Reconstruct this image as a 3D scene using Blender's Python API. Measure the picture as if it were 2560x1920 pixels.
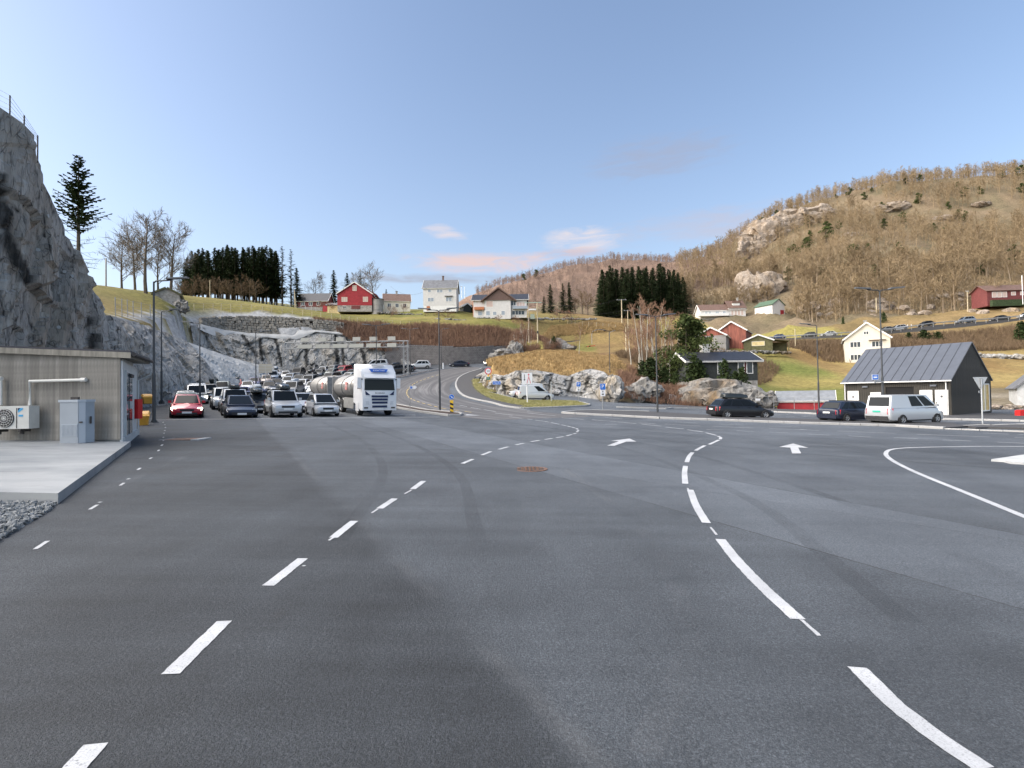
import bpy, bmesh, math, random
import numpy as np
from mathutils import Vector, Matrix, noise, geometry
R = math.radians
for o in list(bpy.data.objects): bpy.data.objects.remove(o)
scene = bpy.context.scene
COL = scene.collection
random.seed(7)

# ------------------------------------------------------------------ camera
F = 1300.0; PITCH = math.atan(27/1300); ROLL = math.atan(.0157); CAM = Vector((0, 0, 1.7))
cp, sp = math.cos(PITCH), math.sin(PITCH); cr, sr = math.cos(ROLL), math.sin(ROLL)
FW = Vector((0, cp, sp)); U0 = Vector((0, -sp, cp)); R0 = Vector((1, 0, 0))
RT = cr*R0 - sr*U0; UP = sr*R0 + cr*U0
cd = bpy.data.cameras.new('camera'); cam = bpy.data.objects.new('camera', cd); COL.objects.link(cam)
cd.sensor_fit = 'HORIZONTAL'; cd.sensor_width = 36; cd.lens = 36*F/2560; cd.clip_end = 20000; cd.clip_start = .05
m = Matrix.Identity(4)
for i in range(3): m[i][0] = RT[i]; m[i][1] = UP[i]; m[i][2] = -FW[i]; m[i][3] = CAM[i]
cam.matrix_world = m
scene.camera = cam

# ------------------------------------------------------------------ sky, sun, exposure
SUN_EL = R(30); SUN_AZ = R(-98)      # azimuth from +Y (forward), negative = left
world = bpy.data.worlds.new('World'); scene.world = world; world.use_nodes = True
wn = world.node_tree.nodes; wl = world.node_tree.links; wn.clear()
def ray(X, Y): return FW + RT*((X-1280)/F) + UP*((960-Y)/F)
def wmath(op, a, b=None, c=None):
    n = wn.new('ShaderNodeMath'); n.operation = op
    for k, v in enumerate((a, b, c)):
        if v is None: continue
        if hasattr(v, 'is_output'): wl.new(v, n.inputs[k])
        else: n.inputs[k].default_value = v
    return n.outputs[0]
sky = wn.new('ShaderNodeTexSky'); sky.sky_type = 'NISHITA'; sky.sun_disc = False
sky.sun_elevation = SUN_EL; sky.sun_rotation = SUN_AZ; sky.altitude = 50
sky.air_density = 1.0; sky.dust_density = 2.4; sky.ozone_density = 2.2
tc = wn.new('ShaderNodeTexCoord'); sx = wn.new('ShaderNodeSeparateXYZ'); wl.new(tc.outputs['Generated'], sx.inputs[0])
az = wmath('ARCTAN2', sx.outputs[0], sx.outputs[1]); el = wmath('ARCSINE', sx.outputs[2])
cmb = wn.new('ShaderNodeCombineXYZ'); wl.new(wmath('MULTIPLY', az, 5.0), cmb.inputs[0]); wl.new(wmath('MULTIPLY', el, 22.0), cmb.inputs[1])
nz = wn.new('ShaderNodeTexNoise'); nz.inputs['Scale'].default_value = 2.4; nz.inputs['Distortion'].default_value = .6; nz.inputs['Detail'].default_value = 9; nz.inputs['Roughness'].default_value = .62
wl.new(cmb.outputs[0], nz.inputs['Vector'])
gm = wn.new('ShaderNodeGamma'); gm.inputs[1].default_value = .9; wl.new(sky.outputs[0], gm.inputs[0])
tn = wn.new('ShaderNodeMix'); tn.data_type = 'RGBA'; tn.blend_type = 'MULTIPLY'; tn.inputs[0].default_value = 1; tn.inputs[7].default_value = (.83, .825, .84, 1); wl.new(gm.outputs[0], tn.inputs[6])
cur = tn.outputs[2]
hz = wmath('MULTIPLY', wmath('EXPONENT', wmath('DIVIDE', wmath('MAXIMUM', el, 0.0), -.20)), .55)   # pale haze towards the horizon
hm = wn.new('ShaderNodeMix'); hm.data_type = 'RGBA'; wl.new(hz, hm.inputs[0]); wl.new(cur, hm.inputs[6]); hm.inputs[7].default_value = (2.05, 2.25, 2.42, 1); cur = hm.outputs[2]
SKYC = 2.75
CLOUDS = [  # pixel centre, half sizes in px, colour, opacity
    (1205, 655, 250, 28, (.92, .70, .66), .9), (1450, 600, 110, 34, (.97, .84, .82), .95), (1430, 632, 95, 16, (.76, .58, .58), .8),
    (1095, 572, 60, 13, (.90, .80, .82), .8), (1130, 588, 60, 12, (.90, .80, .82), .8), (1120, 698, 330, 13, (.46, .47, .55), .7),
    (1640, 392, 230, 52, (.44, .47, .60), .55), (1800, 560, 360, 48, (.66, .60, .66), .5)]
for (X, Y, hx, hy, colr, op) in CLOUDS:
    d = ray(X, Y).normalized(); a0 = math.atan2(d.x, d.y); e0 = math.asin(d.z)
    k = math.cos(a0)**2/F
    du = wmath('DIVIDE', wmath('SUBTRACT', az, a0), hx*k); dv = wmath('DIVIDE', wmath('SUBTRACT', el, e0), hy*k*1.15)
    rr = wmath('ADD', wmath('MULTIPLY', du, du), wmath('MULTIPLY', dv, dv))
    base = wmath('SUBTRACT', 1.0, rr)
    v = wmath('ADD', wmath('MULTIPLY', base, .75), wmath('MULTIPLY', wmath('SUBTRACT', nz.outputs[0], .5), 2.2))
    mr = wn.new('ShaderNodeMapRange'); mr.interpolation_type = 'SMOOTHSTEP'
    wl.new(v, mr.inputs[0]); mr.inputs[1].default_value = 0.0; mr.inputs[2].default_value = 1.1; mr.inputs[3].default_value = 0; mr.inputs[4].default_value = op
    cut = wn.new('ShaderNodeMapRange'); cut.interpolation_type = 'SMOOTHSTEP'
    wl.new(rr, cut.inputs[0]); cut.inputs[1].default_value = 0.2; cut.inputs[2].default_value = 1.7; cut.inputs[3].default_value = 1; cut.inputs[4].default_value = 0
    fac = wmath('MULTIPLY', mr.outputs[0], cut.outputs[0])
    mx = wn.new('ShaderNodeMix'); mx.data_type = 'RGBA'
    wl.new(fac, mx.inputs[0]); wl.new(cur, mx.inputs[6]); mx.inputs[7].default_value = tuple(c*SKYC for c in colr)+(1,)
    cur = mx.outputs[2]
bg = wn.new('ShaderNodeBackground'); bg.inputs[1].default_value = .115
wl.new(cur, bg.inputs[0]); wo = wn.new('ShaderNodeOutputWorld'); wl.new(bg.outputs[0], wo.inputs[0])
sd = bpy.data.lights.new('sun', 'SUN'); sd.energy = 3.2; sd.angle = R(110); sd.color = (1, .92, .82)
sun = bpy.data.objects.new('sun', sd); COL.objects.link(sun)
sdir = Vector((math.sin(SUN_AZ)*math.cos(SUN_EL), math.cos(SUN_AZ)*math.cos(SUN_EL), math.sin(SUN_EL)))
sun.rotation_euler = sdir.to_track_quat('Z', 'Y').to_euler(); sun.location = (0, 0, 60)
vs = scene.view_settings; vs.view_transform = 'Standard'; vs.look = 'None'; vs.exposure = 1.6; vs.gamma = 1; vs.use_curve_mapping = False

# ------------------------------------------------------------------ pixel <-> place
def P(X, Y, d): return CAM + ray(X, Y)*d
def S(x, y):                       # height of the paved ground
    b = -.0275*max(-25, min(25, x))
    if x <= 5: w = 1
    elif x < 25: w = 1-.65*(x-5)/20
    elif x < 40: w = .35*(40-x)/15
    else: w = 0
    t = max(0, y-30)
    r = .001*t*t if t < 100 else 10+.2*(t-100)
    return b+w*r
def G(X, Y, lo=1.5, hi=200):       # pixel -> point on the paved ground
    r = ray(X, Y); d = lo; pd = lo
    f = lambda d: CAM.z+d*r.z-S(d*r.x, d*r.y)
    while d < hi:
        if f(d) < 0: break
        pd = d; d += .5
    a, b = pd, d
    for _ in range(40):
        mm = (a+b)/2
        if f(mm) < 0: b = mm
        else: a = mm
    return CAM + r*a

# ------------------------------------------------------------------ materials
MATS = {}
def mat(name, col, rough=.6, var=0.0, scale=4.0, bump=0.0, bscale=30.0, metal=0.0, spec=.5, col2=None, stretch=None, emis=None, estr=1.0, detail=6, coat=0, trans=0, alpha=1, local=False):
    if name in MATS: return MATS[name]
    m = bpy.data.materials.new(name); m.use_nodes = True; MATS[name] = m
    nt = m.node_tree; N = nt.nodes; L = nt.links
    b = N['Principled BSDF']; b.inputs['Roughness'].default_value = rough; b.inputs['Metallic'].default_value = metal
    b.inputs['Specular IOR Level'].default_value = spec; b.inputs['Base Color'].default_value = (*col, 1)
    if coat: b.inputs['Coat Weight'].default_value = coat; b.inputs['Coat Roughness'].default_value = .05
    if trans: b.inputs['Transmission Weight'].default_value = trans
    if alpha < 1: b.inputs['Alpha'].default_value = alpha
    if emis: b.inputs['Emission Color'].default_value = (*emis, 1); b.inputs['Emission Strength'].default_value = estr
    if var or bump or col2:
        if local: t = N.new('ShaderNodeTexCoord'); src = t.outputs['Object']
        else: t = N.new('ShaderNodeNewGeometry'); src = t.outputs['Position']
        if stretch:
            mp = N.new('ShaderNodeMapping'); mp.inputs['Scale'].default_value = stretch; L.new(src, mp.inputs[0]); src = mp.outputs[0]
        n = N.new('ShaderNodeTexNoise'); n.inputs['Scale'].default_value = scale; n.inputs['Detail'].default_value = detail; n.inputs['Roughness'].default_value = .6
        L.new(src, n.inputs['Vector'])
        if var or col2:
            c2 = col2 or tuple(c*(1-var) for c in col); c1 = col if col2 else tuple(min(1, c*(1+var)) for c in col)
            rp = N.new('ShaderNodeMapRange'); rp.inputs[1].default_value = .35; rp.inputs[2].default_value = .65; L.new(n.outputs[0], rp.inputs[0])
            x = N.new('ShaderNodeMix'); x.data_type = 'RGBA'; x.inputs[6].default_value = (*c1, 1); x.inputs[7].default_value = (*c2, 1)
            L.new(rp.outputs[0], x.inputs[0]); L.new(x.outputs[2], b.inputs['Base Color'])
        if bump:
            n2 = N.new('ShaderNodeTexNoise'); n2.inputs['Scale'].default_value = bscale; n2.inputs['Detail'].default_value = 4; L.new(src, n2.inputs['Vector'])
            bp = N.new('ShaderNodeBump'); bp.inputs['Strength'].default_value = bump; bp.inputs['Distance'].default_value = .05
            L.new(n2.outputs[0], bp.inputs['Height']); L.new(bp.outputs[0], b.inputs['Normal'])
    return m
class NT:                           # small node-tree helper
    def __init__(s, name):
        s.m = bpy.data.materials.new(name); s.m.use_nodes = True; MATS[name] = s.m
        s.N = s.m.node_tree.nodes; s.L = s.m.node_tree.links; s.b = s.N['Principled BSDF']
        s.pos = s.N.new('ShaderNodeNewGeometry').outputs['Position']
    def math(s, op, a, b=None, c=None, clamp=False):
        n = s.N.new('ShaderNodeMath'); n.operation = op; n.use_clamp = clamp
        for k, v in enumerate((a, b, c)):
            if v is None: continue
            if hasattr(v, 'is_output'): s.L.new(v, n.inputs[k])
            else: n.inputs[k].default_value = v
        return n.outputs[0]
    def map(s, vec, sc=(1, 1, 1), rot=(0, 0, 0), loc=(0, 0, 0)):
        n = s.N.new('ShaderNodeMapping'); n.inputs['Scale'].default_value = sc; n.inputs['Rotation'].default_value = rot; n.inputs['Location'].default_value = loc
        s.L.new(vec, n.inputs[0]); return n.outputs[0]
    def noise(s, sc, vec=None, det=5, rough=.6, dist=0):
        n = s.N.new('ShaderNodeTexNoise'); n.inputs['Scale'].default_value = sc; n.inputs['Detail'].default_value = det
        n.inputs['Roughness'].default_value = rough; n.inputs['Distortion'].default_value = dist
        s.L.new(vec if vec is not None else s.pos, n.inputs['Vector']); return n.outputs[0]
    def voro(s, sc, vec=None, feat='F1', out='Distance'):
        n = s.N.new('ShaderNodeTexVoronoi'); n.feature = feat; n.inputs['Scale'].default_value = sc
        s.L.new(vec if vec is not None else s.pos, n.inputs['Vector']); return n.outputs[out]
    def rng(s, v, a, b, c=0.0, d=1.0, smooth=False):
        n = s.N.new('ShaderNodeMapRange'); n.interpolation_type = 'SMOOTHSTEP' if smooth else 'LINEAR'
        s.L.new(v, n.inputs[0])
        for k, q in zip((1, 2, 3, 4), (a, b, c, d)): n.inputs[k].default_value = q
        return n.outputs[0]
    def mix(s, f, a, b, mode='MIX'):
        n = s.N.new('ShaderNodeMix'); n.data_type = 'RGBA'; n.blend_type = mode
        for k, v in ((0, f), (6, a), (7, b)):
            if hasattr(v, 'is_output'): s.L.new(v, n.inputs[k])
            else: n.inputs[k].default_value = v if k == 0 else (*v, 1)
        return n.outputs[2]
    def sep(s, vec):
        n = s.N.new('ShaderNodeSeparateXYZ'); s.L.new(vec, n.inputs[0]); return n.outputs
    def bump(s, h, strength, dist=.05):
        n = s.N.new('ShaderNodeBump'); n.inputs['Strength'].default_value = strength; n.inputs['Distance'].default_value = dist
        s.L.new(h, n.inputs['Height']); s.L.new(n.outputs[0], s.b.inputs['Normal'])
    def attr(s, name):
        n = s.N.new('ShaderNodeAttribute'); n.attribute_name = name; return n.outputs
    def rand(s): return s.N.new('ShaderNodeObjectInfo').outputs['Random']
    def col(s, c): s.L.new(c, s.b.inputs['Base Color'])
    def rough(s, v):
        if hasattr(v, 'is_output'): s.L.new(v, s.b.inputs['Roughness'])
        else: s.b.inputs['Roughness'].default_value = v

# ------------------------------------------------------------------ mesh helpers
class MB:
    def __init__(s): s.v = []; s.f = []; s.mi = []
    def add(s, vs, fs, mi=0):
        o = len(s.v); s.v.extend([tuple(v) for v in vs]); s.f.extend([tuple(i+o for i in f) for f in fs]); s.mi.extend([mi]*len(fs)); return s
    def box(s, x0, x1, y0, y1, z0, z1, mi=0, M=None):
        vs = [(x, y, z) for z in (z0, z1) for y in (y0, y1) for x in (x0, x1)]
        if M is not None: vs = [tuple(M @ Vector(v)) for v in vs]
        return s.add(vs, [(0, 2, 3, 1), (4, 5, 7, 6), (0, 1, 5, 4), (2, 6, 7, 3), (0, 4, 6, 2), (1, 3, 7, 5)], mi)
    def tube(s, pts, rad, n=6, mi=0, cap=True):
        pts = [Vector(p) for p in pts]
        if not hasattr(rad, '__len__'): rad = [rad]*len(pts)
        rings = []
        for i, p in enumerate(pts):
            t = (pts[min(i+1, len(pts)-1)]-pts[max(i-1, 0)])
            t = t.normalized() if t.length > 1e-9 else Vector((0, 0, 1))
            a = t.cross(Vector((0, 0, 1)) if abs(t.z) < .95 else Vector((1, 0, 0))).normalized(); b = t.cross(a)
            rings.append([p+(a*math.cos(2*math.pi*k/n)+b*math.sin(2*math.pi*k/n))*rad[i] for k in range(n)])
        vs = [v for r in rings for v in r]; fs = []
        for i in range(len(pts)-1):
            for k in range(n): fs.append((i*n+k, i*n+(k+1) % n, (i+1)*n+(k+1) % n, (i+1)*n+k))
        if cap: fs.append(tuple(range(n))[::-1]); fs.append(tuple(range((len(pts)-1)*n, len(pts)*n)))
        return s.add(vs, fs, mi)
    def bar(s, p, q, r, n=6, mi=0): return s.tube([p, q], r, n, mi)
    def prism(s, poly, z0, z1, mi=0):            # poly in xy
        n = len(poly); vs = [(x, y, z0) for x, y in poly]+[(x, y, z1) for x, y in poly]
        fs = [tuple(range(n))[::-1], tuple(range(n, 2*n))]+[(k, (k+1) % n, n+(k+1) % n, n+k) for k in range(n)]
        return s.add(vs, fs, mi)
    def extr(s, poly3, off, mi=0):               # planar 3d polygon extruded by vector
        off = Vector(off); n = len(poly3); a = [Vector(p) for p in poly3]; vs = a+[p+off for p in a]
        fs = [tuple(range(n))[::-1], tuple(range(n, 2*n))]+[(k, (k+1) % n, n+(k+1) % n, n+k) for k in range(n)]
        return s.add(vs, fs, mi)
    def disc(s, c, axis, r, h, n=16, mi=0):
        c = Vector(c); ax = Vector(axis).normalized(); return s.tube([c-ax*h/2, c+ax*h/2], r, n, mi)
    def build(s, name, mats, parent=None, smooth=False, fix=True):
        me = bpy.data.meshes.new(name); me.from_pydata(s.v, [], s.f)
        if not isinstance(mats, (list, tuple)): mats = [mats]
        for q in mats: me.materials.append(q)
        if len(mats) > 1: me.polygons.foreach_set('material_index', s.mi)
        if fix:
            bm = bmesh.new(); bm.from_mesh(me); bmesh.ops.recalc_face_normals(bm, faces=bm.faces); bm.to_mesh(me); bm.free()
        if smooth: me.polygons.foreach_set('use_smooth', [True]*len(me.polygons))
        if smooth == 'auto': me.set_sharp_from_angle(angle=R(38))
        me.update()
        o = bpy.data.objects.new(name, me); COL.objects.link(o)
        if parent is not None: o.parent = parent
        return o
def tag(o, label=None, cat=None, group=None, kind=None):
    if label: o['label'] = label
    if cat: o['category'] = cat
    if group: o['group'] = group
    if kind: o['kind'] = kind
    return o
def thing(name, label, cat, loc=(0, 0, 0), rotz=0, group=None, scale=1):
    o = bpy.data.objects.new(name, None); COL.objects.link(o); o.empty_display_size = .2
    o.location = loc; o.rotation_euler = (0, 0, rotz)
    if scale != 1: o.scale = (scale,)*3
    return tag(o, label, cat, group)
def obj(name, me, parent=None):
    o = bpy.data.objects.new(name, me); COL.objects.link(o)
    if parent is not None: o.parent = parent
    return o
def copy_tree(o, parent=None):
    c = o.copy(); COL.objects.link(c)
    if parent is not None: c.parent = parent
    for ch in [x for x in o.children]: copy_tree(ch, c)
    return c
def text_mesh(txt, size, material, name='lettering', parent=None, M=None, align='CENTER', extrude=.0, sx=1.0):
    cu = bpy.data.curves.new(name, 'FONT'); cu.body = txt; cu.size = size; cu.align_x = align; cu.align_y = 'CENTER'; cu.extrude = extrude; cu.resolution_u = 3
    t = bpy.data.objects.new(name, cu); COL.objects.link(t)
    me = bpy.data.meshes.new_from_object(t.evaluated_get(bpy.context.evaluated_depsgraph_get()))
    bpy.data.objects.remove(t); bpy.data.curves.remove(cu)
    me.materials.clear(); me.materials.append(material); me.name = name
    if sx != 1: me.transform(Matrix.Diagonal((sx, 1, 1, 1)))
    o = obj(name, me, parent)
    if M is not None: o.matrix_local = M
    return o
# ================================================================== GROUND
def resample(pts, step):
    pts = [Vector(p) for p in pts]; out = [pts[0]]
    for a, b in zip(pts, pts[1:]):
        n = max(1, int((b-a).length/step+.5))
        for k in range(1, n+1): out.append(a.lerp(b, k/n))
    return out
def smooth_line(pts, n=8):          # Catmull-Rom
    pts = [Vector(p) for p in pts]
    if len(pts) < 3: return pts
    out = []
    e = [pts[0]*2-pts[1]]+pts+[pts[-1]*2-pts[-2]]
    for i in range(1, len(e)-2):
        a, b, c, d = e[i-1], e[i], e[i+1], e[i+2]
        for k in range(n):
            t = k/n
            out.append(.5*((2*b)+(c-a)*t+(2*a-5*b+4*c-d)*t*t+(3*b-a-3*c+d)*t**3))
    out.append(pts[-1]); return out
def inside(x, y, poly):
    c = False; j = len(poly)-1
    for i in range(len(poly)):
        xi, yi = poly[i][0], poly[i][1]; xj, yj = poly[j][0], poly[j][1]
        if (yi > y) != (yj > y) and x < (xj-xi)*(y-yi)/(yj-yi)+xi: c = not c
        j = i
    return c
def drape(name, outline, material, lift=.006, sp=2.5, hf=S, parent=None, skirt=0):
    ol = [Vector((p[0], p[1])) for p in resample([Vector((p[0], p[1], 0)) for p in list(outline)+[outline[0]]], sp)][:-1]
    xs = [p.x for p in ol]; ys = [p.y for p in ol]
    vs = list(ol); n0 = len(ol)
    x = min(xs)+sp/2
    while x < max(xs):
        y = min(ys)+sp/2
        while y < max(ys):
            if inside(x, y, ol) and min((p.x-x)**2+(p.y-y)**2 for p in ol) > (sp*.4)**2: vs.append(Vector((x, y)))
            y += sp
        x += sp
    r = geometry.delaunay_2d_cdt(vs, [], [list(range(n0))], 1, 1e-4)
    mb = MB(); mb.add([(v.x, v.y, hf(v.x, v.y)+lift) for v in r[0]], [tuple(f) for f in r[2]])
    if skirt:
        k = len(mb.v)
        for i in range(n0): mb.v.append((ol[i].x, ol[i].y, hf(ol[i].x, ol[i].y)+lift)); mb.v.append((ol[i].x, ol[i].y, hf(ol[i].x, ol[i].y)+lift-skirt))
        for i in range(n0):
            a = k+2*i; b = k+2*((i+1) % n0); mb.f.append((a, b, b+1, a+1)); mb.mi.append(0)
    o = mb.build(name, material, parent, fix=False)
    me = o.data
    flip = [p for p in me.polygons if p.normal.z < -.1]
    if len(flip) > len(me.polygons)/2: me.flip_normals()
    return o
def ribbon(pts, w, lift=.012, hf=S, step=.6, taper=None):
    pts = resample([Vector((p[0], p[1], 0)) for p in pts], step); vs = []; fs = []
    for i, p in enumerate(pts):
        t = (pts[min(i+1, len(pts)-1)]-pts[max(i-1, 0)]).normalized(); n = Vector((-t.y, t.x, 0))
        for s_ in (-1, 1):
            q = p+n*s_*w/2; vs.append((q.x, q.y, hf(q.x, q.y)+lift))
    for i in range(len(pts)-1): fs.append((2*i, 2*i+2, 2*i+3, 2*i+1))
    return vs, fs

# ---- asphalt material: fine grain, wear, paving lanes with joints
def line_px(a, b):
    p, q = G(*a), G(*b); n = Vector((-(q.y-p.y), q.x-p.x, 0)).normalized(); return n, n.dot(p)
SEAMS = [((729, 1134), (1506, 1915), .32, -1, 0), ((1480, 1136), (2468, 1320), .30, 1, 1), ((1911, 1339), (2560, 1524), .22, -1, 1), ((900, 1090), (1195, 1137), .10, -1, .6), ((1490, 1160), (1800, 1290), .12, -1, 0)]
t = NT('asphalt')
g1 = t.noise(150, det=2, rough=.7); g2 = t.noise(48, det=3); g3 = t.noise(.5, det=5); g4 = t.noise(.09, det=4); ag = t.voro(75)
str1 = t.noise(1.0, t.map(t.pos, (.16, 2.2, 1), rot=(0, 0, R(-22))), det=5); str2 = t.noise(1.0, t.map(t.pos, (.5, .12, 1), rot=(0, 0, R(14))), det=4)
tone = t.math('ADD', t.rng(g3, .3, .7, -.20, .20), t.rng(g4, .35, .65, -.22, .22))
tone = t.math('ADD', tone, t.math('ADD', t.rng(str1, .35, .75, -.06, .13), t.rng(str2, .35, .7, -.08, .14)))
sxyz = t.sep(t.pos)
jitter = t.math('MULTIPLY', t.math('SUBTRACT', t.noise(9, det=3), .5), .035)
wide = t.math('MULTIPLY', t.math('SUBTRACT', t.noise(.7, det=4), .5), .5)
seam = None; scuff = None
for k, (a, b, amt, side, dark) in enumerate(SEAMS):
    n, c = line_px(a, b)
    d0 = t.math('SUBTRACT', t.math('ADD', t.math('MULTIPLY', sxyz[0], n.x), t.math('MULTIPLY', sxyz[1], n.y)), c)
    d = t.math('ADD', d0, jitter if dark else wide)
    tone = t.math('ADD', tone, t.rng(d, -.04 if dark else -.22, .04 if dark else .22, amt*side/2, -amt*side/2, True))
    if dark:
        ln = t.math('MULTIPLY', t.rng(t.math('ABSOLUTE', d), .003, .022, 1, 0, True), dark); seam = ln if seam is None else t.math('MAXIMUM', seam, ln)
    if k == 0: scuff = t.math('MULTIPLY', t.rng(t.math('ABSOLUTE', t.math('ADD', d0, t.math('MULTIPLY', wide, .25))), .0, .12, 1, 0, True), t.rng(t.noise(.55, det=4), .45, .62))
seam = t.math('MULTIPLY', seam, t.rng(t.noise(.8, det=3), .35, .6, .15, .8))
base = t.mix(t.rng(g1, .30, .70), (.015, .018, .0215), (.118, .133, .150))
base = t.mix(t.rng(g2, .38, .68, 0, .7), base, (.032, .037, .043))
base = t.mix(t.rng(t.noise(70, det=2), .52, .70, 0, .55), base, (.15, .165, .185))
base = t.mix(t.rng(ag, .10, .45, .35, 0), base, (.112, .119, .128))
br = t.math('MAXIMUM', .25, t.math('ADD', 1.0, t.math('MULTIPLY', tone, 1.35)))
comb = t.N.new('ShaderNodeCombineColor')
for k in range(3): t.L.new(br, comb.inputs[k])
base = t.mix(1.0, base, comb.outputs[0], 'MULTIPLY')
base = t.mix(t.math('MULTIPLY', scuff, .10), base, (.30, .30, .30))
base = t.mix(seam, base, (.022, .021, .02))
spk = t.rng(t.voro(30), .0, .10, 1, 0); spk = t.math('MULTIPLY', spk, t.rng(t.noise(7, det=2), .63, .67))
base = t.mix(t.math('MULTIPLY', spk, .85), base, (.45, .44, .43))
oil = t.math('MULTIPLY', t.rng(t.noise(.9, det=5), .66, .72), .45); base = t.mix(oil, base, (.035, .034, .034))
t.col(base); t.rough(t.rng(g3, .3, .7, .66, .82)); t.bump(t.math('ADD', t.math('MULTIPLY', g1, .8), g2), .9, .012)
t.b.inputs['Specular IOR Level'].default_value = .4
# newer, darker asphalt of the footways and worn asphalt of the curving road
t = NT('footway_asphalt'); g = t.noise(180, det=3); t.col(t.mix(t.rng(g, .3, .7), (.035, .035, .037), (.085, .083, .083))); t.rough(.8); t.bump(g, .4, .01)
t = NT('worn_road'); uvn = t.N.new('ShaderNodeUVMap').outputs[0]; us = t.sep(uvn)
wob = t.math('MULTIPLY', t.math('SUBTRACT', t.noise(.12, det=3), .5), .10)
u = t.math('ADD', us[0], wob)
trk = None
for c in (.12, .30, .42, .60, .78, .90):
    k = t.rng(t.math('ABSOLUTE', t.math('SUBTRACT', u, c)), .0, .05, 1, 0, True); trk = k if trk is None else t.math('MAXIMUM', trk, k)
st = t.noise(1, t.map(uvn, (42, .10, 1)), det=4); st2 = t.noise(1, t.map(uvn, (16, .035, 1)), det=3)
trk = t.math('MULTIPLY', t.math('MULTIPLY', trk, t.rng(st, .35, .6)), .55)
trk = t.math('MAXIMUM', trk, t.math('MULTIPLY', t.rng(st2, .52, .66), .75))
g = t.noise(90, det=3)
c = t.mix(trk, (.085, .082, .08), (.26, .25, .245)); c = t.mix(t.rng(g, .3, .7, 0, .5), c, (.05, .05, .054)); t.col(c); t.rough(.7); t.bump(g, .4, .012)

# ---- outline of the paved, low ground (world metres)
PV = [(-34, -14), (-29, 8), (-27.5, 22), (-29, 32), (-32, 40), (-34, 46), (-36.5, 58), (-40, 72), (-43.5, 88), (-46.5, 104), (-47, 109.5), (-44, 112), (-24, 123), (-12, 126),
      (-3, 128.2), (4, 131.5), (7, 128), (1, 121), (-5.0, 115), (-6.2, 104), (-6.3, 93), (-4.8, 80), (-3.2, 72.5), (0, 70.5), (4, 71), (9, 72), (12, 68), (15, 66), (18, 71), (21, 70.5), (24, 69), (27, 65.5), (31, 60), (36, 59), (48, 58), (70, 55), (90, 45), (90, -14)]
asphalt = drape('asphalt_ground', PV, MATS['asphalt'], 0.0, 2.5)
tag(asphalt, 'grey asphalt of the ferry quay running up to the queue', 'asphalt', kind='structure')

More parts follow.
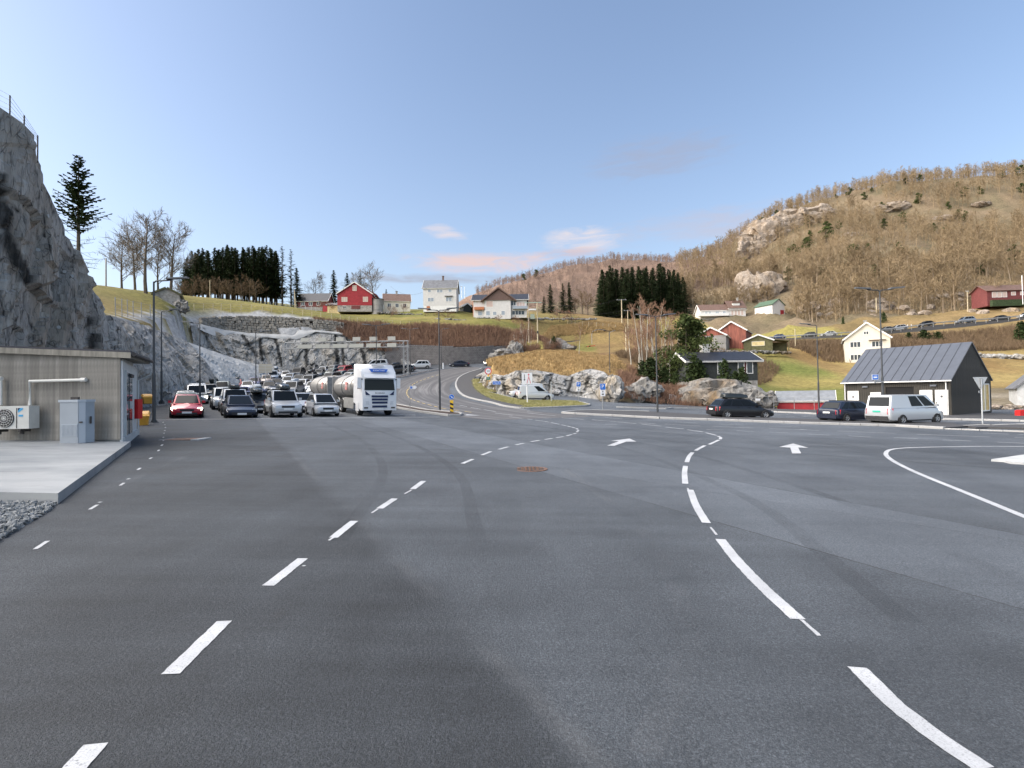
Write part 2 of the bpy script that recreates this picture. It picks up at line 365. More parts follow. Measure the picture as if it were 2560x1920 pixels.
# ---- terrain beyond the paving
CP = [  # pixel, pixel, depth
 (0, 250, 30), (-120, 240, 30), (95, 335, 28.5), (130, 455, 31), (190, 605, 35), (235, 723, 39), (262, 772, 42), (290, 795, 47), (400, 822, 62), (480, 857, 74), (585, 897, 90), (690, 925, 106),
 (290, 785, 66), (290, 745, 80), (270, 728, 95), (370, 737, 105), (440, 760, 96), (400, 790, 82), (470, 800, 100), (480, 780, 108), (560, 776, 118), (640, 778, 120), (700, 786, 121), (780, 797, 123), (860, 808, 125.5),
 (600, 830, 113), (760, 850, 115),
 (450, 738, 150), (600, 757, 172), (740, 772, 168), (850, 783, 163), (950, 783, 162), (1060, 781, 160), (1150, 780, 160), (1200, 794, 158), (1310, 797, 158),
 (800, 785, 142), (1000, 795, 145), (1150, 800, 143), (900, 800, 132), (950, 812, 131), (1050, 816, 132), (1150, 820, 133), (1250, 826, 135), (1330, 832, 138),
 (990, 860, 126), (1017, 861, 126), (1155, 868, 128), (1240, 868, 130), (1272, 866, 133), (1340, 850, 140), (1400, 843, 154), (1480, 838, 157), (1560, 832, 160), (1620, 835, 162),
 (1400, 820, 160), (1480, 805, 166), (1400, 797, 170), (1300, 797, 170), (1560, 810, 175), (1640, 815, 185), (1550, 795, 215), (1690, 785, 215), (1440, 785, 210), (1370, 785, 215), (900, 775, 210), (1100, 775, 210), (600, 750, 210), (300, 735, 140), (300, 735, 180),
 (1215, 728, 470), (1290, 705, 500), (1340, 693, 510), (1400, 678, 520), (1450, 668, 520), (1500, 659, 520), (1560, 655, 520), (1620, 656, 520), (1680, 666, 515), (1740, 690, 500), (1800, 690, 480),
 (1250, 765, 330), (1400, 750, 330), (1550, 745, 320), (1700, 745, 310),
 (1850, 630, 440), (1900, 572, 425), (1935, 542, 415), (1960, 532, 408), (2040, 507, 400), (2130, 480, 392), (2250, 455, 386), (2400, 449, 380), (2560, 436, 375), (2760, 430, 370), (3000, 440, 365),
 (1860, 690, 330), (1960, 600, 345), (1960, 680, 280), (2100, 580, 320), (2100, 660, 265), (2100, 735, 205), (2250, 560, 320), (2250, 650, 255), (2250, 735, 195), (2400, 550, 310), (2400, 640, 250), (2400, 730, 185), (2560, 540, 300), (2560, 640, 240), (2560, 740, 175), (2800, 600, 260), (2800, 740, 170),
 (1770, 795, 197), (1840, 795, 197), (1925, 790, 190), (1790, 730, 240), (1700, 815, 190), (1700, 845, 170), (1780, 850, 160), (1900, 825, 172), (2000, 800, 180), (2000, 825, 165), (2080, 815, 160), (2150, 800, 168),
 (1860, 853, 158), (1924, 849, 157), (2069, 841, 151), (2150, 834, 150), (2239, 826, 150), (2309, 816, 149), (2407, 808, 148), (2492, 801, 147), (2560, 793, 146), (2700, 780, 144), (2400, 770, 170), (2500, 762, 165),
 (1790, 872, 128), (1880, 872, 128), (1700, 880, 120), (1960, 862, 140), (2060, 870, 128), (2110, 910, 119), (2230, 915, 112), (1900, 905, 112), (2000, 910, 112), (2300, 850, 136), (2450, 862, 130), (2340, 895, 112), (2480, 893, 112), (2560, 893, 112), (2700, 890, 110),
 (1900, 950, 98), (2000, 950, 100), (2090, 955, 96), (1900, 985, 88), (2020, 985, 88), (2120, 990, 84), (2480, 935, 92), (2560, 935, 92), (2480, 970, 78), (2560, 975, 76), (2500, 1015, 62), (2600, 1015, 62), (2750, 1000, 64),
 (1590, 985, 80), (1640, 962, 82), (1700, 975, 78), (1760, 972, 76), (1830, 975, 76), (1860, 990, 74), (1600, 930, 88), (1700, 920, 92), (1800, 920, 95), (1650, 890, 108), (1600, 880, 118), (1560, 890, 108),
 (1240, 935, 75), (1320, 928, 76), (1400, 937, 75), (1440, 945, 75), (1480, 926, 78), (1525, 938, 75), (1250, 894, 90), (1350, 886, 94), (1450, 896, 94), (1540, 914, 88), (1225, 915, 104), (1235, 905, 108), (1300, 880, 108), (1500, 892, 110), (1400, 879, 112), (1560, 940, 78),
]
pts = [tuple(P(*c)) for c in CP]
pts += [(-45, 5, 17.5), (-40, -14, 17), (-32, 8, 15.5), (-60, 25, 20), (-65, 50, 19), (-60, 75, 17), (-90, 40, 24), (-110, 90, 27), (-120, 0, 26), (-150, 150, 38), (-160, 250, 40), (-300, 200, 50), (-300, 400, 55), (-150, 500, 60), (-300, 700, 60),
        (-46, 30, 13.5), (-44, 40, 11.5), (-46, 50, 12), (-52, 62, 13), (-50, 80, 13),
        (27.5, 70, .4), (33, 66, -1.2), (40, 66, -2.4), (46, 66, -2.2), (55, 62, -1.5), (75, 60, -1.2), (33, 76, -1.0), (42, 76, -1.2), (60, 72, -.2), (95, 60, -1), (120, 60, 0), (130, -14, -1.5), (110, 30, -1.5), (170, 60, 4), (170, 100, 14),
        (16, 68, 1.2), (19, 80, 4.5),
        (0, 640, 95), (60, 640, 95), (120, 640, 90), (200, 600, 95), (260, 560, 120), (330, 540, 130), (420, 520, 130), (500, 450, 130), (560, 300, 110), (400, 180, 60), (300, 120, 25), (300, -14, 0), (600, 100, 30), (600, 700, 80), (0, 800, 70), (300, 800, 80), (-100, 300, 36), (-60, 340, 36), (-20, 330, 40)]
A = np.array(pts); XY = A[:, :2]/100.; ZV = A[:, 2]
def tps_k(r2): return np.where(r2 > 0, .5*r2*np.log(np.maximum(r2, 1e-12)), 0)
n = len(A); K = tps_k(((XY[:, None]-XY[None])**2).sum(-1)) + np.eye(n)*2e-4
Pm = np.hstack([np.ones((n, 1)), XY]); Lm = np.zeros((n+3, n+3)); Lm[:n, :n] = K; Lm[:n, n:] = Pm; Lm[n:, :n] = Pm.T
W = np.linalg.solve(Lm, np.concatenate([ZV, np.zeros(3)]))
def tps(xy):
    xy = np.asarray(xy)/100.
    return tps_k(((xy[:, None]-XY[None])**2).sum(-1)) @ W[:n] + W[n] + xy @ W[n+1:]
TOP_CLIFF = [(-34, -4, 17), P(-150, 225, 27), P(-8, 262, 26), P(54, 306, 27), P(84, 338, 27.6), P(92, 396, 28.4), P(120, 454, 29.8), P(150, 522, 31.5), P(180, 604, 33.6), P(205, 667, 35.5), P(227, 724, 37.5), P(255, 774, 40.5), P(280, 798, 44)]
TOP_SPUR = [P(276, 800, 44.5), P(300, 800, 49), P(330, 806, 54), P(372, 815, 60), P(425, 836, 67), P(475, 858, 74)]
TOP_TAIL = [P(470, 855, 73.5), P(530, 877, 82), P(590, 897, 90.5), P(650, 913, 99), P(715, 928, 108)]
TOP_BACK = [P(478, 812, 101), P(520, 822, 106), P(560, 836, 110), P(600, 832, 113), P(660, 838, 115), P(740, 842, 117), P(800, 832, 119), P(850, 834, 121), P(890, 842, 123), P(960, 858, 125), P(1010, 860, 126.5)]
TOP_KNOLL = [P(1222, 925, 100), P(1218, 930, 92), P(1222, 935, 86), P(1238, 935, 78), P(1262, 940, 75), P(1290, 926, 74), P(1330, 925, 74.5), P(1380, 934, 75), P(1420, 940, 75), P(1450, 928, 75.5), P(1480, 922, 76), P(1512, 930, 74), P(1522, 945, 72)]
_xy = lambda l: [(p[0], p[1]) for p in l]
LOW = [(-50, -14), (-48, 0), (-41, 22), (-33, 31)]+[(p[0]-2.8, p[1]+1.4) for p in TOP_CLIFF[6:]]+[(p[0]-1.6, p[1]+.8) for p in TOP_SPUR[1:]]+_xy(TOP_TAIL[1:])+_xy(TOP_BACK[5:])+[(-12, 127.6), (-3, 129.8), (4, 133), (7, 129.5), (1, 121), (-3.6, 113), (-4.3, 104)]+_xy(TOP_KNOLL)+PV[PV.index((15, 66)):]
GUL = _xy(TOP_SPUR[3:])+_xy(TOP_TAIL[1:])+_xy(TOP_BACK[:6])[::-1]+[(-60, 94), (-52, 78), (-46, 64)]
def gul_z(x, y): return 9.6-.045*(y-60)
def fbm(x, y, sc, o=5): return noise.fractal(Vector((x*sc, y*sc, 3.1)), .9, 2.1, o)
def rough_at(x, y):                 # how uneven the ground is
    d = math.hypot(x, y)
    if y > 225 or (x > 75 and y > 163 and d > 185): return 3.2
    if x > 30 and 100 < y < 165: return .35
    if -6 < x < 30 and 72 < y < 118: return .5
    return .18
def T(x, y):
    z = float(tps([(x, y)])[0]); return z + rough_at(x, y)*fbm(x, y, .045 if y > 200 or x > 100 else .12)
def grid_axis(segs):
    out = []
    for a, b, s in segs:
        k = max(1, int(round((b-a)/s))); out += [a+(b-a)*i/k for i in range(k)]
    return out+[segs[-1][1]]
gx = grid_axis([(-420, -130, 14), (-130, -60, 4), (-60, 60, 1.5), (60, 220, 3), (220, 330, 5), (330, 640, 12)])
gy = grid_axis([(-14, 20, 4), (20, 136, 1.5), (136, 230, 2.5), (230, 440, 4.5), (440, 540, 4), (540, 820, 12)])
XYg = np.array([(x, y) for y in gy for x in gx])
Zg = np.concatenate([tps(XYg[i:i+4000]) for i in range(0, len(XYg), 4000)])
# ground-cover polygons (world)
def wp(l): return [tuple(P(*c))[:2] for c in l]
TEX_ZONE = _xy(TOP_SPUR)+[(-47, 62), (-53, 80), (-61, 96)]+_xy(TOP_BACK)+wp([(860, 806, 125.5), (780, 796, 123.3), (700, 785, 121.3), (640, 778.5, 119.8), (570, 775.5, 117.3), (500, 778.5, 111.5), (470, 781, 104), (440, 783, 92), (400, 788, 84), (345, 792, 74), (288, 792, 64), (270, 795, 52)])
BUSH_ZONE = wp([(780, 797, 122), (860, 806, 125.5), (950, 810, 131), (1050, 814, 132.5), (1150, 818, 133.5), (1250, 825, 135.5), (1330, 832, 138.5)])+[(18, 140), (5, 134), (-12, 126), (-24, 124), (-34, 120)]
cov = np.zeros((len(XYg), 4), dtype=np.float32); cov[:, 3] = 1
verts = []
for i, (x, y) in enumerate(XYg):
    z = Zg[i]; d = math.hypot(x, y)
    nz1 = fbm(x, y, .05, 4); nz2 = fbm(x+90, y, .16, 3)
    if inside(x, y, LOW): z = S(x, y)-.35; c = (.05, .05, .045)
    elif inside(x, y, GUL): z = gul_z(x, y)+.3*nz2; c = (.40, .40, .395)
    else:
        z += rough_at(x, y)*fbm(x, y, .045 if y > 200 or x > 100 else .12)
        if y > 225 or (x > 70 and y > 168 and d > 185):       # wooded hills
            c = Vector((.205, .155, .10)).lerp(Vector((.14, .118, .072)), min(1, max(0, .45+nz1+.5*nz2)))
            if x < 150 and y > 300: c = c.lerp(Vector((.20, .125, .105)), .6)
        elif inside(x, y, TEX_ZONE): c = (.40, .40, .395)
        elif inside(x, y, BUSH_ZONE): c = Vector((.27, .155, .085)).lerp(Vector((.34, .225, .12)), min(1, max(0, .5+nz2)))
        elif x < 24 and y > 108 and x < .16*y:                # upper pasture
            c = Vector((.155, .155, .042)).lerp(Vector((.25, .205, .07)), min(1, max(0, .35+nz1*.9+.35*nz2)))
            if y > 150 and x > 0 : c = c.lerp(Vector((.20, .13, .06)), .5)
        elif x < -25 and y > 60: c = Vector((.19, .175, .05)).lerp(Vector((.24, .18, .075)), min(1, max(0, .5+nz1)))
        elif x < -20: c = (.12, .115, .05)
        elif x < 14 and y < 122: c = Vector((.40, .275, .12)).lerp(Vector((.28, .175, .08)), min(1, max(0, .4+nz2)))
        elif x < 30 and y < 122: c = Vector((.20, .125, .06)).lerp(Vector((.12, .09, .045)), min(1, max(0, .5+nz2)))
        elif 28 < x < 66 and 78 < y < 116:                     # lower pasture, mown stripes
            c = Vector((.26, .215, .075)).lerp(Vector((.15, .165, .045)), min(1, max(0, .55+1.3*math.sin(y*.28+x*.05)*.5+nz2*.4)))
        elif y < 78 and x > 30: c = Vector((.25, .22, .17)).lerp(Vector((.17, .14, .09)), min(1, max(0, .5+nz2*1.5)))
        elif x > 66 and y < 140: c = Vector((.31, .235, .095)).lerp(Vector((.22, .145, .06)), min(1, max(0, .5+nz1+.3*nz2)))
        elif x > 98 and y > 138: c = Vector((.27, .19, .09)).lerp(Vector((.19, .14, .065)), min(1, max(0, .5+nz1+.4*nz2)))
        elif x > 50: c = Vector((.27, .235, .075)).lerp(Vector((.20, .17, .055)), min(1, max(0, .5+nz1+.4*nz2)))
        else: c = Vector((.20, .135, .06)).lerp(Vector((.26, .185, .075)), min(1, max(0, .5+nz2)))
    verts.append((x, y, z)); cov[i, :3] = c[:]
nx, ny = len(gx), len(gy)
me = bpy.data.meshes.new('hillside')
me.from_pydata(verts, [], [(j*nx+i, j*nx+i+1, (j+1)*nx+i+1, (j+1)*nx+i) for j in range(ny-1) for i in range(nx-1)])
ca = me.color_attributes.new('cov', 'FLOAT_COLOR', 'POINT'); ca.data.foreach_set('color', cov.ravel())
me.polygons.foreach_set('use_smooth', [True]*len(me.polygons))
t = NT('ground_cover'); base = t.attr('cov')[0]
n1 = t.noise(1.4, det=6); n2 = t.noise(9, det=4); n3 = t.noise(.22, det=4)
k = t.math('ADD', t.rng(n1, .3, .7, -.28, .28), t.math('ADD', t.rng(n2, .3, .7, -.2, .2), t.rng(n3, .3, .7, -.16, .16)))
cc = t.N.new('ShaderNodeCombineColor'); kk = t.math('ADD', 1.0, k)
for q in range(3): t.L.new(kk, cc.inputs[q])
c = t.mix(1.0, base, cc.outputs[0], 'MULTIPLY'); t.col(c); t.rough(.95); t.b.inputs['Specular IOR Level'].default_value = .15
t.bump(t.math('ADD', n1, n2), .8, .15)
me.materials.append(t.m)
hills = obj('terrain', me); tag(hills, 'pasture, dry grass banks and brown hillsides around the quay', 'terrain', kind='structure')
# water and low ground out to the horizon
t = NT('fjord'); g = t.noise(.4, det=4); t.col(t.mix(.5, (.03, .04, .05), (.03, .04, .05))); t.rough(.15); t.bump(g, .2, .1)
mb = MB(); mb.add([(-9000, -9000, -6), (9000, -9000, -6), (9000, 9000, -6), (-9000, 9000, -6)], [(0, 1, 2, 3)])
tag(mb.build('water', t.m), 'grey fjord water beyond the shore', 'water', kind='structure')
# far snowy mountain
mb = MB(); mp = []
prof = [(1400, 700), (1560, 680), (1640, 668), (1690, 655), (1720, 651), (1760, 645), (1800, 640), (1840, 632), (1900, 615), (2000, 640), (2100, 690), (2300, 720)]
pr = smooth_line([P(X, Y, 3200) for X, Y in prof], 10)
nv = 16; vs = []
for i, p in enumerate(pr):
    for j in range(nv+1):
        f = j/nv; q = Vector((p.x, p.y-700*f, p.z+(60-p.z)*f**.8)); h = 26*noise.fractal(q*.006, .9, 2.2, 6)*(1 if j else .35)
        vs.append(q+Vector((0, 0, h)))
    vs.append(Vector((p.x, p.y+900, -200)))
k = nv+2
fs = [(i*k+j, (i+1)*k+j, (i+1)*k+j+1, i*k+j+1) for i in range(len(pr)-1) for j in range(nv)] + [(i*k+nv+1, (i+1)*k+nv+1, (i+1)*k, i*k) for i in range(len(pr)-1)]
mb.add(vs, fs)
t = NT('snowy_fell'); s1 = t.noise(.012, t.map(t.pos, (1, .5, 2.2)), det=8, rough=.7)
t.col(t.mix(t.rng(s1, .47, .56), (.26, .14, .13), (.82, .78, .80))); t.rough(.9)  # pink sunlight is put into the rock and snow colours
tag(mb.build('snowy_mountain', t.m, smooth=True), 'distant mountain streaked with snow, its pink sunlight painted in, between the two hills', 'mountain', kind='structure')

# ---- curving road surface (worn), footways, verges
YL = smooth_line([G(*p) for p in [(1198, 919), (1140, 927), (1086, 940), (1060, 948.8), (1041, 956), (1030.5, 963), (1019.7, 974), (1016.7, 982), (1019.7, 990), (1027.8, 997), (1046.8, 1005), (1075, 1013), (1109, 1021.4), (1156.7, 1028), (1190.6, 1033), (1251.6, 1040), (1330, 1047)]], 8)
def offset(line, d):
    out = []
    for i, p in enumerate(line):
        tt = line[min(i+1, len(line)-1)]-line[max(i-1, 0)]; tt.z = 0; tt.normalize(); out.append(Vector((p.x-tt.y*d, p.y+tt.x*d, 0)))
    return out
KERB_IN = smooth_line([G(*p) for p in [(1204, 921), (1198.7, 923.7), (1171.6, 931.9), (1150, 942.7), (1141, 955), (1140.4, 965.8), (1148.5, 980.7), (1163.5, 991.6), (1190.6, 999.7), (1231, 1008), (1260, 1016), (1300, 1021.5), (1345, 1021), (1400, 1019), (1455, 1016.5), (1471, 1014.5)]], 8)
def two_rail(name, a, b, material, lift, parent=None, nu=8, hf=S, uvlen=True):
    # ribbon between two polylines resampled to the same count
    def rs(l, n):
        L_ = [0]
        for p, q in zip(l, l[1:]): L_.append(L_[-1]+(q-p).length)
        out = []
        for k in range(n):
            s_ = L_[-1]*k/(n-1); i = 0
            while i < len(l)-2 and L_[i+1] < s_: i += 1
            f = (s_-L_[i])/max(1e-9, L_[i+1]-L_[i]); out.append(l[i].lerp(l[i+1], f))
        return out, L_[-1]
    n_ = 120; ra, la = rs(a, n_); rb, lb = rs(b, n_)
    vs = []; uv = []
    for k in range(n_):
        for j in range(nu+1):
            p = ra[k].lerp(rb[k], j/nu); vs.append((p.x, p.y, hf(p.x, p.y)+lift)); uv.append((j/nu, la*k/(n_-1)))
    w = nu+1
    fs = [(k*w+j, (k+1)*w+j, (k+1)*w+j+1, k*w+j+1) for k in range(n_-1) for j in range(nu)]
    mb = MB(); mb.add(vs, fs); o = mb.build(name, material, parent, fix=False)
    ul = o.data.uv_layers.new(name='UVMap')
    for lp in o.data.loops: ul.data[lp.index].uv = uv[lp.vertex_index]
    if sum(p.normal.z for p in o.data.polygons) < 0: o.data.flip_normals()
    return o
outer = [Vector((p.x, p.y, 0)) for p in offset(YL, -3.6)]; inner = [Vector((p.x, p.y, 0)) for p in offset(YL, 6.2)]
road = two_rail('road', outer, inner, MATS['worn_road'], .007)
tag(road, 'worn asphalt road curving uphill past the island and knoll', 'road', kind='structure')
# ================================================================== MARKINGS
t = NT('road_paint'); g = t.noise(60, det=4); g2 = t.noise(3, det=4)
w_ = t.math('MAXIMUM', t.math('MULTIPLY', t.rng(g, .57, .66), t.rng(g2, .42, .66, .12, .9)), t.math('MULTIPLY', t.rng(t.noise(120, det=2), .5, .68), .4))
t.col(t.mix(w_, t.mix(t.rng(t.noise(1.6, det=5), .38, .62), (.55, .56, .57), (.43, .44, .45)), (.11, .115, .12))); t.rough(.6); t.bump(g, .2, .005)
mat('yellow_paint', (.62, .45, .16), .65, var=.2, scale=12)
WP, YP = MATS['road_paint'], MATS['yellow_paint']
def mark(name, pl, w=.11, material=WP, lift=None, smooth=False, parent=asphalt):
    pl = [G(*p) if len(p) == 2 else Vector(p) for p in pl]
    pl = [Vector((p.x, p.y, 0)) for p in pl]
    if smooth: pl = smooth_line(pl, 6)
    near_ = min((p.x**2+p.y**2) for p in pl) < 30**2
    lift = (.0045 if near_ else .012) if lift is None else lift
    vs, fs = ribbon(pl, w, lift, step=.035 if near_ and w < .2 else .6)
    if near_: vs = [(x+random.gauss(0, .0017), y+random.gauss(0, .0017), z) for x, y, z in vs]
    mb = MB(); mb.add(vs, fs)
    return mb.build(name, material, parent, fix=False)
k_ = 2560/2212.
def q(l): return [(x*k_, y*k_) for x, y in l]
Z1 = lambda u, v: (900+u/3.456, 960+v/3.456)
Z2 = lambda u, v: (1480+u/4.096, 980+v/4.096)
Z3 = lambda u, v: (2000+u/3.95, 1020+v/3.95)
Z4 = lambda u, v: (u/1.728, 1200+v/1.728)
Z5 = lambda u, v: (1280+u/1.728, 1200+v/1.728)
# long dashed guide line on the left
for a, b in [((415, 1143), (250, 1330)), ((970, 611), (735, 841)), ((1308, 340), (1158, 458)), ((1530, 178), (1440, 250)), ((1705, 81), (1640, 124)), ((1830, 5), (1783, 40))]:
    mark('lane_dash', [Z4(*a), Z4(*b)], .105)
for a, b in [((975, 650), (885, 688)), ((1130, 584), (1055, 614)), ((1280, 543), (1200, 565)), ((1415, 513), (1345, 526)), ((1550, 487), (1475, 499)), ((1662, 470), (1598, 480)), ((1760, 455), (1695, 464)), ((1830, 437), (1782, 449)),
             ((1867, 426), (1845, 431)), ((1882, 409), (1873, 416)), ((1884, 397), (1884, 404)), ((1870, 384), (1880, 391)), ((1830, 373), (1858, 381)), ((1792, 363), (1820, 371)), ((1740, 353), (1780, 361)), ((1650, 335), (1725, 350)), ((1590, 323), (1630, 330)), ((1515, 313), (1585, 322)), ((1445, 303), (1490, 309)), ((1290, 285), (1400, 297))]:
    mark('lane_dash', [Z1(*a), Z1(*b)], .105)
mark('scuff_dash', [Z4(1318, 370), Z4(1308, 374)], .03); mark('scuff_dash', [Z4(1632, 126), Z4(1606, 143)], .03); mark('scuff_dash', [Z4(1778, 44), Z4(1748, 60)], .03); mark('scuff_dash', [Z4(1440, 250), Z4(1420, 262)], .03)
# long dashed guide line on the right
mark('lane_dash', [Z5(1492, 812), Z5(1650, 970), Z5(1830, 1110), Z5(2040, 1250)], .115)
mark('lane_dash', [Z5(900, 257), Z5(970, 345), Z5(1080, 460), Z5(1235, 602)], .115, smooth=True)
mark('lane_dash', [Z5(770, 43), Z5(795, 110), Z5(840, 186)], .115, smooth=True)
mark('lane_dash', [Z2(957, 758), Z2(948, 830), Z2(955, 940)], .115, smooth=True)
mark('lane_dash', [Z2(1030, 620), Z2(995, 660), Z2(970, 720)], .115, smooth=True)
mark('lane_dash', [Z2(1155, 549), Z2(1105, 575), Z2(1060, 601)], .115); mark('lane_dash', [Z2(1300, 491), Z2(1200, 538)], .115)
mark('lane_dash', [Z2(1290, 452), Z2(1318, 468), Z2(1312, 484)], .115, smooth=True)
for a, b in [((1165, 417), (1275, 445)), ((980, 387), (1135, 409)), ((755, 360), (940, 380)), ((505, 330), (705, 352)), ((260, 307), (450, 325)), ((0, 287), (250, 303))]: mark('lane_dash', [Z2(*a), Z2(*b)], .115)
mark('scuff_dash', [Z5(858, 205), Z5(884, 238)], .03); mark('scuff_dash', [Z5(1250, 605), Z5(1328, 675)], .03); mark('scuff_dash', [Z5(758, 36), Z5(764, 44)], .03)
# lane dashes seen edge-on across the crossing
for a, b in [((135, 332), (260, 332)), ((745, 330), (1110, 350)), ((855, 308), (1080, 318)), ((1305, 330), (1560, 340)), ((1235, 353), (1660, 372)), ((1175, 385), (1340, 391)), ((1480, 397), (1655, 404)), ((1815, 350), (2130, 358)), ((1815, 377), (2212, 390)), ((1815, 410), (2015, 420)), ((480, 318), (650, 328)), ((130, 262), (310, 277))]:
    mark('lane_dash', [Z2(*a), Z2(*b)], .10)
for a, b in [((0, 213), (190, 225)), ((365, 230), (950, 253)), ((80, 258), (290, 268)), ((475, 275), (700, 288)), ((930, 292), (1165, 303)), ((1160, 262), (1880, 288)), ((1415, 316), (1690, 326)), ((1810, 250), (2400, 268)), ((2120, 293), (2400, 305)), ((1950, 338), (2400, 356))]:
    mark('lane_dash', [Z3(*a), Z3(*b)], .10)
for a, b in [((860, 183), (925, 197)), ((955, 203), (1040, 217)), ((1070, 222), (1175, 240)), ((1165, 252), (1320, 272)), ((1330, 212), (1470, 230)), ((1440, 240), (1575, 250)), ((1450, 252), (1690, 276)), ((1740, 292), (1935, 308)), ((2000, 310), (2212, 325))]:
    mark('lane_dash', [Z1(*a), Z1(*b)], .10)
mark('edge_line', [Z3(*p) for p in [(2500, 384), (2212, 381), (1700, 380), (1200, 389), (1000, 398), (905, 410), (860, 428), (848, 455), (865, 482), (915, 520), (1010, 572), (1200, 660), (1600, 822), (2000, 985), (2500, 1190)]], .12, smooth=True)
mark('stop_line', [(392, 1050.5), (470, 1048.8), (600, 1047.5), (720, 1046.6), (830, 1045.5), (960, 1044.2), (1100, 1042.8)], .22)
for a, b in [((275, 268), (380, 262)), ((300, 270), (480, 265)), ((385, 280), (480, 278))]: mark('lane_arrow', [Z1(*a), Z1(*b)], .2)
# yellow dashed centre line of the curve
acc = [0]
for a, b in zip(YL, YL[1:]): acc.append(acc[-1]+(b-a).length)
def along(s_):
    i = 0
    while i < len(YL)-2 and acc[i+1] < s_: i += 1
    return YL[i].lerp(YL[i+1], (s_-acc[i])/max(1e-6, acc[i+1]-acc[i]))
s_ = 16
while s_ < acc[-1]-10:
    mark('centre_dash', [along(s_), along(s_+.75), along(s_+1.5)], .13, YP, parent=road, lift=.016); s_ += 2.6
def arrow(poly):
    p = [G(*a) for a in poly]; mb = MB(); mb.add([(a.x, a.y, S(a.x, a.y)+.012) for a in p], [tuple(range(len(p)))])
    o = mb.build('lane_arrow', WP, asphalt, fix=False)
    if o.data.polygons[0].normal.z < 0: o.data.flip_normals()
arrow([Z2(*a) for a in [(155, 552), (275, 508), (192, 503), (385, 480), (455, 511), (352, 511), (232, 554)]])
arrow([Z2(*a) for a in [(2050, 633), (2030, 573), (1915, 566), (2060, 530), (2215, 574), (2112, 573), (2143, 633)]])
arrow([Z1(*a) for a in [(800, 252), (880, 257), (900, 260), (1035, 273), (905, 272), (925, 265)]])
# left edge: thin dashes and paint dots
for a, b in [((205, 265), (152, 300)), ((420, 108), (388, 128)), ((536, 13), (518, 25))]: mark('edge_dash', [Z4(*a), Z4(*b)], .045)
Z6 = lambda u, v: (u/2.37, 680+v/2.37)
for a, b in [((832, 1162), (816, 1173)), ((900, 1100), (886, 1108)), ((944, 1054), (935, 1062)), ((964, 1023), (955, 1030)), ((970, 998), (966, 1001)), ((970, 978), (966, 981)), ((974, 954), (970, 957)), ((978, 938), (975, 941)), ((982, 920), (978, 923)), ((978, 905), (975, 907)), ((968, 890), (965, 893)), ((600, 1363), (584, 1367)), ((768, 1225), (754, 1229))]:
    mark('edge_dash', [Z6(*a), Z6(*b)], .05)
# parking-bay lines on the right and by the vans
for a, b in [((760, 236), (985, 236)), ((1058, 248), (1210, 248)), ((1125, 198), (1210, 200)), ((1810, 238), (2010, 232)), ((1985, 250), (2212, 246)), ((590, 222), (780, 226))]: mark('bay_line', [Z2(*a), Z2(*b)], .10)
for a, b in [((1390, 140), (1640, 135)), ((1690, 150), (1790, 150)), ((1930, 165), (2212, 155)), ((0, 85), (260, 78)), ((105, 97), (265, 94))]: mark('bay_line', [Z3(*a), Z3(*b)], .10)
Z7 = lambda u, v: (1200+u/6.144, 900+v/6.144)
for a, b in [((740, 610), (1160, 606)), ((330, 512), (400, 512)), ((440, 560), (590, 590))]: mark('bay_line', [Z7(*a), Z7(*b)], .10)

# ================================================================== KERBS, ISLANDS, PADS
t = NT('kerb_concrete'); g = t.noise(35, det=4); g2 = t.noise(2.2, det=4)
t.col(t.mix(t.rng(g2, .35, .65), t.mix(t.rng(g, .3, .7), (.40, .40, .39), (.31, .31, .305)), (.33, .325, .31))); t.rough(.85); t.bump(g, .3, .01)
KC = MATS['kerb_concrete']
def kerb(pl, parent, w=.2, h=.13, step=1.0, gap=.012, smooth=False, rise=0, hf=S):
    pl = [G(*p) if len(p) == 2 else Vector(p) for p in pl]; pl = [Vector((p.x, p.y, 0)) for p in pl]
    if smooth: pl = smooth_line(pl, 6)
    pl = resample(pl, step)
    for a, b in zip(pl, pl[1:]):
        t_ = (b-a); L_ = t_.length
        if L_ < .05: continue
        t_.normalize(); nn = Vector((-t_.y, t_.x, 0)); a2 = a+t_*gap; b2 = b-t_*gap; j = random.uniform(-.006, .006)
        vs = []
        for p in (a2, b2):
            z = hf(p.x, p.y)
            for s2, ww, hz in ((-1, .5, -.1), (-1, .5, h-.03+j), (-1, .36, h+j), (1, .36, h+j), (1, .5, h-.03+j), (1, .5, -.1)): qv = p+nn*s2*w*ww; vs.append((qv.x, qv.y, z+hz))
        fs = [(k, k+1, k+7, k+6) for k in range(5)]+[(0, 5, 4, 3, 2, 1), (6, 7, 8, 9, 10, 11)]
        MB().add(vs, fs).build('kerb_stone', KC, parent)
def island(name, label, outline, material, h=.11, sp=1.5):
    o = drape(name, outline, material, h, sp, skirt=h+.05); tag(o, label, 'island', kind='structure'); return o
# right-hand median with the bus-stop lamp
med_front = [(1406, 1033.5), (1440, 1036), (1480, 1038), (1560, 1042), (1650, 1047), (1810, 1052.5), (2000, 1059.5), (2150, 1064), (2240, 1066.5), (2300, 1070), (2362, 1073.5)]
med_back = [(2362, 1073), (2420, 1069), (2370, 1060), (2200, 1056), (2000, 1050), (1800, 1042), (1640, 1032), (1560, 1029), (1480, 1027.5), (1440, 1028.5), (1406, 1033)]
ol = [G(*p) for p in med_front]+[G(*p) for p in med_back[1:-1]]
isl = island('median_island', 'long low asphalt median island with pale kerb on the right', [(p.x, p.y) for p in ol], MATS['footway_asphalt'])
kerb(med_front, isl, .30, .15); kerb([(1406, 1033.2), (1440, 1028.5), (1480, 1027.5), (1623, 1030.5)], isl, .22, .14)
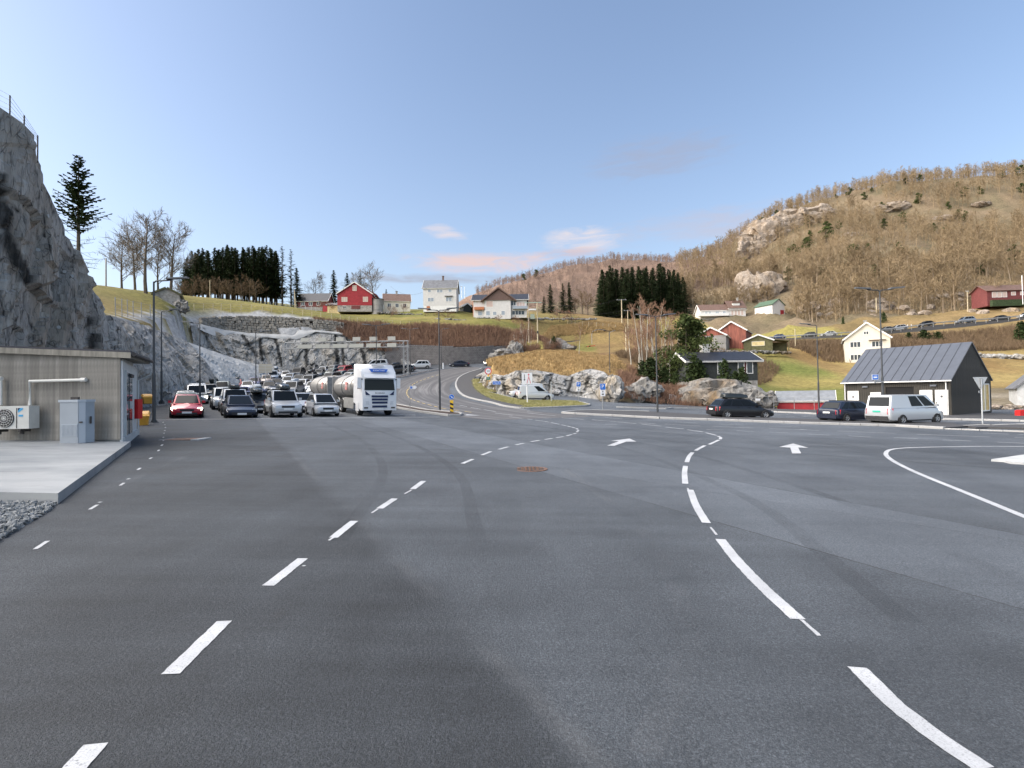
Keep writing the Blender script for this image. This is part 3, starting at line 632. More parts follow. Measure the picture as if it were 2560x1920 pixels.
# right-hand corner island with the give-way sign
ol = [(2408, 1067), (2455, 1063), (2480, 1064.5), (2700, 1066), (2700, 1078), (2470, 1072), (2440, 1073)]
isl = island('corner_island', 'small asphalt island with white kerb under the give-way sign', [(G(*p).x, G(*p).y) for p in ol], MATS['footway_asphalt'])
kerb([(2412, 1068), (2455, 1066), (2478, 1067), (2490, 1066.5), (2540, 1064.5), (2660, 1066)], isl, .25, .13); kerb([(2362, 1073.5), (2450, 1077), (2700, 1085)], isl, .16, .08)
# pale triangular island at the right edge
mat('pale_concrete', (.47, .48, .475), .85, var=.12, scale=2.5, bump=.3, bscale=25)
ol = [Z3(*p) for p in [(1888, 527), (2212, 478), (2500, 440), (2500, 580), (2212, 560), (2080, 552), (2010, 535)]]
isl = island('triangle_island', 'pale triangular concrete island at the right edge', [(G(*p).x, G(*p).y) for p in ol], MATS['pale_concrete'], h=.06, sp=.6)
# footway kerb behind the parking bays
fw = [(1540, 1019), (1580, 1020.5), (1663, 1023), (1682, 1021.5), (1775, 1023), (1922, 1030.5), (2020, 1034.5), (2068, 1038), (2200, 1043.5), (2352, 1049.5), (2460, 1052), (2700, 1058)]
fb = [(2700, 1040), (2560, 1040), (2480, 1036), (2380, 1034), (2200, 1030), (2040, 1027), (1950, 1025), (1880, 1023), (1775, 1018.5), (1690, 1018), (1640, 1019), (1580, 1018)]
foot = drape('footway', [(G(*p).x, G(*p).y) for p in fw+fb], MATS['footway_asphalt'], .12, 1.5, skirt=.15)
tag(foot, 'dark asphalt footway behind the parking bays', 'footway', kind='structure'); kerb(fw, foot, .22, .14)
# inner footway round the curve and the mown verge with signs
FI = [(1212, 921), (1186, 946), (1182, 954), (1184, 965), (1190.6, 975), (1217.7, 994), (1262, 1008), (1310, 1016), (1345, 1019.5)]
path_o = [G(*p) for p in FI]
kin = [Vector((p.x, p.y, 0)) for p in KERB_IN]
ki = KERB_IN[:-int(len(KERB_IN)*.28)]
o = drape('footway', [(p.x, p.y) for p in ki]+[(p.x, p.y) for p in smooth_line(path_o, 5)[::-1]], MATS['footway_asphalt'], .10, 1.5, skirt=.1)
tag(o, 'dark new asphalt footway hugging the inside of the curve', 'footway', kind='structure')
kerb([(p.x, p.y, 0) for p in KERB_IN], o, .28, .15, step=1.5); kerb([(1471, 1014.5), (1474, 1012), (1460, 1008), (1442, 1004)], o, .22, .13)
t = NT('verge_grass'); g = t.noise(14, det=5); g2 = t.noise(1.1, det=4)
c = t.mix(t.rng(g, .3, .7), (.19, .195, .07), (.31, .285, .12)); t.col(t.mix(t.rng(g2, .4, .65), c, (.32, .28, .14))); t.rough(.95); t.bump(g, .9, .06)
vo = smooth_line(path_o, 5)[int(5*1.2):]
vpx = [(1300, 1020.3), (1345, 1020), (1400, 1018.3), (1455, 1015.7), (1469, 1013.5), (1440, 1004.5), (1330, 1003), (1300, 1001), (1222, 981.5), (1250, 981), (1270, 984), (1262, 974), (1240, 966), (1205, 955), (1196, 948)]
ol = [(p.x, p.y) for p in vo[:-4]]+[(G(*p).x, G(*p).y) for p in vpx]
verge = drape('grass_verge', ol, MATS['verge_grass'], .13, 1.2); tag(verge, 'mown yellow-green grass verge around the signs by the white vans', 'verge', kind='structure')
kerb([(1222, 981.5), (1262, 991), (1300, 1001), (1330, 1003), (1400, 1003.5), (1440, 1004)], verge, .14, .15)
# planted median between queue and road (dark soil, two kerbs)
mo = [(1095.6, 922.5), (1050, 931.5), (1019.7, 937.5), (987, 943.5)]; hid = [(-26, 92), (-25, 82), (-22, 70), (-18, 58)]
mi_ = [(985.8, 1019.5), (1041, 1029.5), (1095.6, 1037.5), (1122.8, 1041), (1150, 1040.5)]
bk = [(1155, 1038), (1148, 1035), (1109, 1031.3), (1068.5, 1027.3), (1027.8, 1020), (985.8, 1012)]; hid2 = [(-16.2, 60), (-19.6, 71), (-22.5, 82), (-23.2, 91)]; bo = [(987, 946.5), (1019.7, 940.5), (1050, 934), (1095.6, 924)]
W2 = lambda l: [(G(*p).x, G(*p).y) for p in l]
mat('bark_soil', (.045, .028, .022), .95, var=.5, scale=6, bump=.8, bscale=14)
ol = W2(mo)+hid+W2(mi_)+W2(bk)+hid2+W2(bo)
pm = island('planted_median', 'curved planting strip of dark soil between the queue and the road', ol, MATS['bark_soil'], h=.10)
kerb([(x, y, 0) for x, y in W2(mo)+hid+W2(mi_)+W2(bk)+hid2+W2(bo)], pm, .16, .17, step=1.6)
# concrete pad and gravel on the left
pc = [G(0, 1251), G(145, 1260), G(300, 1104)]
pad_ol = [(-24, 8.4), (pc[1].x, pc[1].y), (-11.55, 15.75), (-24, 16.4)]
t = NT('pad_concrete'); g = t.noise(.9, t.map(t.pos, (.6, 1.3, 1)), det=6); g2 = t.noise(30, det=3)
c = t.mix(t.rng(g, .35, .65), (.31, .325, .33), (.21, .225, .235)); st = t.math('MAXIMUM', t.rng(t.noise(.8, t.map(t.pos, (.35, 4.0, 1), loc=(3, 1, 0)), det=5), .62, .70), t.math('MULTIPLY', t.rng(t.noise(2.6, det=5), .60, .72), .5))
t.col(t.mix(t.math('MULTIPLY', st, .75), c, (.09, .09, .095))); t.rough(t.rng(g, .35, .65, .45, .8)); t.bump(g2, .2, .01)
pad = drape('concrete_pad', pad_ol, t.m, .16, 1.0, skirt=.3); tag(pad, 'smooth pale concrete slab in front of the plank-marked building', 'concrete slab', kind='structure')
rng = random.Random(3); mb = MB()
gb = [G(-60, 1262), G(140, 1262), G(132, 1272), G(0, 1352), G(-60, 1392)]
gpoly = [(p.x, p.y) for p in gb]
xs = [p[0] for p in gpoly]; ys = [p[1] for p in gpoly]; cnt = 0
while cnt < 2600:
    x = rng.uniform(min(xs), max(xs)); y = rng.uniform(min(ys), max(ys))
    if not inside(x, y, gpoly): continue
    cnt += 1; r = rng.uniform(.02, .055); M_ = Matrix.Translation((x, y, S(x, y)+rng.uniform(.0, .05))) @ Matrix.Rotation(rng.uniform(0, 6.3), 4, Vector((rng.uniform(-1, 1), rng.uniform(-1, 1), 1)).normalized())
    a, b, c = r, r*rng.uniform(.5, .9), r*rng.uniform(.3, .6)
    vs = [M_ @ Vector(v) for v in ((a, 0, 0), (0, b, 0), (-a*rng.uniform(.6, 1), 0, 0), (0, -b, 0), (.2*a, .1*b, c), (-.1*a, 0, -c))]
    mb.add(vs, [(0, 1, 4), (1, 2, 4), (2, 3, 4), (3, 0, 4), (1, 0, 5), (2, 1, 5), (3, 2, 5), (0, 3, 5)])
t = NT('gravel_stone'); g = t.noise(7, det=2); t.col(t.mix(t.rng(g, .35, .65), (.10, .11, .115), (.30, .31, .31))); t.rough(.9)
tag(mb.build('gravel', t.m, fix=False), 'coarse grey crushed stone below the concrete slab', 'gravel', kind='stuff')
# manholes and drains in the asphalt
mat('rusty_iron', (.20, .11, .075), .75, var=.35, scale=25, bump=.5, bscale=80); mat('dark_iron', (.05, .045, .042), .7, var=.3, scale=30)
p = G(1325, 1173); t_ = thing('manhole_cover', 'round rusty manhole cover in the middle of the asphalt', 'manhole cover', (p.x, p.y, S(p.x, p.y)))
mb = MB(); mb.tube([(0, 0, -.05), (0, 0, .008)], .40, 40); mb.build('rim', MATS['rusty_iron'], t_)
mb = MB(); mb.tube([(0, 0, -.04), (0, 0, .012)], .325, 40); lid = mb.build('lid', MATS['dark_iron'], t_)
for i in range(-3, 4):
    for j in range(-3, 4):
        if math.hypot(i, j) < 3.3:
            mb = MB(); a = .7 if (i+j) % 2 else -.7
            mb.box(-.035, .035, -.01, .01, 0, .008, M=Matrix.Translation((i*.085, j*.085, .012)) @ Matrix.Rotation(a, 4, 'Z')); mb.build('tread_stud', MATS['rusty_iron'], lid)
def flat_grate(px, w, l, label, name='drain_cover'):
    p = G(*px); t_ = thing(name, label, 'drain', (p.x, p.y, S(p.x, p.y)+.01))
    MB().box(-w/2, w/2, -l/2, l/2, -.03, .003).build('plate', MATS['rusty_iron'], t_)
    for s2 in (-1, 1): MB().box(s2*w/2-.12, s2*w/2+.12, -l/2-.02, l/2+.02, -.03, .006).build('frame', MATS['pale_concrete'], t_)
flat_grate((457, 1098), 1.3, .8, 'rusty rectangular drain plate in front of the red car lane')

# ================================================================== ROCK
def rock_mat(name, a, b, dark, warm, warm_amt=.25, crack=1.0, streak=.5):
    t = NT(name); v = t.map(t.pos, (1, 1, .38), rot=(0, .18, 0))
    n1 = t.noise(.55, v, 7, .65); n2 = t.noise(3.2, v, 6, .65); n3 = t.noise(.22, t.map(t.pos, (1, 1, .3)), 4)
    c = t.mix(t.rng(n1, .36, .64), a, b); c = t.mix(t.math('MULTIPLY', t.rng(n3, .5, .68), warm_amt*2), c, warm)
    c = t.mix(t.rng(n2, .38, .62, 0, .45), c, tuple(x*.55 for x in a))
    s = t.noise(1.0, t.map(t.pos, (1.6, 1.6, .07)), 5); c = t.mix(t.math('MULTIPLY', t.rng(s, .56, .70), streak), c, tuple(min(1, x*1.5) for x in b))
    wv = t.N.new('ShaderNodeVectorMath'); wv.operation = 'MULTIPLY_ADD'
    nn = t.N.new('ShaderNodeTexNoise'); nn.inputs['Scale'].default_value = .8; t.L.new(v, nn.inputs['Vector'])
    t.L.new(nn.outputs['Color'], wv.inputs[0]); wv.inputs[1].default_value = (.9, .9, .9); t.L.new(v, wv.inputs[2])
    cr1 = t.rng(t.voro(.42, wv.outputs[0], 'DISTANCE_TO_EDGE'), 0, .035, 1, 0); cr2 = t.math('MAXIMUM', t.rng(t.voro(1.5, wv.outputs[0], 'DISTANCE_TO_EDGE'), 0, .03, .7, 0), t.rng(t.voro(3.4, t.map(wv.outputs[0], (1, 1, .6)), 'DISTANCE_TO_EDGE'), 0, .035, .5, 0))
    ck = t.math('MULTIPLY', t.math('MAXIMUM', cr1, cr2), t.rng(n2, .4, .6, .1, crack)); c = t.mix(ck, c, dark)
    t.col(c); t.rough(.9); t.b.inputs['Specular IOR Level'].default_value = .25
    c = t.mix(t.math('MULTIPLY', t.attr('stain_fissure')[2], t.rng(n2, .3, .6, .8, 1)), c, (.022, .022, .021))
    t.col(c)
    t.bump(t.math('SUBTRACT', t.math('ADD', t.math('MULTIPLY', n2, .6), t.math('MULTIPLY', t.noise(9, v, 4), .25)), t.math('MULTIPLY', ck, .6)), .75, .2); return t.m
ROCK_L = rock_mat('cliff_rock', (.33, .32, .30), (.47, .455, .43), (.03, .03, .03), (.33, .27, .19), .3, 1, .5)
ROCK_B = rock_mat('cut_rock', (.31, .30, .275), (.48, .47, .445), (.03, .028, .026), (.28, .235, .17), .4, 1, .35)
ROCK_K = rock_mat('pale_rock', (.27, .265, .25), (.45, .445, .43), (.035, .034, .032), (.40, .30, .17), .3, 1, .3)
ROCK_D = rock_mat('lichen_rock', (.17, .165, .155), (.31, .30, .28), (.03, .03, .028), (.20, .14, .08), .5, .9, .2)
t = NT('shotcrete'); g = t.noise(.35, det=5); g2 = t.noise(6, det=4); s_ = t.noise(1.0, t.map(t.pos, (.9, .9, .1)), 4)
c = t.mix(t.rng(g, .35, .65), (.40, .40, .385), (.50, .50, .485)); c = t.mix(t.rng(s_, .5, .68, 0, .5), c, (.33, .315, .27)); t.col(c); t.rough(.95); t.bump(g2, .35, .05); SHOT = t.m
def vdisp(p, sc, amp, seed=0):
    q_ = Vector((p[0]*sc+seed*7.1+.35*p[2]*sc, p[1]*sc-.2*p[2]*sc, p[2]*sc*.5)); q_ += noise.noise_vector(q_*1.3)*.13
    d, pts_ = noise.voronoi(q_)
    c = pts_[0]; h = noise.cell_vector(c*13.7+Vector((seed, 1.5, 2.5)))
    return (h.x-.5)*1.4*amp + (q_-c).dot(Vector((h.y-.5, h.z-.5, h.x-.5)))*1.5*amp
JR = Matrix.Rotation(.5, 3, 'Z') @ Matrix.Rotation(.28, 3, 'X') @ Matrix.Rotation(-.22, 3, 'Y')
def jblock(p, sx_, sy_, sz_, seed):
    q_ = JR @ Vector(p); w_ = noise.noise_vector(q_*.35+Vector((seed, 0, 0)))*.7; q_ = q_+w_
    j = math.floor(q_.z/sz_); i = math.floor(q_.x/sx_+.37*j); k = math.floor(q_.y/sy_+.53*j)
    h = math.sin(i*12.9898+j*78.233+k*37.719+seed*5.1)*43758.5453; h2 = math.sin(i*93.99+j*17.2+k*61.7+seed)*24634.63
    h -= math.floor(h); h2 -= math.floor(h2); fx = q_.x/sx_+.37*j-i
    return (h-.5)+(h2-.5)*(fx-.5)*.8
def rockface(name, label, base, top, material, nu=90, nv=36, amp=.6, seed=0, bulge=.3, back=3.0, cat='rock face', fine=.25, stain_fissures=()):
    def rs(l, n_):
        l = [Vector(p) for p in l]; L_ = [0]
        for p, q2 in zip(l, l[1:]): L_.append(L_[-1]+(q2-p).length)
        out = []
        for k in range(n_):
            s2 = L_[-1]*k/(n_-1); i = 0
            while i < len(l)-2 and L_[i+1] < s2: i += 1
            out.append(l[i].lerp(l[i+1], (s2-L_[i])/max(1e-9, L_[i+1]-L_[i])))
        return out
    B = rs(base, nu); Tp = rs(top, nu); vs = []; w = nv+4
    for i in range(nu):
        tt = B[min(i+1, nu-1)]-B[max(i-1, 0)]; tt.z = 0; tt.normalize(); out = Vector((tt.y, -tt.x, 0))
        if out.dot(Vector((0, 0, 0))-B[i]) < 0: out = -out
        for j in range(w):
            f = j/nv
            if f <= 1:
                p = B[i].lerp(Tp[i], f)+out*bulge*math.sin(math.pi*f)
                a = amp*min(1, f*6+.25)*(1 if f < .8 else 1-.7*(f-.8)/.2)
            else:
                p = Tp[i]-out*back*(j-nv)/3; p.z -= .25*(j-nv); a = amp*.4
            dsp = vdisp(p, .20, a*1.1, seed)+jblock(p, 2.6, 3.1, 3.4, seed)*a*1.1+jblock(p, .95, 1.2, 1.5, seed+2)*a*.6+fine*.2*a*noise.fractal(p*2.2, .9, 2.1, 3)
            vs.append(p+out*dsp+Vector((0, 0, .3*dsp)))
    fs = [(i*w+j, (i+1)*w+j, (i+1)*w+j+1, i*w+j+1) for i in range(nu-1) for j in range(w-1)]
    o = MB().add(vs, fs).build(name, material); tag(o, label, cat)
    if stain_fissures:
        at_ = o.data.attributes.new('stain_fissure', 'FLOAT', 'POINT'); pr = []
        for v in vs:
            d_ = v-CAM; z_ = d_.dot(FW); X_, Y_ = 1280+F*d_.dot(RT)/z_, 960-F*d_.dot(UP)/z_; val = 0
            for (a_, b_, r0) in stain_fissures:
                ab = Vector(b_)-Vector(a_); ap = Vector((X_, Y_))-Vector(a_); f_ = max(0, min(1, ap.dot(ab)/ab.dot(ab))); dd = (ap-ab*f_).length+r0*.9*noise.noise(v*.9)
                val = max(val, 1 if dd < r0*.75 else max(0, 1-(dd-r0*.75)/(r0*.45)))
            pr.append(val)
        at_.data.foreach_set('value', pr)
    return o
def gz(x, y, dz=-.4): return (x, y, S(x, y)+dz)
# high cut cliff behind the left building
base = [gz(-30, -6), gz(-27.5, 8), gz(-26.2, 22), gz(-28, 32), gz(-31, 40), gz(-33.2, 46)]
top = TOP_CLIFF
cliff = rockface('cut_cliff', 'tall blasted grey rock cliff rising behind the left building', base, top, ROCK_L, 190, 80, .5, 1, .25, back=9, cat='cliff', fine=.4, stain_fissures=[((-10, 490), (22, 600), 26), ((22, 600), (48, 660), 17), ((48, 660), (88, 722), 13), ((0, 440), (10, 470), 12), ((228, 800), (232, 860), 10)])
for X_, Y_ in ((95, 624), (146, 622), (161, 679), (147, 818), (180, 690), (205, 760), (120, 540)):
    hit = None; rr_ = ray(X_, Y_).normalized(); ok_, lc_, nn_, _ = cliff.ray_cast(CAM, rr_)
    if ok_: MB().disc(lc_-rr_*.05, nn_, .10, .05, 14).build('rock_bolt', MATS['pale_concrete'], cliff)
# lower spur along the queue, rock in front, sprayed concrete towards its tail
base = [gz(-33.0, 45), gz(-34, 48), gz(-36, 58), gz(-39.3, 72)]
top = TOP_SPUR
spur = rockface('rock_spur', 'lower grey rock wall beside the leftmost queue lane', base, top, ROCK_L, 90, 40, .6, 5, .35)
base = [gz(-39.0, 71.5), gz(-42.6, 88), gz(-45.6, 104), gz(-46.2, 109)]
top = TOP_TAIL
rockface('sprayed_slope', 'smooth pale sprayed-concrete slope tapering down behind the queue', base, top, SHOT, 70, 24, .22, 8, .25, cat='slope')
# back rock wall under the masonry
base = [(-60, 99, 6.5), (-55, 103.5, 6.2), (-50.5, 107.5, 6), gz(-46.5, 111, -1), gz(-34, 117.2, -1), gz(-24, 122.6, -1), gz(-21.5, 123.6, -1)]
top = TOP_BACK
back_wall = rockface('back_rock_wall', 'tall cracked rock wall with dark fissures behind the queue', base, top, ROCK_B, 170, 44, .75, 11, .3, stain_fissures=[((762, 850), (768, 930), 5), ((838, 845), (846, 930), 5.5), ((856, 858), (860, 925), 4), ((605, 835), (640, 890), 4), ((690, 850), (705, 915), 4), ((905, 880), (915, 915), 5), ((650, 850), (655, 900), 4)])  # dark of the fissures is painted into the rock colour along these lines
# knoll rock behind the white vans, and flank by the road
base = [gz(-4.7, 98), gz(-5.2, 90), gz(-4.6, 82), gz(-3.2, 75), gz(-1.2, 71.5), gz(2, 70), gz(5, 70.3), gz(9, 71), gz(11.5, 68.5), gz(13.5, 67)]
top = TOP_KNOLL
rockface('knoll_rock', 'pale streaked rock face behind the parked white vans', base, top, ROCK_K, 170, 40, .75, 15, .3, back=2.0, stain_fissures=[((1255, 945), (1262, 985), 4), ((1300, 930), (1310, 965), 3), ((1430, 945), (1420, 980), 4), ((1475, 940), (1460, 975), 3.5), ((1380, 938), (1372, 975), 3)])
# loose boulders / outcrops
def boulder(name, label, c, sx, sy, sz, material, seed, rot=0, sub=4, amp=.35, cat='rock', group=None):
    bm = bmesh.new(); bmesh.ops.create_icosphere(bm, subdivisions=sub, radius=1)
    for v in bm.verts:
        d = vdisp(v.co*2.2, .9, amp, seed)+.12*noise.fractal(v.co*2.5+Vector((seed, 0, 0)), .9, 2, 4)
        v.co = v.co*(1+d); v.co.x *= sx; v.co.y *= sy; v.co.z *= sz
    me = bpy.data.meshes.new(name); bm.to_mesh(me); bm.free(); me.materials.append(material)
    o = obj(name, me); o.location = c; o.rotation_euler = (0, 0, rot); tag(o, label, cat, group); return o
boulder('outcrop', 'pale boulder with rusty side at the foot of the gravel track', P(1528, 975, 66), 1.5, 1.4, 1.7, ROCK_K, 2)
boulder('outcrop', 'broad grey boulder under the leafless birches', P(1612, 985, 69), 2.4, 2.2, 1.7, ROCK_D, 5)
boulder('outcrop', 'long low grey bedrock hump below the dark bungalow', P(1800, 996, 69), 5.5, 4.0, 2.4, ROCK_D, 6, rot=-.15, amp=.22)
boulder('outcrop', 'small pale rock at the verge of the gravel track', P(1668, 1000, 71), 1.6, 1.2, .9, ROCK_K, 9)
boulder('outcrop', 'rounded rock at the right end of the bedrock hump', P(1890, 1010, 66), 2.6, 2.0, 1.6, ROCK_D, 12)
boulder('outcrop', 'pale pillar of rock below the thin trees on the knoll', P(1288, 876, 105), 1.7, 1.6, 1.9, ROCK_D, 14)
boulder('outcrop', 'flat grey boulder at the left end of the knoll crest', P(1258, 890, 100), 2.2, 1.5, 1.3, ROCK_D, 16)
boulder('outcrop', 'grey rocky ledge at the right of the block wall gap', P(1395, 872, 120), 3.5, 2, 2.2, ROCK_D, 18)
rr_ = random.Random(5)

# ---- dry-stone masonry wall above the back rock: every stone its own piece
t = NT('wall_stone'); rnd = t.rand(); g = t.noise(2.5, det=5); g2 = t.noise(9, det=4)
c = t.mix(rnd, (.17, .16, .14), (.36, .335, .29)); c = t.mix(t.rng(g, .35, .65, 0, .6), c, (.25, .22, .17)); c = t.mix(t.rng(g2, .4, .6, 0, .4), c, (.12, .115, .105)); t.col(c); t.rough(.9); t.bump(g2, .7, .08)
WST = t.m
mw_base = [P(500, 812, 105.5), P(560, 826, 111.5), P(620, 834, 114.2), P(660, 836, 115.6), P(740, 836, 118), P(800, 826, 120), P(858, 832, 122)]
mw_top = [P(500, 796, 106.5), P(545, 792, 111.5), P(620, 790, 115.5), P(700, 792, 118), P(760, 797, 119.5), P(820, 801, 121.5), P(862, 808, 123)]
masonry = thing('masonry_wall', 'rough stone masonry wall set above the back rock face', 'wall', (0, 0, 0))
def lerp_line(l, f):
    l = [Vector(p) for p in l]; L_ = [0]
    for p, q2 in zip(l, l[1:]): L_.append(L_[-1]+(q2-p).length)
    s2 = L_[-1]*f; i = 0
    while i < len(l)-2 and L_[i+1] < s2: i += 1
    return l[i].lerp(l[i+1], (s2-L_[i])/max(1e-9, L_[i+1]-L_[i]))
variants = []
for k in range(8):
    rv = random.Random(40+k); mb = MB()
    pr_ = [(-.5, -.5), (-.1, -.5+rv.uniform(-.06, .06)), (.5, -.5+rv.uniform(-.03, .08)), (.5-rv.uniform(0, .1), .5-rv.uniform(0, .12)), (rv.uniform(-.2, .2), .5), (-.5+rv.uniform(0, .1), .5-rv.uniform(0, .1))]
    vs = [(x, .25, z) for x, z in pr_]+[(x*.98, -.3+rv.uniform(-.05, .05), z*.98) for x, z in pr_]+[(x*.8, -.42+rv.uniform(-.1, .06), z*.76) for x, z in pr_]
    fs = [tuple(range(6)), tuple(range(12, 18))[::-1]]+[(r_*6+i, r_*6+(i+1) % 6, r_*6+6+(i+1) % 6, r_*6+6+i) for r_ in (0, 1) for i in range(6)]
    o = mb.add(vs, fs).build('stone', WST); variants.append(o.data); bpy.data.objects.remove(o)
rv = random.Random(9); NR = 7
for r_ in range(NR):
    f = 0.0
    while f < .995:
        wd = rv.uniform(.014, .036); f2 = min(1, f+wd); fm = (f+f2)/2
        b_, t2 = lerp_line(mw_base, fm), lerp_line(mw_top, fm); H_ = (t2-b_).length
        rows = max(2, min(NR, int(H_/.52)))
        if r_ < rows:
            L_ = (lerp_line(mw_base, f2)-lerp_line(mw_base, f)); ang = math.atan2(L_.y, L_.x)
            p = b_.lerp(t2, (r_+.5)/rows); o = obj('stone', rv.choice(variants), masonry)
            o.location = p+Vector((0, -.05+rv.uniform(-.09, .09), rv.uniform(-.06, .06))); o.rotation_euler = (-.15, rv.uniform(-.07, .07), ang); o.scale = (L_.length*.985, rv.uniform(.8, 1.1), H_/rows*rv.uniform(.9, 1.12))
        f = f2
# solid backing behind the stones
mb = MB(); vs = []
for k in range(41):
    b_, t2 = lerp_line(mw_base, k/40), lerp_line(mw_top, k/40); vs += [b_+Vector((0, .05, -.8)), t2+Vector((0, .25, -.1)), t2+Vector((0, 3.0, .0))]
mb.add(vs, [(3*k+a, 3*k+3+a, 3*k+4+a, 3*k+1+a) for k in range(40) for a in (0, 1)]); mb.build('backing', MATS['bark_soil'], masonry)
# ---- sprayed concrete bands under and over the masonry
def band(name, label, lo, hi, dep, out=.35, amp=.12, n_=60):
    vs = []
    for k in range(n_+1):
        a = lerp_line(lo, k/n_); b_ = lerp_line(hi, k/n_)
        for j in range(7):
            p = a.lerp(b_, j/6); p = p+Vector((0, -out*math.sin(math.pi*j/6)+amp*noise.fractal(p*.5, .9, 2, 4), .1*noise.noise(p)))
            vs.append(p)
        vs.append(b_+Vector((0, 2.5, -.5)))
    o = MB().add(vs, [(k*8+j, (k+1)*8+j, (k+1)*8+j+1, k*8+j+1) for k in range(n_) for j in range(7)]).build(name, SHOT, smooth=True); tag(o, label, 'concrete'); return o
band('sprayed_band', 'pale sprayed-concrete band below the masonry wall', [P(498, 822, 103), P(556, 850, 108.5), P(575, 838, 111.5), P(630, 845, 113), P(668, 843, 114.5), P(690, 846, 115), P(745, 848, 116.6), P(790, 830, 118.4), P(858, 838, 121)], [P(498, 809, 105), P(560, 824, 111), P(620, 832, 113.8), P(660, 834, 115.2), P(700, 835, 116.5), P(742, 834, 117.6), P(744, 822, 118), P(800, 826, 119.6), P(858, 831, 121.6)], 0)
# ---- dark block retaining wall along the road
t = NT('wall_block'); g = t.noise(1.2, det=4); g2 = t.noise(14, det=3); u3 = t.voro(2.4, out='Color')
c = t.mix(t.rng(g, .35, .65), (.12, .113, .11), (.20, .19, .182)); hs = t.sep(u3); c = t.mix(t.rng(hs[0], 0, 1, 0, .45), c, (.24, .225, .215)); t.col(c); t.rough(.92); t.bump(g2, .6, .05)
def block_wall(name, label, line, h0, h1, bw=.46, bh=.30, batter=.10, hfun=None):
    root = thing(name, label, 'wall', (0, 0, 0)); line = resample(line, bw); mb = MB(); nn = len(line)-1
    rv = random.Random(4)
    for i in range(nn):
        a, b_ = line[i], line[i+1]; hh = hfun(i/nn) if hfun else h0+(h1-h0)*i/nn; t_ = (b_-a); t_.z = 0; L_ = t_.length; t_.normalize(); out = Vector((t_.y, -t_.x, 0))
        if out.dot(-a) < 0: out = -out
        for r_ in range(int(hh/bh)):
            z0 = a.z+r_*bh; sh = (.5 if r_ % 2 else 0)*L_; d = rv.uniform(-.025, .025)
            c = a+t_*(sh+L_/2)-out*(r_*bh*batter); ang = math.atan2(t_.y, t_.x)
            M_ = Matrix.Translation((c.x, c.y, z0+(b_.z-a.z)*.5)) @ Matrix.Rotation(ang, 4, 'Z')
            sgn = 1 if (Matrix.Rotation(ang, 3, 'Z') @ Vector((0, 1, 0))).dot(out) > 0 else -1
            w2 = L_/2-.012; f_ = (.12+d)*sgn; bv = .025
            vs = [(-w2, -.2*sgn, 0), (w2, -.2*sgn, 0), (w2, -.2*sgn, bh-.018), (-w2, -.2*sgn, bh-.018), (-w2, f_-.05*sgn, 0), (w2, f_-.05*sgn, 0), (w2, f_-.05*sgn, bh-.018), (-w2, f_-.05*sgn, bh-.018),
                  (-w2+bv, f_, bv), (w2-bv, f_, bv), (w2-bv, f_, bh-.018-bv), (-w2+bv, f_, bh-.018-bv)]
            mb.add([M_ @ Vector(v) for v in vs], [(8, 9, 10, 11), (4, 5, 9, 8), (5, 6, 10, 9), (6, 7, 11, 10), (7, 4, 8, 11), (3, 2, 6, 7), (0, 4, 7, 3), (1, 2, 6, 5)])
    o = mb.build('blocks', MATS['wall_block'], root); o['kind'] = 'stuff'
    mb = MB(); vs = []
    for i, a in enumerate(line):
        hh = hfun(i/nn) if hfun else h0+(h1-h0)*i/nn
        t_ = (line[min(i+1, nn)]-line[max(i-1, 0)]); t_.z = 0; t_.normalize(); out = Vector((t_.y, -t_.x, 0))
        if out.dot(-a) < 0: out = -out
        vs += [a-out*.1-Vector((0, 0, .6)), a-out*(.12+hh*batter)+Vector((0, 0, hh-.05)), a-out*(2.5+hh*batter)+Vector((0, 0, hh))]
    mb.add(vs, [(3*k+q_, 3*k+3+q_, 3*k+4+q_, 3*k+1+q_) for k in range(nn) for q_ in (0, 1)]); mb.build('backfill', MATS['bark_soil'], root); return root
bwl = smooth_line([P(960, 914, 121.8), P(1022, 912.5, 123), P(1117, 915, 123.2), P(1204, 912, 126), P(1290, 902, 133)], 6)
block_wall('block_retaining_wall', 'dark concrete block retaining wall curving behind the uphill road', bwl, 5.1, 4.3, hfun=lambda f: 5.2-.9*f)
bwl2 = smooth_line([P(1395, 893, 148), P(1440, 885, 152), P(1500, 877, 156), P(1580, 870, 160), P(1640, 866, 164)], 6)
block_wall('block_retaining_wall', 'far stretch of dark block wall seen beyond the knoll', bwl2, 4.2, 3.6)

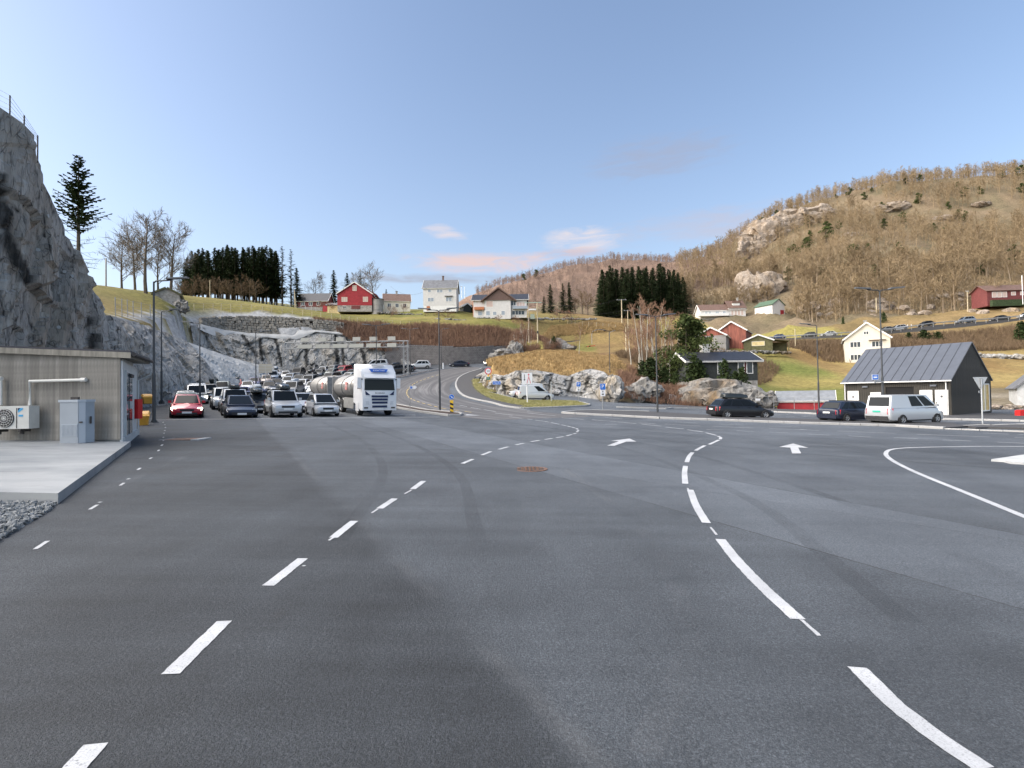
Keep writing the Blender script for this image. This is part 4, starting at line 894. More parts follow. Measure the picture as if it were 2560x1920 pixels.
# ---- faint tyre marks and drag stains on the asphalt
t = NT('tyre_rubber'); t.b.inputs['Base Color'].default_value = (.02, .02, .021, 1); t.rough(.7)
al = t.math('MULTIPLY', t.rng(t.noise(.5, det=4), .35, .7), t.rng(t.noise(70, det=2), .35, .65, .06, .28)); t.L.new(al, t.b.inputs['Alpha'])
t = NT('dust_streak'); t.b.inputs['Base Color'].default_value = (.26, .27, .28, 1); t.rough(.9)
al = t.math('MULTIPLY', t.rng(t.noise(.5, det=5), .42, .7), t.rng(t.noise(40, det=3), .35, .65, .06, .32)); t.L.new(al, t.b.inputs['Alpha'])
for pl, w, m_ in ([[(-2, 6), (-3, 12), (-6, 20), (-11, 30)], .2, 'tyre_rubber'], [[(-.4, 6), (-1.4, 12), (-4.4, 20), (-9.4, 30)], .2, 'tyre_rubber'], [[(3, 4), (4, 10), (3, 20), (-2, 32), (-8, 44)], .22, 'tyre_rubber'], [[(4.5, 4), (5.5, 10), (4.5, 20), (-.5, 32), (-6.5, 44)], .22, 'tyre_rubber'], [[(12, 14), (4, 19), (-6, 23), (-14, 26)], .3, 'dust_streak'], [[(14, 17), (5, 23), (-5, 27), (-13, 29)], .35, 'dust_streak'],
                  [[(16, 20), (8, 26), (-2, 30.5), (-10, 33)], .4, 'dust_streak'], [[(24, 12), (14, 18), (6, 27), (0, 38)], .3, 'dust_streak'], [[(20, 9), (11, 14), (4, 23), (-2, 36)], .25, 'tyre_rubber'], [[(-6, 5), (-7, 9), (-9, 15)], .18, 'dust_streak'], [[(.6, 2.5), (1.3, 4), (1.6, 7), (1.2, 12)], .16, 'dust_streak'], [[(26, 22), (14, 29), (2, 34), (-8, 36)], .5, 'dust_streak']):
    mark('tyre_mark', [(x, y, 0) for x, y in pl], w, MATS[m_], .003, smooth=True)
# ================================================================== BUILDINGS
mat('glass_dark', (.035, .045, .055), .08, spec=.8); mat('glass_pale', (.30, .34, .38), .12, spec=.8)
mat('white_trim', (.74, .73, .70), .6, var=.06, scale=3); mat('white_board', (.60, .585, .56), .65, var=.07, scale=2)
mat('red_board', (.31, .02, .028), .7, var=.18, scale=1.5); mat('oldred_board', (.25, .085, .06), .85, var=.35, scale=1.2, stretch=(2, 2, .3))
mat('slate_grey', (.13, .135, .145), .75, var=.25, scale=1.5); mat('tile_black', (.022, .024, .032), .5, var=.3, scale=2); mat('tile_brown', (.14, .085, .065), .75, var=.25, scale=2)
mat('stone_base', (.33, .31, .28), .9, var=.3, scale=2, bump=.4, bscale=6); mat('silo_concrete', (.27, .26, .245), .9, var=.25, scale=.8, bump=.3, bscale=5)
mat('brown_gable', (.13, .082, .068), .75, var=.15, scale=2); mat('olive_board', (.105, .10, .045), .8, var=.25, scale=2); mat('dark_board', (.035, .04, .038), .8, var=.3, scale=3)
mat('rust_red', (.15, .038, .036), .75, var=.2, scale=2); mat('corrugated', (.22, .235, .25), .5, var=.15, scale=2, metal=.2); mat('green_roof', (.07, .12, .075), .7, var=.2, scale=1)
mat('cream', (.64, .60, .50), .65, var=.05, scale=2); mat('orange_door', (.42, .15, .06), .6); mat('pink_reflection', (.55, .42, .36), .25); mat('yellow_board_glow', (.62, .50, .25), .5, var=.15, scale=2)  # pane colours carry a painted pink reflection and a painted yellow window glow
def face_frame(face, w, dp):
    return {'front': (Vector((0, -dp/2, 0)), Vector((1, 0, 0)), Vector((0, -1, 0))), 'back': (Vector((0, dp/2, 0)), Vector((-1, 0, 0)), Vector((0, 1, 0))),
            'right': (Vector((w/2, 0, 0)), Vector((0, 1, 0)), Vector((1, 0, 0))), 'left': (Vector((-w/2, 0, 0)), Vector((0, -1, 0)), Vector((-1, 0, 0)))}[face]
def fbox(mb, o, ax, nrm, u0, u1, z0, z1, n0, n1, mi=0):
    vs = [o+ax*u+nrm*k+Vector((0, 0, z)) for k in (n0, n1) for z in (z0, z1) for u in (u0, u1)]
    mb.add(vs, [(0, 1, 3, 2), (4, 6, 7, 5), (0, 4, 5, 1), (2, 3, 7, 6), (0, 2, 6, 4), (1, 5, 7, 3)], mi)
def window(root, face, w, dp, u, z, ww, wh, frame, pane='glass_dark', bars=1, name='window', fw=.1):
    o, ax, nrm = face_frame(face, w, dp); mb = MB()
    for a in ((u-ww/2-fw, u-ww/2, z-fw, z+wh+fw), (u+ww/2, u+ww/2+fw, z-fw, z+wh+fw), (u-ww/2, u+ww/2, z-fw, z), (u-ww/2, u+ww/2, z+wh, z+wh+fw)): fbox(mb, o, ax, nrm, *a, -.02, .06)
    for k in range(bars): c = u-ww/2+ww*(k+1)/(bars+1); fbox(mb, o, ax, nrm, c-fw/2, c+fw/2, z, z+wh, -.02, .05)
    f = mb.build(name, MATS[frame], root); mb = MB(); fbox(mb, o, ax, nrm, u-ww/2, u+ww/2, z, z+wh, -.02, .02); mb.build('pane', MATS[pane], f); return f
def panel(root, name, face, w, dp, u, z, ww, wh, m_, out=.04):
    o, ax, nrm = face_frame(face, w, dp); mb = MB(); fbox(mb, o, ax, nrm, u-ww/2, u+ww/2, z, z+wh, -.02, out); return mb.build(name, MATS[m_], root)
def gable(name, label, cat, loc, rot, w, dp, h, rise, axis, wall, roof, trim='white_trim', over=.35, base=0, base_m='stone_base', th=.16, gable_m=None, peak=.5, group=None, sink=.8):
    root = thing(name, label, cat, loc, rot, group); x, y = w/2, dp/2
    if base: MB().box(-x+.03, x-.03, -y+.03, y-.03, -sink, base).build('foundation', MATS[base_m], root)
    mb = MB(); z0 = base if base else -sink
    mb.box(-x, x, -y, y, z0, h); pk = (peak-.5)*2
    if axis == 'x': mb.add([(-x, -y, h), (-x, y, h), (-x, pk*y, h+rise), (x, -y, h), (x, y, h), (x, pk*y, h+rise)], [(0, 1, 2), (3, 5, 4), (0, 2, 5, 3), (1, 4, 5, 2)], 1)
    else: mb.add([(-x, -y, h), (x, -y, h), (pk*x, -y, h+rise), (-x, y, h), (x, y, h), (pk*x, y, h+rise)], [(0, 1, 2), (3, 5, 4), (0, 2, 5, 3), (1, 4, 5, 2)], 1)
    mb.build('wall', [MATS[wall], MATS[gable_m or wall]], root)
    # roof slabs
    for s in (-1, 1):
        half = (y if axis == 'x' else x); run = half*(1+s*-pk) if s > 0 else half*(1+pk)
        e = Vector((0, s*half, h)) if axis == 'x' else Vector((s*half, 0, h)); r_ = Vector((0, pk*half, h+rise)) if axis == 'x' else Vector((pk*half, 0, h+rise))
        d = (e-r_); L_ = d.length; d.normalize(); e2 = e+d*over; ax = Vector((1, 0, 0)) if axis == 'x' else Vector((0, 1, 0)); ln = (x if axis == 'x' else y)+over
        nrm = ax.cross(d); nrm = nrm if nrm.z > 0 else -nrm
        mb = MB(); mb.extr([r_-ax*ln+nrm*.02, r_+ax*ln+nrm*.02, e2+ax*ln+nrm*.02, e2-ax*ln+nrm*.02], nrm*th); rf = mb.build('roof', MATS[roof], root)
        if trim:
            mb = MB()
            for t_ in (-1, 1): mb.extr([r_+ax*t_*(ln+.02)+nrm*(th+.04), e2+ax*t_*(ln+.02)+nrm*(th+.04), e2+ax*t_*(ln+.02)-nrm*.12, r_+ax*t_*(ln+.02)-nrm*.12], ax*t_*.06)
            mb.extr([e2-ax*ln+nrm*(th+.01), e2+ax*ln+nrm*(th+.01), e2+ax*ln-nrm*.06, e2-ax*ln-nrm*.06], d*.05); mb.build('bargeboard', MATS[trim], rf)
    return root
def chimney(root, x, y, z0, z1, s=.6, m_='stone_base'):
    MB().box(-s/2, s/2, -s/2, s/2, 0, z1-z0).box(-s/2-.08, s/2+.08, -s/2-.08, s/2+.08, z1-z0, z1-z0+.12).build('chimney', MATS[m_], root).location = (x, y, z0)
# --- red barn and neighbours on the upper pasture
p = P(897, 781, 164); b = gable('red_barn', 'bright red barn with white bargeboards on a stone base', 'barn', p, R(6), 10.2, 13, 4.7, 3.4, 'y', 'red_board', 'tile_black', base=1.1)
for u, z, ww, wh in ((0, 5.6, 1.0, 1.5), (-3.0, 2.3, 1.5, 1.2), (3.2, 2.3, 1.3, 1.3)): window(b, 'front', 10.2, 13, u, z, ww, wh, 'cream', 'pink_reflection', 1)
panel(b, 'cellar_door', 'front', 10.2, 13, .3, .0, 2.6, 1.0, 'rust_red'); window(b, 'front', 10.2, 13, -3.1, .2, .9, .7, 'white_trim', 'glass_dark', 2)
mb = MB(); mb.extr([(2.2, -2.5, 6.6), (6.0, -2.5, 4.6), (6.0, -2.5, 5.2), (2.0, -2.5, 7.6)], (0, 8, 0)); mb.build('roof_extension', MATS['rust_red'], b)
p = P(944, 781, 160); b = thing('silo', 'squat round concrete silo beside the red barn', 'silo', p)
MB().tube([(0, 0, -1), (0, 0, 3.9)], 1.75, 24).build('shell', MATS['silo_concrete'], b, smooth='auto'); MB().tube([(0, 0, 3.9), (0, 0, 4.05)], 1.95, 24).build('cap', MATS['tile_black'], b)
p = P(992, 780, 168); b = gable('farm_cottage', 'cream farm cottage with brown roof right of the red barn', 'house', p, R(14), 8.2, 6.5, 3.0, 2.7, 'x', 'cream', 'tile_brown')
for u in (-2.4, 0, 2.4): window(b, 'front', 8.2, 6.5, u, 1.0, .9, 1.1, 'white_trim')
window(b, 'right', 8.2, 6.5, 0, 3.6, .8, 1.0, 'white_trim'); chimney(b, 0, 0, 5.2, 6.6)
p = P(790, 777, 171); b = gable('farm_outbuilding', 'low dark red outbuilding with white windows left of the red barn', 'outbuilding', p, R(2), 9.5, 7, 2.6, 3.0, 'x', 'rust_red', 'tile_black', base=.7)
for u in (-3, -.5, 2): window(b, 'front', 9.5, 7, u, 1.2, 1.0, 1.0, 'white_trim')
p = P(838, 781, 162); b = gable('woodshed', 'pale board woodshed at the left foot of the red barn', 'shed', p, 0, 4.2, 3, 2.0, .8, 'x', 'yellow_board_glow', 'slate_grey', trim=None)
panel(b, 'door', 'front', 4.2, 3, -2.6, 0, 1.4, 1.9, 'red_board')
p = P(1104, 778, 161); b = gable('white_house', 'plain white three-storey house with flat grey roofline on the pasture', 'house', p, R(1), 10, 8.5, 6.3, 3.2, 'x', 'white_board', 'slate_grey', over=.3, base=1.0, base_m='white_trim')
for u, z, ww, wh, br in ((-3.1, 5.1, .85, .8, 0), (0, 5.0, 1.6, .85, 1), (3.1, 5.1, .85, .8, 0), (-2.7, 2.3, 1.7, 1.1, 1), (2.7, 2.3, 1.6, 1.2, 1)): window(b, 'front', 10, 8.5, u, z, ww, wh, 'white_trim', 'glass_pale', br)
panel(b, 'canopy', 'front', 10, 8.5, 2.7, 3.75, 2.4, .12, 'dark_board', .5); panel(b, 'cellar_door', 'front', 10, 8.5, -3.5, -.4, 1.0, 1.3, 'orange_door'); chimney(b, .6, 0, 9.4, 10.8, .5, 'tile_brown')
p = P(1252, 794, 160); b = gable('chalet', 'white two-storey chalet with black roof and big brown gable', 'house', p, R(-1), 16, 9, 4.7, 2.3, 'x', 'white_board', 'tile_black', over=.6)
g_ = MB(); g_.add([(-4.9, -5.6, 4.4), (4.1, -5.6, 4.4), (-.4, -5.6, 7.7), (-4.9, 0, 4.4), (4.1, 0, 4.4), (-.4, 0, 7.7)], [(0, 1, 2), (3, 5, 4), (0, 2, 5, 3), (1, 4, 5, 2), (0, 3, 4, 1)]); g_.build('front_gable', MATS['brown_gable'], b)
for s in (-1, 1):
    e = Vector((-.4+s*5.3, -6.2, 3.9)); r_ = Vector((-.4, -6.2, 7.85)); mb = MB(); mb.extr([r_, e, e+Vector((0, 0, .35)), r_+Vector((0, 0, .4))], (0, 7, 0)); mb.build('gable_roof', MATS['brown_gable'], b)
MB().box(-4.6, 3.2, -5.3, -4.4, -1.2, 4.4).build('bay', MATS['white_board'], b)
for u, z, ww, wh in ((-3.1, 2.5, 1.9, 1.7), (-3.6, .0, 1.1, 1.2), (-1.6, .0, 1.0, 1.0), (.9, .0, 1.0, 1.2)):
    f = window(b, 'front', 16, 10.6, u, z, ww, wh, 'white_trim', 'pink_reflection' if z > 1 else 'glass_pale', 0)
window(b, 'front', 16, 9.1, 4.0, 2.9, 1.3, 1.3, 'white_trim'); window(b, 'front', 16, 9.1, 6.2, 2.6, 2.4, 1.2, 'white_trim', 'pink_reflection', 2); window(b, 'front', 16, 9.1, 5.4, .1, 3.6, 1.2, 'white_trim', 'glass_dark', 3)
window(b, 'front', 16, 9.1, -6.0, .1, 1.2, 1.2, 'white_trim', 'glass_pale', 0); panel(b, 'balcony_rail', 'front', 16, 9, 6.0, 1.7, 4.4, .8, 'glass_pale', 1.2); panel(b, 'balcony_rail', 'front', 16, 9, -6.2, 1.7, 3.0, .8, 'orange_door', 1.0); panel(b, 'brick_pier', 'left', 16, 9, 2, -1, 2.0, 6.0, 'orange_door', .3)
p = P(1163, 780, 168); b = gable('garden_shed', 'small shed with pale gable between the two houses', 'shed', p, R(30), 2.6, 3, 1.6, .9, 'y', 'dark_board', 'slate_grey')
# --- houses on the right-hand slope
p = P(1800, 798, 198); b = gable('long_farmhouse', 'long low white farmhouse with brown roof under the crag', 'house', p, R(-3), 16.5, 7, 2.9, 2.6, 'x', 'white_board', 'tile_brown', base=.5)
for u, z, ww in ((-6.2, 1.6, .7), (-4.9, 1.6, .7), (-2.2, 1.5, 1.2), (.4, 1.7, .9)): window(b, 'front', 16.5, 7, u, z, ww, .8, 'white_trim', 'glass_pale', 1)
for u in (3.4, 4.6, 5.8, 7.0): window(b, 'front', 16.5, 7, u, .9, .8, 1.9, 'white_trim', 'pink_reflection', 0)
mb = MB(); mb.box(2.0, 8.3, -3.6, 3.4, 2.9, 3.6); mb.build('upper_wall', MATS['white_board'], b); mb = MB(); mb.extr([(1.8, -3.9, 3.5), (8.6, -3.9, 3.5), (8.6, 0, 6.8), (1.8, 0, 6.8)], (0, .1, .2)); mb.extr([(1.8, 3.9, 3.5), (8.6, 3.9, 3.5), (8.6, 0, 6.8), (1.8, 0, 6.8)], (0, -.1, .2)); mb.build('upper_roof', MATS['tile_brown'], b)
MB().box(3.9, 6.5, -2.6, -.5, 4.4, 5.6).build('dormer', MATS['white_trim'], b); MB().box(3.6, 6.8, -2.9, 0, 5.6, 6.3).build('dormer_roof', MATS['tile_brown'], b); chimney(b, 6.6, 0, 6.6, 7.9); MB().box(-9.5, 1.5, -5.2, -3.5, .6, 1.5).build('veranda', MATS['white_trim'], b)
p = P(1924, 788, 190); b = gable('white_barn', 'small white barn with green roof beside the crag', 'barn', p, R(24), 6.2, 7.5, 3.2, 2.0, 'y', 'white_board', 'green_roof', trim=None)
window(b, 'right', 6.2, 7.5, -1.5, 1.5, 1.0, .8, 'white_trim'); window(b, 'right', 6.2, 7.5, 1.2, 1.5, 1.0, .8, 'white_trim'); panel(b, 'red_door', 'front', 6.2, 7.5, 1.8, -.8, 1.8, 2.2, 'red_board')
p = P(1838, 869, 132); b = gable('old_barn', 'weathered red barn with sagging slate roof, the taller of the pair', 'barn', p, R(-32), 6.6, 10, 3.8, 2.2, 'y', 'oldred_board', 'slate_grey')
p = P(1783, 873, 126); b = gable('old_cowshed', 'weathered red gabled cowshed with grey masonry front below the pine', 'barn', p, R(-28), 6.6, 8, 2.9, 1.9, 'y', 'silo_concrete', 'tile_black', gable_m='oldred_board')
window(b, 'front', 6.6, 8, 0, 1.6, .9, .7, 'cream', 'yellow_board_glow', 0)
p = P(1893, 874, 126); b = gable('olive_shed', 'olive shed with a big yellow window beside the road', 'shed', p, R(-20), 6.2, 5, 2.0, 1.3, 'y', 'olive_board', 'tile_black')
window(b, 'front', 6.2, 5, 0, .8, 2.6, .9, 'cream', 'yellow_board_glow', 0); MB().extr([(3.1, -2, 2.1), (6.8, -2, 1.6), (6.8, 2.2, 1.6), (3.1, 2.2, 2.1)], (0, 0, .12)).box(3.1, 6.7, 1.8, 2.0, -.8, 1.7).box(6.5, 6.65, -1.9, -1.75, -.8, 1.6).build('lean_to', MATS['olive_board'], b)
p = P(1785, 968, 80); b = gable('dark_bungalow', 'dark bungalow with black roof behind clipped evergreens', 'house', p, R(3), 10.4, 6.5, 3.9, 1.35, 'x', 'dark_board', 'tile_black', over=.6, base=.9)
for u in (-.4, 2.7, 4.0): window(b, 'front', 10.4, 6.5, u, 2.0, .8, 1.6, 'white_trim', 'glass_dark', 0)
panel(b, 'red_post', 'front', 10.4, 6.5, 3.3, 1.9, .18, 1.7, 'rust_red'); panel(b, 'red_post', 'front', 10.4, 6.5, .4, 1.9, .18, 1.7, 'rust_red'); chimney(b, -1.2, .3, 4.9, 6.5, 1.1, 'white_trim')
p = P(2165, 914, 122); b = gable('white_farmhouse', 'large white gabled farmhouse half hidden by the dark ferry hall', 'house', p, R(-31), 8.6, 10.5, 6.0, 3.5, 'y', 'cream', 'slate_grey', over=.4, base=.6)
for u, z in ((-2.2, 4.1), (1.9, 4.0), (-2.2, 1.2), (2.0, 1.2)): window(b, 'front', 8.6, 10.5, u, z, 1.9, 1.15, 'white_trim', 'glass_dark', 2)
window(b, 'front', 8.6, 10.5, -.1, 6.9, .8, .6, 'white_trim'); panel(b, 'canopy', 'front', 8.6, 10.5, 1.9, 5.4, 3.2, .12, 'brown_gable', .6); panel(b, 'canopy', 'front', 8.6, 10.5, .8, 2.75, 3.4, .12, 'white_trim', .7)
for u in (-2.8, 1.6): window(b, 'right', 8.6, 10.5, u, 4.0, 1.6, 1.2, 'white_trim', 'glass_dark', 2)
chimney(b, 0, -1, 9.2, 10.4)
p = P(2514, 750, 162); b = gable('red_cabin', 'long dark red cabin with white windows up on the wooded slope', 'cabin', p, R(-4), 15.5, 6, 2.6, 1.9, 'x', 'rust_red', 'tile_brown', trim=None, over=.6, sink=2.2)
for u in (-5.7, -4.2, -2.7): window(b, 'front', 15.5, 6, u, .5, 1.1, 1.5, 'white_trim', 'pink_reflection', 0)
for u in (-.2, 2.4, 4.9): window(b, 'front', 15.5, 6, u, 1.0, 1.1, .9, 'white_trim', 'pink_reflection', 0)
MB().box(-8, 8, -5.2, -4.2, -2.6, -.7).build('hedge', mat('hedge_green', (.03, .05, .018), .9, var=.5, scale=3), b)
p = Vector((37.4, 66.5, -2.15)); b = gable('boathouse', 'red boathouse with corrugated grey roof below the car park', 'boathouse', p, R(60), 3.3, 6.2, 2.5, 1.15, 'y', 'red_board', 'corrugated', over=.2)
window(b, 'front', 3.3, 6.2, .2, .7, 1.3, 1.6, 'white_trim', 'glass_pale', 2); panel(b, 'corner_board', 'front', 3.3, 6.2, -1.5, -.5, .3, 3.2, 'white_trim'); panel(b, 'corner_board', 'front', 3.3, 6.2, 1.52, -.5, .2, 3.2, 'white_trim')
for r_ in [c for c in b.children if c.name.startswith('roof')]: pass
p = P(2590, 1018, 63); b = gable('slate_shed', 'old shed with slate roof cut off by the right edge', 'shed', p, R(-38), 4, 7, 2.4, 1.9, 'y', 'pale_concrete', 'slate_grey', trim=None)
p = P(420, 763, 97); b = gable('stone_cellar', 'sod-roofed stone cellar on the left of the pasture', 'cellar', p, R(28), 4.0, 4.5, 1.6, 1.1, 'y', 'stone_base', 'olive_board', trim=None, th=.3)
boulder('stone_mound', 'rough stone mound against the sod-roofed cellar', P(448, 768, 95), 1.7, 1.2, 1.15, ROCK_D, 21)

# --- dark ferry hall with standing-seam roof
A = P(2379.3, 1037.5, 43.1); dl = Vector((-.56, .828, 0)); dg = Vector((.828, .56, 0)); zb = A.z-.05
hall = thing('ferry_hall', 'dark timber waiting hall with grey standing-seam metal roof', 'building', (A.x, A.y, zb), math.atan2(-dl.y, -dl.x))
# local x: from far-left end (-8.1) to A (0); local y: away along gable
LW, GW, EH, RH = 8.15, 10.6, 3.0, 6.25
t = NT('charred_timber'); lc = t.N.new('ShaderNodeTexCoord').outputs['Object']; g = t.noise(1, t.map(lc, (14, 14, .8)), det=4); g2 = t.noise(3, lc, 4)
t.col(t.mix(t.rng(g, .35, .65), (.018, .017, .014), (.062, .056, .046))); t.rough(.8); t.bump(g, .4, .02); TIM = t.m
mat('seam_metal', (.13, .142, .165), .45, var=.06, scale=1.5, metal=.35); mat('seam_dark', (.075, .08, .09), .5, metal=.3); mat('interior_dark', (.01, .01, .011), .9); mat('timber_light', (.55, .38, .14), .6, var=.15, scale=4)
mb = MB(); mb.box(-LW+.05, -.05, .05, GW-.05, -.5, EH); mb.add([(-LW+.05, .05, EH), (-LW+.05, GW-.05, EH), (-LW+.05, GW/2, RH-.1), (-.05, .05, EH), (-.05, GW-.05, EH), (-.05, GW/2, RH-.1)], [(0, 1, 2), (3, 5, 4), (0, 2, 5, 3), (1, 4, 5, 2)])
mb.build('wall', MATS['interior_dark'], hall)
def board_mesh(h, w=.145, d=.03): return MB().box(-w/2, w/2, -d/2, d/2, 0, h)
cache = {}
def put_board(x, y, z0, z1, ax):
    h = round(z1-z0, 2)
    if h < .08: return
    if (h, ax) not in cache:
        mb = MB().box(*((-.072, .072, -.02, .0) if ax == 'x' else (0, .02, -.072, .072)), 0, h); o = mb.build('board', TIM, hall); cache[(h, ax)] = o.data
    else: o = obj('board', cache[(h, ax)], hall)
    o.location = (x, y+random.uniform(-.006, 0) if ax == 'x' else y, z0) if ax == 'x' else (x+random.uniform(0, .006), y, z0)
holes = [(-7.35, .95, 2.15), (-1.70, .9, 2.15), (-.62, .9, 2.15)]    # x centre, width, height
open_ = (-4.62, -2.55, 2.45)
x = -LW+.075
while x < 0:
    hole = next((h for h in holes if abs(x-h[0]) < h[1]/2), None)
    if open_[0] < x < open_[1]: put_board(x, 0, open_[2], EH, 'x')
    elif hole: put_board(x, 0, hole[2], EH, 'x')
    else: put_board(x, 0, -.05, EH, 'x')
    x += .151
y = .075
while y < GW:
    top_z = EH+(RH-EH)*(1-abs(y-GW/2)/(GW/2))-.02
    if 7.7 < y < 9.95: put_board(0, y, -.05, .12, 'y'); put_board(0, y, 2.62, top_z, 'y')
    else: put_board(0, y, -.05, top_z, 'y')
    y += .151
for (cx, w, h) in holes:
    d_ = MB().box(cx-w/2, cx+w/2, -.045, 0, .05, h).build('door', MATS['white_trim'], hall); MB().box(cx-w/2+.06, cx-w/2+.1, -.09, -.045, 1.0, 1.15).build('handle', MATS['dark_iron'], d_)
    MB().box(cx-.08, cx+.08, -.05, -.045, 1.5, 1.68).build('symbol_plate', MATS['seam_dark'], d_)
MB().box(-5.9, -5.05, -.06, 0, 1.1, 2.0).build('notice_board', MATS['white_trim'], hall)
MB().box(-3.05, -2.7, -.06, -.01, 1.1, 1.75).build('ticket_box', MATS['timber_light'], hall); MB().box(-4.0, -3.4, -.05, -.01, 1.2, 1.6).build('screen', MATS['glass_dark'], hall)
for x in (-6.3, -1.15): MB().box(x-.22, x+.22, -.16, -.02, 2.45, 2.6).build('wall_lamp', MATS['seam_metal'], hall)
wz = thing  # noqa
win = MB().box(-.02, .05, 7.65, 7.85, .1, 2.65).box(-.02, .05, 9.8, 10.0, .1, 2.65).box(-.02, .05, 7.65, 10.0, 2.55, 2.65).box(-.02, .05, 7.65, 10.0, .1, .2).box(-.02, .045, 8.6, 8.75, .2, 2.55).build('tall_window', MATS['white_trim'], hall)
MB().box(-.03, .02, 7.85, 8.6, .2, 2.55).box(-.03, .02, 8.75, 9.8, .2, 2.55).build('pane', MATS['yellow_board_glow'], win); MB().box(.02, .04, 9.35, 9.8, .2, 2.55).build('jamb_lining', MATS['timber_light'], win)
MB().disc((.02, 7.0, 1.9), (1, 0, 0), .12, .06).build('bell', MATS['white_trim'], hall)
for s in (0, 1):
    ey = -.22 if s == 0 else GW+.22; ez = EH+.02-(RH-EH)*.22/(GW/2); my = GW/2
    mb = MB(); mb.extr([(-LW-.12, ey, ez), (.12, ey, ez), (.12, my, RH+.02), (-LW-.12, my, RH+.02)], (0, -.05 if s == 0 else .05, .09)); rf = mb.build('roof', MATS['seam_metal'], hall)
    if s == 0:
        sl = Vector((0, my-ey, RH+.02-ez)); L_ = sl.length; an = math.atan2(sl.z, sl.y)
        for k in range(12):
            xx = -LW+.35+k*.72
            if xx > 0: break
            o = MB().box(-.012, .012, 0, L_-.05, .075, .125).build('standing_seam', MATS['seam_dark'], rf); o.location = (xx, ey-.02, ez); o.rotation_euler = (an, 0, 0)
        MB().box(-LW-.14, .14, ey-.17, ey-.05, ez-.03, ez+.07).build('gutter', MATS['white_trim'], rf)
MB().tube([(-.28, -.14, EH-.15), (-.28, -.14, -.02)], .045, 8).build('downpipe', MATS['white_trim'], hall); MB().tube([(-LW+.15, -.14, EH-.15), (-LW+.15, -.14, -.02)], .045, 8).build('downpipe', MATS['white_trim'], hall)
MB().box(-LW+1.55, -LW+1.75, 3.2, 3.35, 4.55, 5.0).build('roof_vent', MATS['dark_iron'], hall)

# --- small service building on the left (board-marked grey walls)
zp = S(-12, 15.6)+.16
A = Vector((-11.72, 15.62, zp)); B = Vector((-14.35, 19.85, zp)); C = Vector((-23, 21.5, zp)); D = Vector((-22.5, 15.9, zp))
serv = thing('service_building', 'low grey plank-marked service building at the left edge', 'building', (0, 0, 0))
t = NT('grey_plank'); rnd = t.rand(); lc = t.N.new('ShaderNodeTexCoord').outputs['Object']; g = t.noise(1, t.map(lc, (9, 9, .8)), det=5); g2 = t.noise(2.2, lc, 4)
c = t.mix(t.math('ADD', t.math('MULTIPLY', rnd, .5), t.rng(g, .3, .7, 0, .5)), (.17, .16, .142), (.37, .35, .31)); t.col(t.mix(t.rng(g2, .42, .68, 0, .7), c, (.12, .112, .10))); t.rough(.9); t.bump(g, .3, .02); PLK = t.m
mat('plaster_white', (.56, .57, .56), .8, var=.05, scale=1.5); mat('roof_felt', (.03, .032, .045), .6); mat('fascia_grey', (.24, .225, .19), .85, var=.25, scale=3, stretch=(3, 3, .5))
zt = lambda x: 2.50+.055*(-x-11.7)
ip = [(A.x-.1, A.y+.06), (B.x-.1, B.y-.02), (C.x, C.y), (D.x, D.y+.06)]
mb = MB(); n4 = 4; vs = [(x, y, zp-.4) for x, y in ip]+[(x, y, zp+zt(x)) for x, y in ip]; mb.add(vs, [(0, 1, 2, 3), (7, 6, 5, 4)]+[(k, (k+1) % 4, 4+(k+1) % 4, 4+k) for k in range(4)]); mb.build('wall_core', MATS['plaster_white'], serv)
x = -11.79; k = 0
pm_ = {}
while x > -20:
    f = (x-A.x)/(D.x-A.x); yy = A.y+(D.y-A.y)*f; h = zt(x)
    key = round(h, 1); w_ = .098
    o = MB().box(-.0485, .0485, -.03, .05, 0, h-.02).build('board', PLK, serv); o.location = (x, yy+random.uniform(-.008, .0), zp+.05); x -= .0995
d = (B-A).normalized(); nr = Vector((d.y, -d.x, 0)); nr = nr if nr.x > 0 else -nr
def side_box(name, u0, u1, z0, z1, n0, n1, m_, parent=serv):
    vs = [A+d*u+nr*k_+Vector((0, 0, z)) for k_ in (n0, n1) for z in (z0, z1) for u in (u0, u1)]
    return MB().add(vs, [(0, 1, 3, 2), (4, 6, 7, 5), (0, 4, 5, 1), (2, 3, 7, 6), (0, 2, 6, 4), (1, 5, 7, 3)]).build(name, MATS[m_], parent)
side_box('side_wall', .0, 4.95, -.2, 2.42, -.05, 0.02, 'plaster_white'); side_box('plinth', .05, 4.95, -.3, .12, .0, .06, 'pale_concrete')
sw = side_box('glazed_door', .45, 1.35, .1, 2.12, .01, .05, 'glass_dark'); side_box('frame', .40, .46, .1, 2.15, .01, .08, 'plaster_white', sw)
sw = side_box('glazed_door', 1.75, 2.75, .1, 2.12, .01, .05, 'glass_dark'); side_box('handle', 1.85, 1.9, .95, 1.2, .05, .12, 'white_trim', sw); side_box('closer', 1.75, 2.75, 2.0, 2.1, .05, .1, 'dark_iron', sw)
